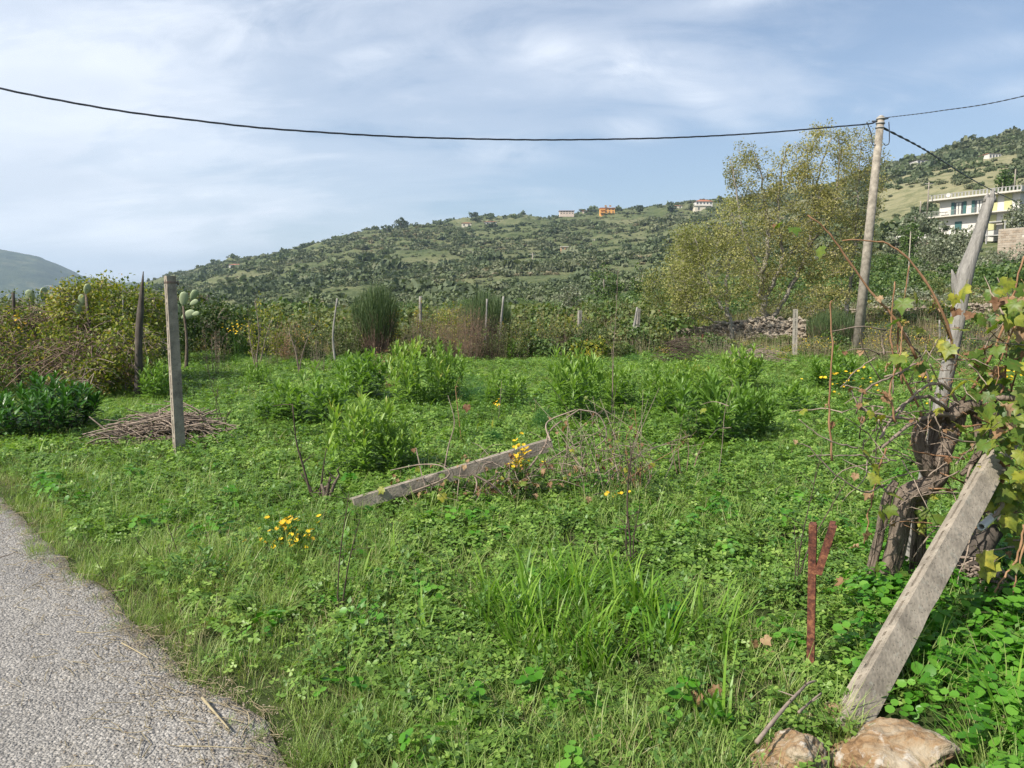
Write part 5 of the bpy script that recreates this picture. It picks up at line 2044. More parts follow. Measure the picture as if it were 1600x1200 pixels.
SH = [shrub_mesh(700 + i, n, 1.0, .62, lf, per, L_SHRUB) for i, (n, lf, per) in enumerate([(24, .25, 22), (26, .24, 22), (22, .27, 22), (30, .21, 24), (28, .22, 22)])]
SHN = [shrub_mesh(720 + i, 26, 1.0, .75, .27, 24, L_SHRUB) for i in range(2)]
SHD = shrub_mesh(730, 60, 1.0, .95, .24, 24, L_SHRUBD)
SHS = [shrub_mesh(740 + i, 8, 1.0, .5, .34, 18, L_SHRUB) for i in range(2)]


def make_shrub(proto, px, pyb, hpx, wpx, label, rz=0.0, spread=.62, group='leafy green shrubs in the field'):
    b = G(px, pyb)
    s = b.y / F * 1.02
    h = hpx * s * (1.02 + .26 * ((px * 7 + pyb * 3) % 10) / 10)
    w = wpx * s / 2 / spread * 1.05
    b.z -= .03
    b.y += w * .3
    r = empty('shrub', b, label, 'shrub', group, rz, (w, w, h))
    for nm, me in zip(('foliage', 'stems'), proto):
        o = bpy.data.objects.new(nm, me)
        col.objects.link(o)
        o.parent = r
    return r


SHL = [
    (SHD, 45, 688, 78, 165, 'big dark-leaved shrub at the far left edge of the field', 'dark', .95),
    (SH[1], 238, 632, 62, 52, 'small fresh green shrub left of the upright concrete post', 0, .62),
    (SH[0], 478, 672, 88, 105, 'leafy shrub behind the bare dark stems, left of centre', 0, .62),
    (SH[3], 428, 668, 52, 80, 'low shrub spreading left of the leafy one behind the bare stems', 0, .62),
    (SH[2], 562, 632, 82, 82, 'shrub in front of the large broom, left of the biggest bright bush', 0, .62),
    (SH[4], 650, 642, 98, 92, 'left half of the biggest bright bush below the brown weeds', 0, .62),
    (SH[3], 693, 632, 84, 66, 'right half of the biggest bright bush below the brown weeds', 0, .62),
    (SHN[0], 560, 752, 115, 120, 'nearest large-leaved shrub, its tallest part beside the dark stump', 0, .75),
    (SHN[1], 620, 748, 82, 90, 'large-leaved shrub touching the fallen beam on its left side', 0, .75),
    (SH[1], 790, 640, 60, 68, 'rounded shrub beside the feathery blue-green plant', 0, .62),
    (SH[2], 893, 668, 105, 92, 'tall shrub behind the right end of the fallen beam', 0, .62),
    (SH[0], 935, 640, 66, 60, 'shrub squeezed between two others above the dead vine', 0, .62),
    (SH[4], 985, 645, 76, 76, 'middle shrub of the row right of the fallen beam', 0, .62),
    (SH[1], 1048, 655, 82, 80, 'shrub with reddish lower leaves in the row right of centre', 0, .62),
    (SH[3], 1085, 625, 62, 66, 'shrub at the back of the row in front of the fallen brush', 0, .62),
    (SH[2], 1163, 618, 68, 66, 'compact separate shrub in front of the rubble wall, left of the slotted pale post', 0, .62),
    (SHN[0], 1120, 702, 98, 130, 'broad shrub at the front of the right-hand row', 0, .75),
    (SHN[1], 1185, 690, 74, 78, 'right end shrub of the front row, leaning to the right', 0, .75),
    (SHS[0], 1250, 655, 50, 58, 'small loose shrub below the utility pole', 0, .5),
    (SH[0], 1322, 618, 58, 84, 'dark green shrub with yellow flowers at the foot of the utility pole', 0, .62),
    (SH[3], 378, 562, 42, 40, 'small vivid green bush far left, under the yellow weeds', 0, .62),
    (SH[4], 548, 548, 24, 50, 'low green bush at the foot of the large broom', 0, .62),
    (SH[1], 800, 566, 26, 34, 'little green bush at the edge of the brown weeds', 0, .62),
    (SHS[1], 664, 640, 30, 32, 'knee-high rosette plant in front of the biggest bright bush', 0, .5),
    (SHS[0], 638, 655, 26, 28, 'smallest rosette plant left of the feathery one', 0, .5),
    (SHS[1], 725, 702, 48, 30, 'single upright leafy plant above the middle of the fallen beam', 0, .5),
    (SHS[1], 1330, 690, 40, 46, 'loose grassy shrub just left of the vine trunk', 0, .5),
    (SH[2], 400, 612, 40, 36, 'little shrub right of the upright concrete post', 0, .62),
    (SH[0], 1395, 600, 40, 50, 'shrub behind the vine canes right of the pole', 0, .62),
]
for i, (pr, px, pyb, h, w, lb, _, sp) in enumerate(SHL):
    make_shrub(pr, px, pyb, h, w, lb, rz=(i * 1.7) % 6.28, spread=sp)


# feathery fennel-like plants
def feathery(label, px, pyb, hpx, wpx, seed, lm=L_FENNEL):
    rs = RS(seed)
    b = G(px, pyb)
    s = b.y / F
    R, Hh = wpx * s / 2, hpx * s
    r = empty('feathery_plant', b, label, 'plant')
    mb = MB()
    n = 2600
    d = rdirs(rs, n, .6)
    d[:, 2] = np.abs(d[:, 2])
    q = rs.uniform(.2, .95, n) ** .6
    pos = v3(b) + d * q[:, None] * np.array([R, R, Hh])
    mb.leaves(T_([(-.02, 0, 0), (.02, 0, 0), (.0, 1, .1)], [], [(0, 1, 2)]), pos, d + rdirs(rs, n) * .5, rdirs(rs, n), .07 * rs.uniform(.5, 1.2, n), rs.rand(n))
    mb.build('foliage', lm, r)


feathery('round feathery blue-green plant left of the rounded shrub', 742, 636, 52, 58, 1)
feathery('feathery green tuft beside the shrub behind the beam end', 848, 676, 40, 40, 2)
feathery('low feathery patch at the far field edge below the wooden stakes', 988, 570, 18, 48, 3)
feathery('feathery tuft on the far side of the clover below the brown weeds', 770, 700, 26, 40, 4)


# ------------------------------------------------------------------ far hedge, brooms and weeds
def broom(label, px, pyb, ptop, wpx, D, seed, brown=.45, n=1900, group='brooms along the far field edge'):
    rs = RS(seed)
    b = P(px, pyb, D)
    b.z = float(H(b.x, b.y))
    s = D / F
    Hh = zof(ptop, D) - b.z
    R = wpx * s / 2
    r = empty('broom_bush', b, label, 'bush', group)
    st, gr_ = MB(), MB()
    for k in range(150):
        a = rs.rand() * 6.28
        q = rs.rand() ** .6
        p1 = v3(b) + np.array([math.cos(a) * R * q * .9, math.sin(a) * R * q * .9, Hh * rs.uniform(.4, .62)])
        p0 = v3(b) + np.array([math.cos(a) * R * q * .3, math.sin(a) * R * q * .3, 0])
        st.tube([p0, (p0 + p1) / 2 + rs.normal(size=3) * .05, p1], [.012, .008, .005], 3, rs.rand(), cap=False)
    # dead twiggy skirt
    m = 700
    a = rs.rand(m) * 6.28
    q = rs.rand(m) ** .5
    pos = v3(b) + np.stack([np.cos(a) * R * q * .8, np.sin(a) * R * q * .8, rs.rand(m) * Hh * .5], 1)
    st.ribbons(pos, a + rs.normal(size=m) * .7, rs.uniform(.15, .45, m), np.full(m, .008), rs.uniform(.1, 1.3, m), rs.normal(size=m) * .4, rs.rand(m), 2)
    st.build('dead_twigs', REDTWIG, r)
    a = rs.rand(n) * 6.28
    q = rs.rand(n) ** .5
    top = Hh * (1.0 - .30 * q ** 2) * (1 + .10 * fbm(np.cos(a) * 2 + seed, np.sin(a) * 2 + q * 2, 2, seed))
    z0 = top * rs.uniform(brown - .12, .88, n)
    pos = v3(b) + np.stack([np.cos(a) * R * q * (.55 + .45 * z0 / top), np.sin(a) * R * q * (.55 + .45 * z0 / top), z0], 1)
    L = np.minimum(top - z0, Hh * .42) * rs.uniform(.8, 1.12, n)
    gr_.ribbons(pos, a + rs.normal(size=n) * .9, L * rs.uniform(.5, 1.1, n), np.full(n, .013), q * .38 + rs.normal(size=n) * .14, rs.normal(size=n) * .22, rs.rand(n), 2)
    gr_.build('green_stems', L_BROOM, r)
    return r


broom('large broom bush with round green top and brown twiggy base, left of the grey stake', 588, 545, 434, 82, 22, 1)
broom('second broom bush, paler, right of the yellow flowers', 760, 535, 446, 92, 24, 2, .5)
broom('low spreading broom bush behind the base of the utility pole', 1300, 552, 478, 98, 26, 3, .2, 2300)
broom('small broom bush right of the utility pole behind the vine canes', 1390, 556, 500, 60, 25, 4, .3)


def tall_weed(name, label, px, pyb, ptop, wpx, D, seed, nst, stem_m, leaf_m, leaf_n, lf, flower=0, cat='plant', group=None, tmpl=SMALL, fl_m=None, lowbare=.25, z0=None):
    """clump of upright weed stalks with side twigs, small leaves and flower heads"""
    rs = RS(seed)
    b = P(px, pyb, D)
    b.z = float(H(b.x, b.y)) if z0 is None else z0
    s = D / F
    Hh = zof(ptop, D) - b.z
    R = wpx * s / 2
    r = empty(name, b, label, cat, group)
    st, lv, fl = MB(), MB(), MB()
    P_, D_ = [], []
    FL = []
    for k in range(nst):
        a = rs.rand() * 6.28
        q = rs.rand() ** .5
        h = Hh * rs.uniform(.6, 1.02) * (1 - .25 * q * q)
        p0 = v3(b) + np.array([math.cos(a) * R * q * .6, math.sin(a) * R * q * .6, -.03])
        p1 = v3(b) + np.array([math.cos(a) * R * q, math.sin(a) * R * q, h])
        sp = spline([p0, (p0 + p1) / 2 + rs.normal(size=3) * h * .03, p1], 6)
        st.tube(sp, np.linspace(max(.003, .18 * s), .0015, 6), 3, rs.rand(), cap=False)
        nt = 5
        for _ in range(nt):
            t = rs.uniform(lowbare, .95)
            c = np.array([np.interp(t, np.linspace(0, 1, 6), sp[:, i]) for i in range(3)])
            d = rdirs(rs, 1, .6)[0]
            e = c + d * h * rs.uniform(.06, .16)
            st.tube([c, (c + e) / 2, e], [.0025, .002, .001], 3, rs.rand(), cap=False)
            kk = max(1, int(leaf_n / nt))
            P_.append(c + (e - c) * rs.rand(kk)[:, None] + rs.normal(size=(kk, 3)) * lf * .5)
            if flower and t > .6:
                FL.append(e + rs.normal(size=(flower, 3)) * np.array([.035, .035, .05]))
    st.build('stalks', stem_m, r)
    if leaf_n:
        pos = np.vstack(P_)
        n = len(pos)
        tt = (pos[:, 2] - b.z) / Hh
        lv.leaves(tmpl, pos, rdirs(rs, n, .2), rdirs(rs, n, .8), lf * rs.uniform(.6, 1.3, n), np.clip(rs.rand(n) * .8 + .15 * tt, 0, 1))
        lv.build('foliage', leaf_m, r)
    if FL:
        pos = np.vstack(FL)
        n = len(pos)
        fl.leaves(SMALL, pos, rdirs(rs, n), rdirs(rs, n, .8), rs.uniform(.018, .035, n) * max(1, s * 55), rs.rand(n))
        fl.build('flowers', fl_m or L_FLOWER, r)
    return r


TW = [
    ('yellow_flower_weed', 'pale yellow-green weed, tall and airy, at the left end of the far hedge', 418, 575, 450, 70, 18.5, 30, TWIG, L_YELLOWSH, 46, .055, 1),
    ('yellow_flower_weed', 'bright yellow goldenrod leaning against the large broom', 618, 530, 478, 28, 22, 10, TWIG, L_YELLOWSH, 24, .05, 12),
    ('yellow_flower_weed', 'golden-topped weed beside the grey stake among the far hedge', 652, 540, 460, 34, 22.6, 12, TWIG, L_YELLOWSH, 26, .05, 8),
    ('leafy_bush', 'yellowish green bush right of the grey stake between the two brooms', 700, 548, 458, 80, 23, 40, TWIG, L_YELLOWSH, 60, .06, 1),
    ('brown_weed', 'tall thicket of brown stalks in the middle of the far hedge', 722, 572, 470, 105, 20.5, 230, REDTWIG, L_VINED, 8, .03, 0),
    ('brown_weed', 'reddish brown stalks left of the tall brown thicket', 660, 560, 482, 75, 21, 130, REDTWIG, L_OLIVEW, 14, .04, 0),
    ('brown_weed', 'grey-brown bare stalks at the right of the brown thicket', 765, 574, 482, 55, 20.5, 120, DARKTWIG, L_OLIVEW, 8, .035, 0),
    ('leafy_bush', 'green and yellow leafy bush right of the brown thicket', 800, 568, 482, 70, 21.5, 40, TWIG, L_OLIVEW, 60, .05, 1),
    ('leafy_bush', 'greenish leafy bush with rusty leaves right of the shed roof', 850, 560, 480, 76, 23, 44, TWIG, L_OLIVEW, 64, .05, 1),
    ('leafy_bush', 'low green bush around the thin concrete post in the far hedge', 915, 556, 490, 70, 24, 36, TWIG, L_TREE, 64, .05, 0),
    ('leafy_bush', 'bushy green growth between thin concrete post and leaning stake', 958, 558, 498, 64, 24.5, 34, TWIG, L_TREE, 60, .05, 0),
    ('brown_weed', 'purplish dry stalks left of the fallen brush', 946, 562, 522, 40, 22.5, 40, REDTWIG, L_VINED, 4, .03, 0),
    ('leafy_bush', 'yellow-green bush low in the far hedge under the brown stalks of the left', 482, 572, 478, 66, 19.5, 36, TWIG, L_OLIVEW, 60, .05, 2),
    ('brown_weed', 'rust-brown bush behind the thin crooked stake', 452, 566, 495, 62, 20, 110, REDTWIG, L_VINED, 16, .035, 0),
    ('leafy_bush', 'olive bush behind the crooked stake, left of the large broom', 540, 560, 488, 54, 21, 34, TWIG, L_OLIVEW, 60, .05, 0),
    ('brown_weed', 'dry grey twigs standing in short grass right of the crooked stake', 500, 592, 530, 44, 16.5, 26, TWIG, L_OLIVEW, 6, .03, 0),
    ('dry_weed', 'pale dry stalks right of the dark stake in the left field', 335, 590, 510, 60, 16, 30, TWIG, L_VINED, 6, .03, 0),
    ('dry_weed', 'dry grasses at the foot of the slotted pale post', 1215, 578, 530, 80, 21, 60, STRAW, L_OLIVEW, 8, .03, 1),
    ('dry_weed', 'tangle of dry stalks right of the utility pole base', 1400, 586, 500, 120, 19, 90, STRAW, L_OLIVEW, 10, .035, 1),
    ('dry_weed', 'pale dry stalks between the slotted pale post and the low broom', 1275, 572, 515, 80, 21.5, 80, STRAW, L_OLIVEW, 8, .03, 1),
    ('dry_weed', 'brownish dry weeds in front of the rubble wall below the willow', 1130, 568, 520, 90, 22, 80, TWIG, L_OLIVEW, 8, .03, 0),
    ('dry_weed', 'pale dry stalks immediately right of the utility pole', 1372, 580, 495, 70, 20, 90, TWIG, L_OLIVEW, 10, .03, 1),
    ('dry_weed', 'dry stalks in front of the terrace wall behind the grey wooden post', 1500, 590, 490, 120, 18, 80, TWIG, L_OLIVEW, 12, .04, 1),
    ('yellow_flower_weed', 'low yellow-leaved weed right of the compact shrub by the wall', 1205, 578, 552, 70, 20.5, 16, TWIG, L_YELLOWSH, 30, .05, 1),
    ('leafy_bush', 'green-yellow low bush under the leaning stakes', 912, 572, 540, 60, 20, 20, TWIG, L_YELLOWSH, 40, .045, 2),
    ('brown_weed', 'tall red-brown weed with a few leaves left of the compact bright bush', 598, 600, 540, 34, 16, 16, REDTWIG, L_VINED, 12, .04, 0),
    ('brown_weed', 'red-leaved weed between the two bright bushes, centre left', 612, 632, 570, 34, 13.5, 16, REDTWIG, L_VINED, 14, .035, 0),
]
for i, t in enumerate(TW):
    nm, lb, px, pyb, pt_, w, D, n, sm, lm, ln, lf, fl = t
    tall_weed(nm, lb, px, pyb, pt_, w, D, 800 + i, n, sm, lm, ln, lf, fl, 'weed' if 'weed' in nm else 'bush', 'weeds and bushes of the far hedge')


# uncountable undergrowth that fills the far field edge
def undergrowth():
    rs = RS(31)
    pcs = []
    for i in range(4):
        mb = MB()
        n = 60
        a = rs.rand(n) * 6.28
        pos = np.column_stack([rs.normal(size=(n, 2)) * .25, np.zeros(n)])
        mb.ribbons(pos, a, rs.uniform(.4, 1.0, n), np.full(n, .006), rs.uniform(0, .4, n), rs.uniform(0, .5, n), rs.rand(n), 3)
        pcs.append(mb.mesh('p', [[STRAW, REDTWIG, TWIG, L_DRYGRASS][i]]))
    for i in range(6):
        pcs.append(bush_piece(900 + i, 900, .065, [L_OLIVEW, L_OLIVEW, L_TREE, L_OLIVEW, L_BRAMBLE, L_TREE][i], .9))
    n = 5200
    u = rs.uniform(-.62, .80, n)
    D = rs.uniform(17, 44, n)
    px = 800 + u * 1173
    start = np.interp(px, [100, 240, 330, 430, 480, 560, 640, 740, 900, 1050, 1160, 1260, 1330, 1450, 1600, 1750],
                      [16, 19, 24, 20.5, 20, 21, 21.5, 21, 22.5, 23, 23.5, 23, 23.5, 21.5, 20, 19])
    m = (D > start + fbm(u * 22, u * 0, 2, 6) * 1.6)
    # the stony wall face stays in view
    m &= ~((px > 1055) & (px < 1262) & (D > 24.5) & (D < 28.5) & (rs.rand(n) < .15))
    m &= ~((px > 1262) & (D > 24) & (rs.rand(n) < .40))
    u, D = u[m], D[m]
    x = u * D
    z = H(x, D)
    px = 800 + u * 1173
    dry = np.where(px > 1040, .80, .55)
    k = rs.rand(len(x))
    idx = np.where(k < dry, rs.randint(0, 4, len(x)), rs.randint(4, 10, len(x)))
    s = rs.uniform(.6, 1.55, len(x)) * np.where(px > 1040, .85, 1.0)
    s = s * np.where((px > 240) & (px < 420), .8, 1)
    s = s * np.clip(.55 + (D - 20) / 14, .5, 1.5) * np.where(px > 1040, .8, 1)
    scatter('undergrowth', pcs, np.column_stack([x, D, z - .05]), rs.rand(len(x)) * 6.28, s, idx)


undergrowth()


# ------------------------------------------------------------------ bramble hedge at the left
def thicket(label, ells, seed, n, lf, lm, twm, ntw, name='bramble_thicket', dead=None, cat='thicket', group=None):
    rs = RS(seed)
    els = np.array(ells)
    base = els[0]
    r = empty(name, (base[0], base[1], float(H(base[0], base[1]))), label, cat, group)
    C = in_ellipsoids(rs, n // 26, ells, .72)
    C[:, 2] = np.maximum(C[:, 2], H(C[:, 0], C[:, 1]) + .04)
    tone = rs.rand(len(C))
    cid = np.repeat(np.arange(len(C)), 26)
    pos = C[cid] + rs.normal(size=(len(cid), 3)) * .10
    lv = MB()
    lv.leaves(OVATE, pos, rdirs(rs, len(cid)) + np.array([0, 0, -.3]), rdirs(rs, len(cid), 1.0), lf * rs.uniform(.55, 1.2, len(cid)),
              np.clip(tone[cid] * .4 + rs.rand(len(cid)) * .6, 0, 1))
    lv.build('foliage', lm, r)
    tw = MB()
    T = in_ellipsoids(rs, ntw, ells, .4)
    for k in range(ntw):
        c = T[k]
        a = rs.rand() * 6.28
        l = rs.uniform(.35, 1.0)
        d = np.array([math.cos(a), math.sin(a), rs.uniform(-.2, .5)]) * l
        tw.tube(spline([c - d * .5 + [0, 0, -.1 * l], c + [0, 0, .12 * l], c + d * .5 - [0, 0, .12 * l]], 6), rs.uniform(.003, .008), 3, rs.rand(), cap=False)
    tw.build('canes', twm, r)
    return r


def pe(px, py, D, w, h, wt=1.0, dep=1.0):
    e = list(px_ell(px, py, D, w, h, wt))
    e[4] = dep
    return tuple(e)


thicket('yellow-green bramble mound rising behind the pointed dark stake at left', [pe(165, 500, 14.6, 75, 62, 1.6, 1.2), pe(130, 480, 14.6, 34, 36, .6, .8), pe(215, 495, 14.6, 40, 40, .8, 1)], 41, 11000, .075, L_BRAMBLE, TWIG, 220)
thicket('brown tangled bramble bank at the far left edge of the field', [pe(45, 545, 13.4, 110, 62, 2, 1.2), pe(-60, 540, 13, 90, 60, 1.2, 1.2), pe(120, 560, 13.0, 60, 40, 1, .8), pe(165, 570, 12.8, 50, 32, .8, .7)], 42, 9000, .065, L_BRAMBLE, REDTWIG, 900)
thicket('dark green hedge growing behind the upright concrete post', [pe(300, 500, 21, 60, 40, 1.5, 1.4), pe(355, 510, 21.5, 50, 30, 1, 1.2), pe(255, 505, 19, 40, 42, 1, 1.2)], 43, 9000, .10, L_DARKBR, TWIG, 120)
thicket('shaded low bramble around the foot of the pointed dark stake', [pe(205, 555, 13.0, 36, 45, 1, .7), pe(140, 590, 12.2, 30, 20, .5, .5)], 44, 3200, .07, L_BRAMBLE, TWIG, 120)
thicket('straggly olive bramble left of the stakes, at the picture edge', [pe(10, 500, 14.5, 44, 30, 1, 1), pe(60, 495, 15, 40, 26, 1, 1)], 45, 3600, .07, L_OLIVEW, TWIG, 120)


# prickly pears
def pad_mesh():
    mb = MB()
    n, m = 12, 16
    V = [(0, 0, 0)]
    th = np.linspace(0, 2 * np.pi, m + 1)[:-1]
    rings = [(.02, .02), (.3, .16), (.7, .25), (1, .12)]
    # outline of a pad: egg shape, widest above the middle
    Vs, Fq, Ft = [], [], []
    w = np.array([.10, .30, .44, .49, .46, .34, .14])
    zz_ = np.array([.0, .16, .36, .58, .78, .93, 1.0])
    k = 10
    for i, (ww, z) in enumerate(zip(w, zz_)):
        for j in range(k):
            a = j / k * 2 * np.pi
            Vs.append((math.cos(a) * ww, math.sin(a) * .09 * (ww / .49) ** .5, z))
    for i in range(6):
        for j in range(k):
            Fq.append((i * k + j, i * k + (j + 1) % k, (i + 1) * k + (j + 1) % k, (i + 1) * k + j))
    Vs.append((0, 0, 1.03))
    Vs.append((0, 0, -.03))
    for j in range(k):
        Ft.append((6 * k + j, 6 * k + (j + 1) % k, len(Vs) - 2))
        Ft.append((j, len(Vs) - 1, (j + 1) % k))
    mb.add(Vs, Fq, Ft)
    return mb.mesh('pad', [L_CACTUS])


PAD = pad_mesh()


def prickly_pear(label, pads, D):
    """pads: (px, py of the pad's foot, height in px, tilt, turn)"""
    p0 = P(pads[0][0], pads[0][1], D)
    z0 = float(H(p0.x, p0.y))
    r = empty('prickly_pear', (p0.x, p0.y, z0), label, 'cactus', 'prickly pears in the left hedge')
    s = D / F
    MB().tube(spline([(p0.x, p0.y, z0), (p0.x + .05, p0.y, (z0 + p0.z) / 2), (p0.x, p0.y, p0.z)], 8), [.05, .045, .04, .035, .03, .03, .03, .02], 8, .2).build('trunk', BARK, r)
    for (px, py, h, tilt, turn) in pads:
        o = bpy.data.objects.new('pad', PAD)
        col.objects.link(o)
        o.parent = r
        o.location = P(px, py, D) - Vector((p0.x, p0.y, z0))
        o.rotation_euler = (rt := (0.15, tilt, turn))
        k = h * s
        o.scale = (k * .62, k * .8, k)


prickly_pear('prickly pear with two raised pads poking over the hedge at the far left', [(50, 475, 22, -.1, .3), (67, 470, 21, .1, 1.0), (58, 492, 17, .05, .6), (48, 500, 26, -.2, .2)], 15.2)
prickly_pear('prickly pear with one pale pad against the bramble mound', [(134, 460, 17, .25, .7), (128, 478, 18, .1, .2), (124, 494, 18, -.1, .4)], 13.9)
prickly_pear('prickly pear with three pale pads just right of the upright concrete post', [(286, 478, 22, .15, .3), (298, 468, 17, .55, .5), (297, 476, 14, 1.1, .2), (284, 497, 22, 1.1, .3), (300, 492, 12, 1.3, .1), (278, 500, 26, -.1, .2)], 17.5)


# ------------------------------------------------------------------ brush pile and fallen brush
def heap(name, label, px, py, wpx, hpx, n, seed, mt, cat='brush pile', along=0.0, D=None):
    rs = RS(seed)
    b = G(px, py) if D is None else GD(px, D)
    s = b.y / F
    R, Hh = wpx * s / 2, hpx * s
    r = empty(name, b, label, cat)
    mb = MB()
    for k in range(n):
        q = rs.normal(size=3) * np.array([R * .36, R * .30, 0])
        z = Hh * rs.rand() * max(.1, 1 - (q[0] / R) ** 2 * 1.3)
        a = along + rs.normal() * .75
        l = rs.uniform(.3, 1.1) * R
        d = np.array([math.cos(a), math.sin(a), rs.normal() * .12]) * l * .5
        l *= .6 + .7 * rs.rand()
        d[2] += l * rs.normal() * .10
        c = v3(b) + np.array([q[0], q[1], z + .02])
        p0, p1 = c - d, c + d
        p0[2] = max(p0[2], b.z + .01)
        p1[2] = max(p1[2], b.z + .01)
        mb.tube(spline([p0, c + rs.normal(size=3) * l * .06 + [0, 0, .06 * l], p1], 6), rs.uniform(.003, .009), 4, rs.rand(), cap=False)
    mb.build('twigs', mt, r)
    return r


heap('brush_pile', 'heap of dry cut brown twigs behind the upright concrete post', 262, 690, 200, 42, 300, 1, TWIG)
heap('brush_pile', 'thin flat spill of twigs left of the big brush heap', 195, 692, 120, 20, 120, 2, TWIG)
heap('fallen_brush', 'arching pile of dead branches in front of the rubble wall', 1060, 572, 90, 42, 150, 3, DARKTWIG, along=-.6)
heap('fallen_brush', 'low dry branches lying right of the willow trunk', 1180, 572, 120, 24, 130, 4, TWIG)


# ------------------------------------------------------------------ grape leaves
def grape_leaf_mesh(seed, m):
    rs = RS(seed)
    # lobed outline, petiole notch at the base
    an = np.radians([-82, -58, -30, -12, 8, 28, 52, 72, 90, 108, 128, 152, 172, 192, 210, 238, 262])
    rr = np.array([.36, .62, .60, .82, .60, .92, .62, .72, 1.08, .72, .62, .92, .60, .82, .60, .62, .36]) * (1 + rs.normal(size=17) * .05)
    V = [(0, .34, 0)]
    curl = rs.uniform(.12, .3)
    for a, q in zip(an, rr):
        x, y = math.cos(a) * q * .55, .34 + math.sin(a) * q * .55
        V.append((x, y, -curl * (x * x + (y - .34) ** 2) * 1.2 + rs.normal() * .03))
    n = 17
    V = np.array(V)
    mid = []
    for a, q in zip(an, rr):
        mid.append((math.cos(a) * q * .30, .34 + math.sin(a) * q * .30, .035 if int(round(math.degrees(a))) in (-30, 8, 52, 90, 128, 172, 210) else -.02))
    V = np.vstack([V, mid])
    Ft, Fq = [], []
    for i in range(n - 1):
        Ft.append((0, n + 1 + i, n + 2 + i))
        Fq.append((n + 1 + i, 1 + i, 2 + i, n + 2 + i))
    mb = MB()
    mb.add(V, Fq, Ft, np.clip(.5 + rs.normal(size=len(V)) * .15 - np.linalg.norm(V[:, :2] - [0, .34], axis=1) * .2, 0, 1))
    # petiole
    mb.tube([(0, .34, .0), (0, .1, -.03), (0, -.25, -.12)], .012, 3, .8, cap=False)
    return mb.mesh('grape_leaf', [m])


GL = [grape_leaf_mesh(i, L_VINE) for i in range(5)]
GY = [grape_leaf_mesh(10 + i, L_VINEY) for i in range(3)]
GDR = []
for i in range(4):
    rs_ = RS(i + 50)
    me = grape_leaf_mesh(20 + i, L_VINED)
    co = np.zeros(len(me.vertices) * 3, np.float32)
    me.vertices.foreach_get('co', co)
    co = co.reshape(-1, 3)
    k = 2.6
    x = co[:, 0].copy()
    co[:, 0] = np.sin(x * k) / k
    co[:, 2] += (1 - np.cos(x * k)) / k * .8 + rs_.normal(size=len(co)) * .035
    co[:, 1] *= .85
    me.vertices.foreach_set('co', co.ravel())
    me.update()
    GDR.append(me)


def add_leaf(parent, p, size, rs, kind, face=None):
    """one grape leaf as a part of its vine, p in world coordinates"""
    me = {'g': GL, 'y': GY, 'd': GDR}[kind]
    o = bpy.data.objects.new('leaf', me[rs.randint(len(me))])
    col.objects.link(o)
    o.parent = parent
    o.location = Vector(p) - parent.location
    n = Vector(face) if face is not None else Vector((rs.normal() * .6 - .25, rs.normal() * .6 - .55, rs.uniform(.1, 1.1)))
    n.normalize()
    y = Vector((rs.normal() * .5, rs.normal() * .3, -1.0 if kind != 'd' else -1.4))
    x = y.cross(n).normalized()
    y = n.cross(x).normalized()
    o.rotation_euler = Matrix((x, y, n)).transposed().to_euler()
    o.scale = (size,) * 3
    return o


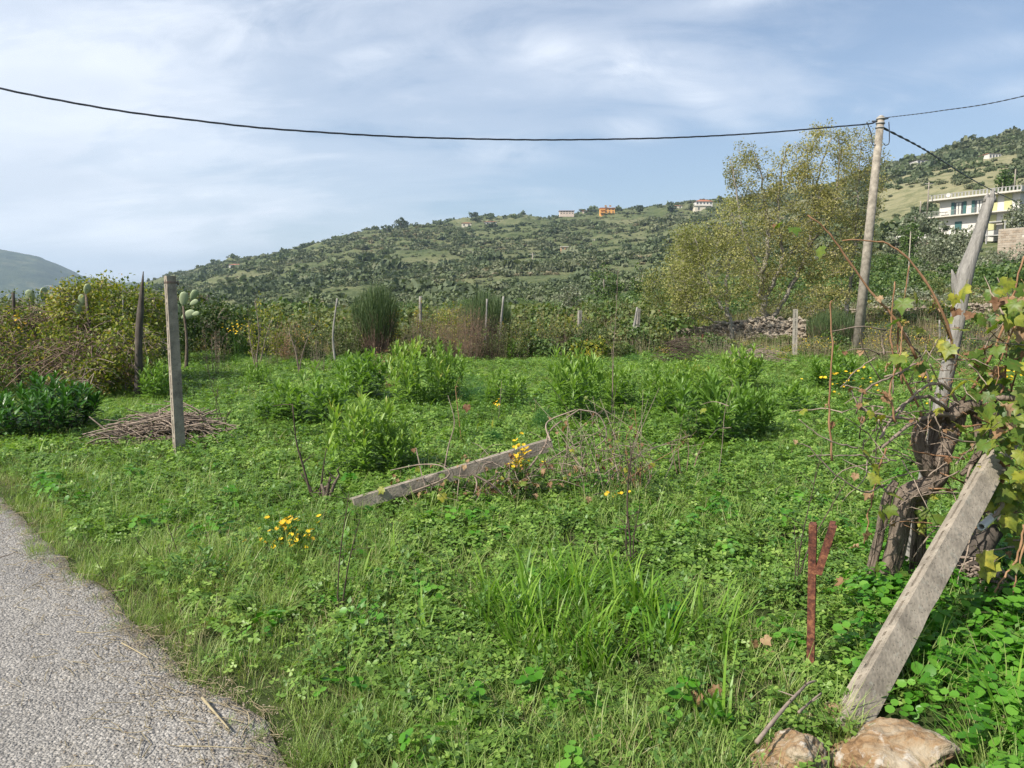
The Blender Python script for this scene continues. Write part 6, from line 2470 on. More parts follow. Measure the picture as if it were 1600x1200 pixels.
# ------------------------------------------------------------------ dead vines over the fallen beam
def dead_vine():
    rs = RS(66)
    b = G(790, 775)
    r = empty('dead_grapevine', b, 'dead tangled grapevine with withered leaves lying over the fallen beam', 'vine')
    mb = MB()
    D = 5.9

    def cane(pts, r0, r1, n=14):
        s = spline([P(px, py, D + dd) for px, py, dd in pts], n)
        mb.tube(s, np.linspace(r0, r1, n), 5, rs.rand(), cap=False)
        return s
    S = [cane([(740, 742, -.1), (772, 760, -.1), (800, 790, -.1), (806, 803, -.2), (840, 802, -.2), (892, 778, -.1)], .010, .005),
         cane([(738, 738, .3), (745, 755, 0), (738, 775, -.1), (708, 800, -.1)], .008, .004),
         cane([(770, 722, 0), (755, 728, -.1), (760, 745, -.1)], .007, .004),
         cane([(712, 808, -.1), (716, 760, -.1), (720, 730, .1)], .005, .003),
         cane([(780, 780, .0), (830, 740, .1), (880, 705, .3), (948, 668, .5)], .008, .004),
         cane([(820, 740, .2), (850, 700, .4), (862, 670, .5), (905, 640, .6)], .011, .006),
         cane([(905, 640, .6), (935, 648, .6), (948, 680, .6), (930, 700, .6)], .007, .004),
         cane([(900, 800, .1), (930, 780, .2), (960, 740, .5), (990, 720, .6)], .007, .004),
         cane([(640, 770, -.1), (700, 745, -.05), (690, 728, .0), (655, 726, .1), (610, 735, .2)], .008, .004),
         cane([(880, 830, 0), (940, 745, .3), (1010, 705, .6), (1080, 680, .9)], .006, .003),
         cane([(690, 760, .2), (700, 700, .5), (710, 660, .6), (700, 618, .7)], .007, .003),
         cane([(860, 690, .3), (855, 660, .5), (900, 640, .5)], .009, .005),
         cane([(925, 800, .3), (915, 740, .4), (905, 690, .5)], .006, .004),
         cane([(650, 700, .3), (660, 745, 0), (668, 770, -.1)], .005, .003)]
    for k in range(170):
        px = rs.normal() * 105 + 820
        py = 775 - (px - 700) * .22 + rs.normal() * 24
        a = rs.rand() * 6.28
        l = rs.uniform(18, 70)
        dx_, dy_ = math.cos(a) * l, math.sin(a) * l * .7
        S.append(cane([(px - dx_ / 2, py - dy_ / 2, rs.normal() * .2), (px + rs.normal() * 6, py - 6, rs.normal() * .2), (px + dx_ / 2, py + dy_ / 2, rs.normal() * .2)], rs.uniform(.002, .005), .0015, 6))
    for k in range(60):
        px = rs.uniform(870, 1040)
        py = rs.uniform(730, 820)
        S.append(cane([(px, py, .4), (px + rs.normal() * 10, py - 45, .4 + rs.normal() * .2), (px + rs.normal() * 30, py - rs.uniform(60, 150), .5 + rs.normal() * .2)], rs.uniform(.002, .005), .0015, 6))
    mb.build('canes', TWIG, r)
    for k in range(230):
        s = S[rs.randint(len(S))]
        p = s[rs.randint(len(s))] + rs.normal(size=3) * .02
        if p[2] < .08:
            p[2] = .1 + rs.rand() * .15
        t = rs.rand()
        add_leaf(r, p, rs.uniform(.035, .075), rs, 'd' if t < .55 else 'g' if t < .87 else 'y')
    for px, py, D_, sz, kd in ((720, 745, 5.7, .10, 'g'), (690, 768, 5.65, .10, 'y'), (600, 760, 5.7, .09, 'y'), (730, 630, 6.6, .11, 'd'), (748, 660, 6.5, .10, 'g'), (884, 665, 6.4, .10, 'd'), (955, 675, 6.5, .10, 'd'), (960, 700, 6.5, .09, 'y'), (805, 815, 5.5, .09, 'd'), (808, 828, 5.5, .08, 'd'), (980, 660, 6.6, .08, 'g'), (935, 715, 6.3, .10, 'g'), (905, 720, 6.2, .1, 'g'), (870, 735, 6.0, .1, 'g'), (770, 655, 6.4, .09, 'y')):
        add_leaf(r, P(px, py, D_), sz, rs, kd)


dead_vine()


# bare stems standing in the field
def stems(name, label, lines, D, mt, cat='dry plant', branch=6, seed=0, r0=.007, leaves=0, lk='d'):
    rs = RS(seed)
    b = P(lines[0][0][0], lines[0][0][1], D)
    b.z = float(H(b.x, b.y))
    r = empty(name, b, label, cat)
    mb = MB()
    al = []
    for ln in lines:
        pts = [P(px, py, D) for px, py in ln]
        pts[0].z = min(pts[0].z, float(H(pts[0].x, pts[0].y)) - .02)
        s = spline(pts, 12)
        k = r0 * rs.uniform(.7, 1.1)
        mb.tube(s, np.linspace(k, k * .35, 12), 5, rs.rand(), ridge=.15, seed=seed)
        al.append(s)
        for _ in range(branch):
            c = s[rs.randint(3, 12)]
            d = rdirs(rs, 1, .8)[0] * rs.uniform(.05, .16)
            mb.tube([c, c + d * .5 + rs.normal(size=3) * .006, c + d], [k * .4, k * .3, k * .15], 3, rs.rand(), cap=False)
    mb.build('stalks', mt, r)
    for _ in range(leaves):
        s = al[rs.randint(len(al))]
        add_leaf(r, s[rs.randint(2, 12)] + rs.normal(size=3) * .02, rs.uniform(.03, .06), rs, lk)
    return r


b = G(493, 792)
D = b.y
stems('dry_stalk', 'two bare dark stems diverging from the ground left of the nearest shrub', [[(492, 794), (474, 730), (463, 690), (457, 632)], [(497, 794), (503, 745), (510, 700)], [(488, 790), (486, 765), (470, 740)]], D, DARKTWIG, seed=1, r0=.013)
stems('dead_stump', 'short grey-brown dead stump at the foot of the nearest shrub', [[(508, 792), (512, 765), (516, 745)], [(512, 792), (520, 762), (530, 742)], [(505, 792), (507, 772), (502, 756)]], D, BARK, cat='stump', seed=2, r0=.03, branch=2)
D = G(528, 968).y
stems('dry_stalk', 'thin dark dry stalk standing in the clover below the fallen beam', [[(528, 970), (528, 920), (532, 860), (541, 800), (545, 770)], [(530, 950), (545, 880), (562, 812)], [(526, 965), (534, 940), (551, 975)]], D, DARKTWIG, seed=3, r0=.005)
D = G(988, 900).y
stems('dry_stalk', 'tall dead stalk with short twigs beside the broad grass tuft', [[(985, 905), (985, 850), (980, 790), (984, 730), (990, 690)], [(983, 900), (978, 840), (982, 800)], [(990, 900), (990, 845), (998, 800)]], D, DARKTWIG, seed=4, r0=.007, branch=14)
D = G(1240, 930).y
stems('dry_stalk', 'leaning dark stalk left of the rusty post', [[(1240, 935), (1262, 860), (1300, 790), (1322, 752)], [(1244, 930), (1250, 860), (1262, 800), (1285, 700)], [(1238, 930), (1244, 880), (1241, 820)]], D, DARKTWIG, seed=5, r0=.006, branch=12)
D = 10.5
stems('dry_stalk', 'very tall thin stalk rising above the shrubs at centre right', [[(958, 640), (958, 560), (962, 500), (966, 420)], [(955, 640), (957, 600), (956, 545)]], D, TWIG, seed=6, r0=.006, branch=8)
stems('dry_stalk', 'grey thin stick beside the rounded shrub at centre', [[(778, 660), (782, 620), (784, 595)]], 10, TWIG, seed=7, r0=.007, branch=3)
stems('dry_stalk', 'bent reddish twig with a bud in front of the feathery plant', [[(722, 640), (714, 628), (712, 606), (716, 604)]], 8.5, CANE, seed=8, r0=.006, branch=3)
stems('dry_stalk', 'branching dark twigs right of the brush heap', [[(352, 690), (345, 650), (330, 600), (322, 560)], [(356, 690), (352, 660), (362, 640)], [(350, 680), (338, 640), (340, 610)]], 9.0, DARKTWIG, seed=9, r0=.008, branch=12)
stems('bare_sapling', 'thin bare sapling with pale twigs in the far left field', [[(403, 590), (401, 560), (405, 520), (398, 470)], [(403, 580), (412, 540), (424, 500)], [(402, 575), (392, 540), (388, 505)]], 16.5, TWIG, seed=10, r0=.02, branch=16)
stems('bare_sapling', 'grey leaning sapling right of the thin bare one', [[(466, 590), (471, 560), (480, 530), (492, 510)], [(468, 580), (462, 550), (452, 520)], [(484, 560), (495, 578), (508, 585)]], 16.5, TWIG, seed=11, r0=.02, branch=14)
D = G(190, 940).y
stems('dry_stalk', 'curved wiry stem bending over the road edge', [[(208, 965), (180, 930), (158, 890), (130, 835)]], 3.9, DARKTWIG, seed=12, r0=.0035, branch=2)
stems('dry_stalk', 'short dark branched stem in the grass near the road', [[(246, 900), (240, 875), (222, 855), (212, 840)], [(244, 890), (262, 868), (270, 845)], [(280, 890), (276, 860), (262, 820)]], 4.5, DARKTWIG, seed=13, r0=.004, branch=4)
stems('dry_stalk', 'slim brown stalk standing in front of the right-hand shrubs', [[(1120, 760), (1128, 700), (1133, 640), (1145, 600)]], 6.8, TWIG, seed=14, r0=.004, branch=5)
stems('dry_stalk', 'clump of short red dead stalks right of the dead vine', [[(1065, 735), (1060, 705), (1064, 680)], [(1072, 735), (1076, 700), (1070, 672)], [(1080, 735), (1090, 712), (1100, 690)], [(1060, 735), (1050, 700), (1052, 690)]], 7.0, REDTWIG, seed=15, r0=.007, branch=5)
stems('dry_stalk', 'crossing thin canes right of the dead vine', [[(1010, 800), (985, 740), (978, 690), (990, 660)], [(925, 800), (985, 745), (1060, 700)], [(1000, 790), (1000, 730), (992, 640)]], 6.2, CANE, seed=16, r0=.006, branch=8, leaves=8)


# yellow flowers
def flower_clump(label, px, py, wpx, hpx, D, seed, n=40, sz=.018, name='yellow_flower_plant', stemh=.3):
    rs = RS(seed)
    b = P(px, py + hpx / 2, D)
    g_ = float(H(b.x, b.y))
    s = D / F
    r = empty(name, (b.x, b.y, g_), label, 'flowering plant', 'yellow flower clumps')
    st, fl, lv = MB(), MB(), MB()
    for k in range(n):
        q = P(px + rs.normal() * wpx * .27, py + rs.normal() * hpx * .27, D + rs.normal() * .08)
        q.z = max(q.z, g_ + .08)
        f = Vector((b.x + (q.x - b.x) * .4, b.y, g_))
        st.tube([f, (f + q) / 2 + Vector((rs.normal() * .01, 0, 0)), q], [.0016, .0014, .001], 3, .4, cap=False)
        m = 7
        an = np.arange(m) * 6.283 / m + rs.rand()
        up_ = Vector((rs.normal() * .4 - .2, rs.normal() * .4 - .3, 1)).normalized()
        X = up_.orthogonal().normalized()
        Y = up_.cross(X)
        d = np.cos(an)[:, None] * v3(X) + np.sin(an)[:, None] * v3(Y)
        fl.leaves(SMALL, np.repeat(v3(q)[None], m, 0), d + v3(up_) * .25, v3(up_)[None] + np.zeros((m, 3)), sz * rs.uniform(.8, 1.2), rs.rand())
    m = n * 5
    tt = rs.rand(m)
    pos = np.column_stack([b.x + rs.normal(size=m) * wpx * s * .3, b.y + rs.normal(size=m) * .08, g_ + rs.rand(m) * hpx * s * .8])
    lv.leaves(LANCE, pos, rdirs(rs, m, .6), rdirs(rs, m, .8), .05 * rs.uniform(.6, 1.2, m), rs.rand(m))
    st.build('stalks', L_MERC, r)
    lv.build('foliage', L_MERC, r)
    fl.build('flowers', L_FLOWER, r)
    return r


flower_clump('yellow flowers in the grass in front of the fallen beam, near the road', 448, 842, 85, 70, 4.7, 1, 70, .019)
flower_clump('bright yellow flowers poking over the middle of the fallen beam', 812, 712, 32, 44, 6.0, 2, 70, .017)
flower_clump('yellow flowers on the dark shrub at the foot of the utility pole', 1318, 592, 90, 40, 12.6, 3, 34, .030)
flower_clump('scattered yellow flowers behind the vine right of the grey post', 1580, 588, 50, 34, 9, 4, 30, .022)
flower_clump('sparse yellow flowers behind the vine canes left of the grey post', 1450, 600, 50, 50, 9, 5, 10, .018)
flower_clump('few yellow flowers beside the round shrub at centre', 776, 628, 18, 18, 9.5, 6, 10, .018)
flower_clump('small yellow blooms right of the dead vine', 965, 770, 40, 14, 5.6, 7, 7, .016)
flower_clump('yellow flowers low in the left hedge near the picture edge', 28, 505, 24, 24, 13, 8, 24, .024)
flower_clump('two yellow sprays right of the prickly pear with three pads', 372, 512, 34, 18, 17, 9, 30, .026)

# pale standing bird-like plastic scrap and tiny things in the grass
b = G(756, 592)
st_ = empty('grey_stone', b, 'single pale grey stone in the clover above the feathery plant', 'stone')


def rock_mesh(seed, sub=3, squash=(1, .8, .7), amp=.22):
    import bmesh
    bm = bmesh.new()
    bmesh.ops.create_icosphere(bm, subdivisions=sub, radius=1)
    V = np.array([v.co[:] for v in bm.verts])
    Fs = np.array([[v.index for v in f.verts] for f in bm.faces])
    bm.free()
    rs = RS(seed)
    # cut with random planes for blunt facets
    for k in range(14):
        d = rdirs(rs, 1)[0]
        lim = rs.uniform(.62, .9)
        p = V @ d
        V = V - np.where(p > lim, (p - lim) * .92, 0)[:, None] * d
    V = V * (1 + amp * .8 * noise3(V * 1.3 + seed, seed)[:, None] + amp * .32 * noise3(V * 4.1, seed + 7)[:, None] + amp * .14 * noise3(V * 10, seed + 9)[:, None])
    return V * np.array(squash), Fs


V, Fs = rock_mesh(3, 2)
mb = MB()
mb.add(V * .055 + np.array([b.x, b.y, b.z + .07]), None, Fs)
mb.build('stone_body', STONE, st_)


def rock(label, px, py, D, sx, sy, sz, seed, sub=5, rz=0.0, mt=ROCK):
    c = P(px, py, D)
    V, Fs = rock_mesh(seed, sub)
    if sub > 4:
        V = V * (1 - .10 * np.abs(noise3(V * 3.1 + 2, seed + 21))[:, None] ** .6 - .05 * np.abs(noise3(V * 8.3, seed + 22))[:, None] ** .5 + .02 * noise3(V * 19, seed + 23)[:, None])
    V = V * np.array([sx, sy, sz]) / np.array([1, .8, .7])
    ca, sa = math.cos(rz), math.sin(rz)
    V = V @ np.array([[ca, sa, 0], [-sa, ca, 0], [0, 0, 1]])
    mb = MB()
    mb.add(V, None, Fs)
    o = mb.build('rock', mt)
    o.location = c
    tag(o, label, 'rock', 'ochre rocks in the right foreground')
    return o


rock('large ochre and white rock in the bottom right foreground', 1388, 1195, 2.45, .27, .18, .17, 11, 6, rz=-.1)
rock('smaller brown rock left of the large ochre rock at the bottom edge', 1243, 1192, 2.40, .155, .14, .135, 12, 6, rz=.5)
rock('small flat stone wedged between the rocks and the leaning post', 1306, 1110, 2.72, .055, .05, .028, 13, 4)
rock('tiny flat stone beside the foot of the rusty post', 1268, 1122, 2.7, .05, .035, .02, 14, 4)
rock('dark mossy stone under the foot of the leaning concrete post', 1345, 1112, 2.8, .07, .06, .045, 15, 4, mt=CONC)

# sticks on the rocks and on the road
def stick(label, pts, r0, mt=TWIG, name='stick', seed=0, group=None):
    s = spline([P(*p) for p in pts], 14)
    rs = RS(seed)
    mb = MB()
    mb.tube(s, np.linspace(r0, r0 * .55, 14), 7, .6, ridge=.2, seed=seed)
    for k in range(3):
        c = s[rs.randint(4, 12)]
        d = rdirs(rs, 1, .3)[0] * .06
        mb.tube([c, c + d * .6, c + d], [r0 * .4, r0 * .3, r0 * .15], 4, .5, cap=False)
    o = mb.build(name, mt)
    return tag(o, label, 'stick', group)


stick('grey stick leaning from the rocks up to the foot of the rusty post', [(1182, 1160, 2.33), (1222, 1110, 2.5), (1245, 1085, 2.62), (1262, 1068, 2.75), (1275, 1064, 2.8)], .0075, TWIG, seed=1)
stick('short pale stick right of the long grey one by the rocks', [(1248, 1113, 2.52), (1265, 1098, 2.6), (1283, 1083, 2.66)], .0055, TWIG, seed=2)


def ground_stick(label, pts, r0, seed, mt=STRAW):
    s = []
    for px, py in pts:
        g_ = gnd0(px, py, .035)
        s.append((g_[0], g_[1], .036 + r0))
    s = spline(s, 10)
    mb = MB()
    mb.tube(s, np.linspace(r0, r0 * .5, 10), 6, .6, ridge=.2, seed=seed)
    return tag(mb.build('stick', mt), label, 'stick', 'sticks on the road edge')


ground_stick('longest pale stick lying on the road edge at the bottom', [(316, 1093), (335, 1115), (358, 1142)], .006, 1)
ground_stick('thin pale straw stick on the asphalt near the grass', [(190, 1006), (212, 1018), (232, 1030)], .004, 2)
ground_stick('curved dry stem across the asphalt at mid left', [(120, 988), (150, 990), (180, 985), (215, 978)], .0025, 3)
ground_stick('straight dry stem at the very bottom of the road', [(280, 1167), (330, 1168), (400, 1172)], .0025, 4)
ground_stick('short dark twig lying on the road at upper left', [(0, 872), (14, 868), (28, 862)], .004, 5, TWIG)


# ------------------------------------------------------------------ weathered wooden post with a snag
def wooden_post():
    b = P(1424, 880, 4.35)
    gz = float(H(b.x, b.y))
    b = Vector((b.x - .06, b.y, gz - .1))
    r = empty('wooden_post', b, 'weathered grey wooden post with a broken side snag, standing in the grapevine', 'post')
    D = 4.35
    ln = [b, P(1458, 690, D), P(1470, 630, D), P(1482, 575, D), P(1497, 500, D), P(1508, 430, D), P(1528, 370, D), P(1546, 310, D)]
    s = spline(ln, 40)
    n = len(s)
    tt = np.linspace(0, 1, n)
    rad = np.interp(tt, [0, .45, .62, .72, .80, .97, 1], [.044, .042, .044, .050, .041, .034, .028])
    mb = MB()
    mb.tube(s, rad, 18, .5, ridge=.13, seed=5, flat=.85)
    # splintered top
    for k, (dx_, h) in enumerate(((-.018, .05), (.012, .075), (.022, .04))):
        p = v3(ln[-1]) + np.array([dx_, 0, -.02])
        mb.tube([p, p + np.array([.004, 0, h * .6]), p + np.array([.008, 0, h])], [.02, .012, .002], 6, .6)
    mb.build('post_body', GREYWOOD, r)
    mb = MB()
    mb.tube(spline([P(1504, 470, D + .02), P(1494, 446, D + .02), P(1487, 421, D + .01)], 8), [.030, .034, .034, .030, .024, .017, .010, .003], 10, .6, ridge=.2, seed=8)
    mb.build('snag', GREYWOOD, r)
    # long drying crack and knot holes, cut as thin dark grooves standing in the wood
    mb = MB()
    zc = np.linspace(P(0, 515, D).z, P(0, 400, D).z, 16)
    cs = np.array([[np.interp(z, s[:, 2], s[:, 0]) + .012, D - np.interp(z, s[:, 2], rad) * .83, z] for z in zc])
    mb.tube(cs, [.001, .0015, .002, .0025, .003, .003, .003, .003, .003, .003, .0025, .002, .002, .0015, .001, .001], 5, .1)
    mb.build('crack', DARKWOOD, r)
    for px, py, rr, dd in ((-.002, 428, .006, .048), (.0, 333, .005, .034), (.004, 590, .008, .042)):
        zk = P(0, py, D).z
        c = Vector((float(np.interp(zk, s[:, 2], s[:, 0])) + px, D - float(np.interp(zk, s[:, 2], rad)) * .86, zk))
        MB().tube([c + Vector((0, -.002, 0)), c + Vector((0, .012, 0))], rr, 8, .1).build('knot_hole', DARKWOOD, r)


wooden_post()


# ------------------------------------------------------------------ the old grapevine
def grapevine():
    rs = RS(2024)
    b = G(1395, 945)
    r = empty('grapevine', b, 'old gnarled grapevine with looping trunk and yellowing leaves in the right foreground', 'vine')
    D = 4.05

    def PP(a):
        return [P(px, py, D + dd) for px, py, dd in a]

    def trunk(a, rad, seed, n=40, name='trunk', sides=26, ridge=.42):
        s = spline(PP(a), n)
        rr = np.interp(np.linspace(0, 1, n), np.linspace(0, 1, len(rad)), rad)
        mb = MB()
        mb.tube(s, rr, sides, .5, ridge=ridge, seed=seed)
        # loose bark strips following the trunk
        for k in range(26):
            i0 = rs.randint(0, n - 10)
            m = rs.randint(6, 10)
            a_ = rs.rand() * 6.28
            off = np.array([math.cos(a_), -abs(math.sin(a_)), 0])
            q = s[i0:i0 + m] + off * rr[i0:i0 + m, None] * 1.02 + rs.normal(size=(m, 3)) * .002
            mb.tube(q, rs.uniform(.002, .006), 4, rs.rand(), cap=False)
        mb.build(name, BARK, r)
        return s

    # main trunk: from the ground, up, over to the right and up into the fork
    trunk([(1378, 960, 0), (1386, 905, 0), (1400, 850, 0), (1408, 800, 0), (1418, 772, 0), (1445, 762, 0), (1466, 742, .0), (1470, 715, 0), (1482, 685, .02), (1496, 655, .04), (1500, 630, .05)],
          [.040, .042, .046, .052, .056, .058, .056, .050, .044, .042, .040], 1, 60)
    # inner arm of the loop
    trunk([(1462, 745, .0), (1448, 725, -.02), (1437, 700, -.02), (1434, 680, -.02), (1440, 662, 0), (1456, 652, .03), (1480, 650, .05)],
          [.050, .042, .036, .034, .032, .032, .03], 2, 34, 'arm')
    trunk([(1462, 735, .03), (1456, 700, .05), (1460, 672, .06), (1464, 656, .06)], [.030, .026, .024, .024], 7, 20, 'arm')
    # torn lower shell of the trunk, left
    trunk([(1350, 935, .05), (1364, 880, .04), (1377, 820, .03), (1386, 775, .02), (1399, 752, .0)], [.018, .021, .022, .022, .016], 3, 30, 'trunk_shell')
    trunk([(1425, 930, .15), (1432, 870, .15), (1436, 810, .1), (1432, 780, .05)], [.035, .038, .034, .03], 4, 24, 'trunk_shell')
    # crown knot and right-hand stems
    trunk([(1478, 655, .02), (1500, 640, .03), (1525, 636, .05), (1545, 640, .08)], [.045, .052, .045, .03], 5, 20, 'knot')
    trunk([(1520, 640, .05), (1528, 668, .02), (1530, 700, .0), (1518, 725, -.02), (1502, 742, -.04)], [.024, .022, .020, .018, .012], 6, 26, 'arm', 12, .15)
    trunk([(1500, 925, .35), (1512, 860, .35), (1530, 800, .3), (1548, 740, .25), (1560, 690, .25), (1568, 640, .3)], [.05, .05, .05, .048, .045, .04], 9, 36, 'rear_trunk')
    trunk([(1540, 625, .3), (1552, 600, .3), (1562, 572, .3)], [.032, .036, .022], 10, 16, 'stub')
    canes = []

    def cane(a, r0, r1, n=22, name='cane', mt=CANE, sides=7):
        s = spline(PP(a), n)
        s[1:-1] += rs.normal(size=(n - 2, 3)) * .0025
        rr = np.linspace(r0, r1, n)
        rr[::4] *= 1.3
        MB().tube(s, rr, sides, rs.rand()).build(name, mt, r)
        canes.append(s)
        return s
    # the thick grey canes
    cane([(1530, 642, 0), (1552, 625, -.02), (1580, 622, -.05), (1612, 636, -.1), (1650, 670, -.1)], .016, .014, mt=TWIG)
    cane([(1495, 650, 0), (1465, 648, -.05), (1440, 655, -.1), (1415, 668, -.15), (1395, 685, -.2), (1378, 700, -.2)], .013, .006, mt=TWIG)
    cane([(1480, 640, 0), (1450, 620, -.05), (1420, 628, -.1), (1395, 650, -.15), (1375, 685, -.2)], .011, .006, mt=TWIG)
    cane([(1500, 635, 0), (1480, 605, -.05), (1455, 600, -.1), (1420, 625, -.1), (1390, 660, -.15), (1345, 635, -.2)], .010, .004, mt=TWIG)
    cane([(1345, 640, -.2), (1352, 610, -.2), (1400, 585, -.2), (1432, 568, -.2)], .006, .004, mt=TWIG)
    cane([(1430, 655, -.1), (1385, 650, -.2), (1345, 638, -.2), (1330, 610, -.2)], .008, .003, mt=TWIG)
    # the long reaching canes against the sky
    c1 = cane([(1432, 560, -.1), (1400, 500, -.1), (1366, 462, -.1), (1320, 398, -.1), (1292, 360, -.1), (1262, 336, -.1)], .0075, .003)
    c2 = cane([(1490, 560, 0), (1478, 500, -.05), (1440, 430, -.05), (1405, 392, -.05), (1372, 377, -.05), (1316, 376, -.05)], .0075, .003)
    cane([(1410, 600, -.1), (1402, 530, -.1), (1412, 470, -.1), (1421, 415, -.1)], .005, .0025)
    cane([(1300, 720, -.3), (1296, 640, -.3), (1300, 560, -.3), (1298, 480, -.3), (1300, 470, -.3)], .0055, .0025)
    cane([(1440, 650, -.1), (1418, 600, -.1), (1396, 555, -.1), (1392, 500, -.1), (1398, 440, -.1)], .006, .003)
    cane([(1400, 660, -.2), (1390, 610, -.2), (1405, 560, -.2), (1410, 510, -.2)], .006, .003)
    cane([(1455, 610, -.05), (1440, 560, -.05), (1425, 540, -.1), (1415, 520, -.1)], .006, .003, mt=TWIG)
    cane([(1500, 630, .05), (1530, 590, 0), (1560, 530, 0), (1580, 470, 0), (1600, 400, 0)], .008, .004)
    cane([(1520, 630, .05), (1560, 580, -.05), (1590, 560, -.05), (1640, 540, -.05)], .008, .004)
    cane([(1545, 640, 0), (1570, 600, 0), (1575, 520, 0), (1590, 470, 0)], .007, .003)
    cane([(1600, 820, -.4), (1590, 870, -.4), (1562, 912, -.4), (1545, 950, -.4)], .006, .003)
    cane([(1620, 760, -.3), (1600, 850, -.4), (1588, 900, -.4), (1580, 960, -.4)], .006, .003)
    cane([(1570, 770, -.25), (1560, 800, -.25), (1540, 820, -.25), (1528, 832, -.25)], .010, .008, mt=TWIG)
    cane([(1518, 727, -.05), (1500, 780, -.1), (1480, 815, -.12), (1470, 850, -.15)], .007, .004, mt=TWIG)
    cane([(1385, 700, -.2), (1372, 740, -.2), (1360, 790, -.2), (1350, 850, -.2)], .005, .003)
    cane([(1380, 760, -.2), (1350, 768, -.25), (1310, 745, -.3), (1265, 700, -.3), (1240, 690, -.3)], .005, .002, mt=TWIG)
    cane([(1340, 700, -.25), (1300, 690, -.3), (1268, 672, -.3), (1248, 655, -.3)], .004, .002, mt=TWIG)
    cane([(1400, 720, -.2), (1345, 712, -.25), (1300, 712, -.3), (1262, 712, -.3)], .004, .002, mt=TWIG)
    for k in range(60):
        x0, y0 = 1415 + rs.normal() * 50, 670 + rs.normal() * 85
        a = rs.rand() * 6.28
        l = rs.uniform(40, 110)
        x1, y1 = x0 + math.cos(a) * l, y0 + math.sin(a) * l * .8
        cane([(x0, y0, -.1 + rs.normal() * .1), ((x0 + x1) / 2 + rs.normal() * 8, (y0 + y1) / 2 - 6, -.1), (x1, y1, -.15 + rs.normal() * .12)], .004, .0018, 8, 'twig', TWIG, 4)
    for k in range(46):
        x0, y0 = rs.uniform(1480, 1640), rs.uniform(470, 860)
        a = rs.rand() * 6.28
        l = rs.uniform(30, 120)
        x1, y1 = x0 + math.cos(a) * l, y0 + math.sin(a) * l
        cane([(x0, y0, -.05 + rs.normal() * .1), ((x0 + x1) / 2 + rs.normal() * 8, (y0 + y1) / 2, -.1), (x1, y1, -.1 + rs.normal() * .1)], rs.uniform(.003, .006), .002, 8, 'twig', CANE if k % 2 else TWIG, 4)
    # leaves placed where the photograph shows them, then fill
    spec = [(1222, 345, -.1, .075, 'g'), (1238, 352, -.1, .085, 'g'), (1284, 382, -.05, .095, 'g'), (1215, 350, -.08, .05, 'd'),
            (1412, 462, -.15, .12, 'g'), (1430, 455, -.1, .08, 'y'), (1408, 498, -.15, .10, 'g'), (1440, 512, -.1, .06, 'y'),
            (1570, 470, -.2, .14, 'g'), (1590, 480, -.2, .15, 'y'), (1575, 430, -.2, .11, 'y'), (1600, 440, -.25, .12, 'g'), (1586, 515, -.2, .12, 'd'), (1560, 500, -.15, .13, 'g'),
            (1546, 540, -.1, .10, 'd'), (1500, 515, -.1, .10, 'y'), (1478, 530, -.1, .09, 'y'), (1480, 545, -.1, .08, 'y'), (1520, 545, -.1, .11, 'g'),
            (1600, 560, -.2, .14, 'y'), (1595, 600, -.2, .13, 'g'), (1560, 590, -.1, .12, 'g'), (1530, 560, -.05, .12, 'g'), (1512, 590, -.1, .09, 'y'), (1530, 610, -.1, .11, 'g'),
            (1540, 660, -.1, .12, 'g'), (1560, 680, -.15, .13, 'g'), (1585, 690, -.15, .10, 'y'), (1575, 720, -.2, .11, 'd'), (1600, 660, -.2, .12, 'g'), (1556, 645, -.15, .12, 'g'),
            (1585, 760, -.3, .14, 'g'), (1600, 800, -.3, .13, 'g'), (1570, 800, -.3, .12, 'y'), (1590, 740, -.3, .12, 'y'), (1560, 760, -.28, .11, 'g'),
            (1470, 855, -.3, .12, 'g'), (1462, 865, -.3, .10, 'y'), (1460, 800, -.05, .12, 'g'), (1448, 792, -.05, .10, 'g'),
            (1530, 860, -.5, .12, 'y'), (1560, 872, -.5, .14, 'y'), (1538, 885, -.5, .09, 'y'), (1590, 880, -.5, .10, 'y'),
            (1385, 768, -.2, .10, 'y'), (1392, 785, -.2, .10, 'g'), (1376, 795, -.2, .09, 'y'), (1370, 738, -.25, .09, 'y'), (1365, 722, -.25, .08, 'y'), (1348, 702, -.25, .07, 'y'),
            (1338, 738, -.3, .06, 'd'), (1382, 615, -.2, .08, 'd'), (1375, 612, -.2, .07, 'd'), (1392, 565, -.2, .08, 'd'), (1408, 552, -.2, .10, 'g'), (1432, 565, -.15, .10, 'g'),
            (1305, 660, -.3, .06, 'd'), (1362, 640, -.25, .06, 'y'), (1375, 648, -.25, .07, 'y'), (1405, 560, -.2, .07, 'y'), (1435, 570, -.2, .08, 'd'), (1470, 635, -.1, .07, 'y'),
            (1350, 830, -.4, .08, 'd'), (1345, 855, -.4, .08, 'd'), (1372, 880, -.3, .08, 'g'), (1320, 905, -.5, .08, 'd'), (1318, 910, -.5, .07, 'g'), (1400, 895, -.2, .09, 'g')]
    for px, py, dd, sz, kd in spec:
        add_leaf(r, P(px, py, D + dd), sz, rs, kd)
    for k in range(185):
        px, py = rs.uniform(1485, 1660), rs.uniform(440, 840)
        if px < 1545 and rs.rand() < .5:
            px += 70
        if px < 1600 and py > 700 and px < 1530 + (py - 700) * .3 and rs.rand() < .8:
            px += 60
        t = rs.rand()
        add_leaf(r, P(px, py, D + rs.normal() * .18 - .05), rs.uniform(.07, .125), rs, 'g' if t < .52 else 'y' if t < .82 else 'd')
    for k in range(75):
        s = canes[rs.randint(4, len(canes))]
        p = s[rs.randint(len(s))] + rs.normal(size=3) * .015
        t = rs.rand()
        add_leaf(r, p, rs.uniform(.035, .075), rs, 'd' if t < .5 else 'y' if t < .75 else 'g')
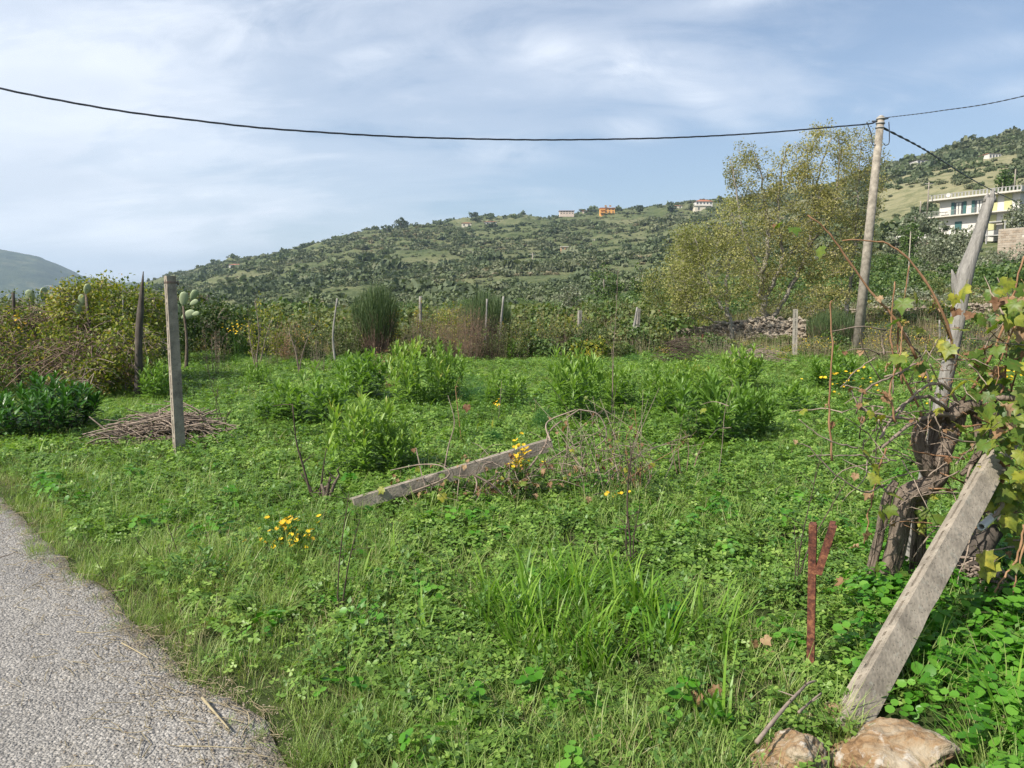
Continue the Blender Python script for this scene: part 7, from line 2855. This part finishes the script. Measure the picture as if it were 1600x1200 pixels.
    # curly tendrils in the tangle
    mb = MB()
    for k in range(60):
        px, py = 1460 + rs.normal() * 45, 640 + rs.normal() * 55
        c = v3(P(px, py, D + rs.normal() * .08))
        m = 8
        q = c + np.cumsum(rs.normal(size=(m, 3)) * .016, axis=0)
        mb.tube(q, .0018, 3, rs.rand(), cap=False)
    tag(mb.build('tendrils', CANE, r), kind='stuff')
    for k in range(46):
        px, py = rs.uniform(1545, 1640), rs.uniform(600, 800)
        if px < 1560 and py > 730:
            py -= 90
        t = rs.rand()
        add_leaf(r, P(px, py, 3.72 + rs.normal() * .1), rs.uniform(.075, .115), rs, 'g' if t < .6 else 'y' if t < .85 else 'd')


grapevine()

# dark prop and plastic pipe behind the leaning post
pa = P(1478, 960, 4.0)
pa.z = float(H(pa.x, pa.y)) - .05
pb = P(1580, 775, 4.3)
rr_ = empty('dark_wooden_prop', pa, 'dark shaded wooden prop leaning behind the large concrete post', 'post')
MB().tube(spline([pa, (pa + pb) / 2, pb], 14), .06, 14, .3, ridge=.2, seed=3).build('shaft', DARKWOOD, rr_)
pa, pb = P(1533, 823, 3.62), P(1560, 800, 4.0)
PIPE = plain('white_plastic_pipe', (.55, .55, .52), .4, var=.05)
pp = MB()
d = (pb - pa).normalized()
X = d.orthogonal().normalized()
Y = d.cross(X)
n = 16
an = np.arange(n) / n * 6.283
ring = lambda c, q: np.array([tuple(c + (X * math.cos(a) + Y * math.sin(a)) * q) for a in an])
V = np.vstack([ring(pb, .019), ring(pa, .019), ring(pa, .0135), ring(pb, .0135)])
Fq = [(k * n + j, k * n + (j + 1) % n, (k + 1) * n + (j + 1) % n, (k + 1) * n + j) for k in range(3) for j in range(n)]
pp.add(V, Fq)
tag(pp.build('plastic_pipe', PIPE), 'short end of white plastic pipe sticking out beside the leaning concrete post', 'pipe')

heap('brush_pile', 'tangle of grey dry roots and twigs at the right edge under the vine', 1570, 925, 110, 55, 170, 8, TWIG, D=3.9)
b = G(1185, 1040)


def loose_leaves(label, px, py, n, seed):
    rs = RS(seed)
    g_ = G(px, py)
    r = empty('fallen_leaves', g_, label, 'leaves')
    for k in range(n):
        add_leaf(r, v3(g_) + np.array([rs.normal() * .03, rs.normal() * .03, .10 + rs.rand() * .05]), rs.uniform(.07, .1), rs, 'd')


loose_leaves('withered brown vine leaves caught in the grass left of the rusty post', 1182, 1045, 3, 1)
loose_leaves('dry brown leaf lying in the grass at the bottom centre right', 1095, 1125, 2, 2)

# ------------------------------------------------------------------ the air
def haze():
    m = bpy.data.materials.new('haze_air')
    m.use_nodes = True
    m.node_tree.nodes.clear()
    g = NG(m.node_tree)
    v = g.n('ShaderNodeVolumePrincipled', {'Color': (.62, .80, 1.0, 1), 'Density': 0.00013, 'Anisotropy': 0.2})
    g.n('ShaderNodeOutputMaterial', {'Volume': v.outputs[0]})
    mb = MB()
    mb.box((-9500, -3500, -75), (9500, 9500, 560))
    o = mb.build('haze', m, smooth=False)
    tag(o, kind='stuff')


haze()
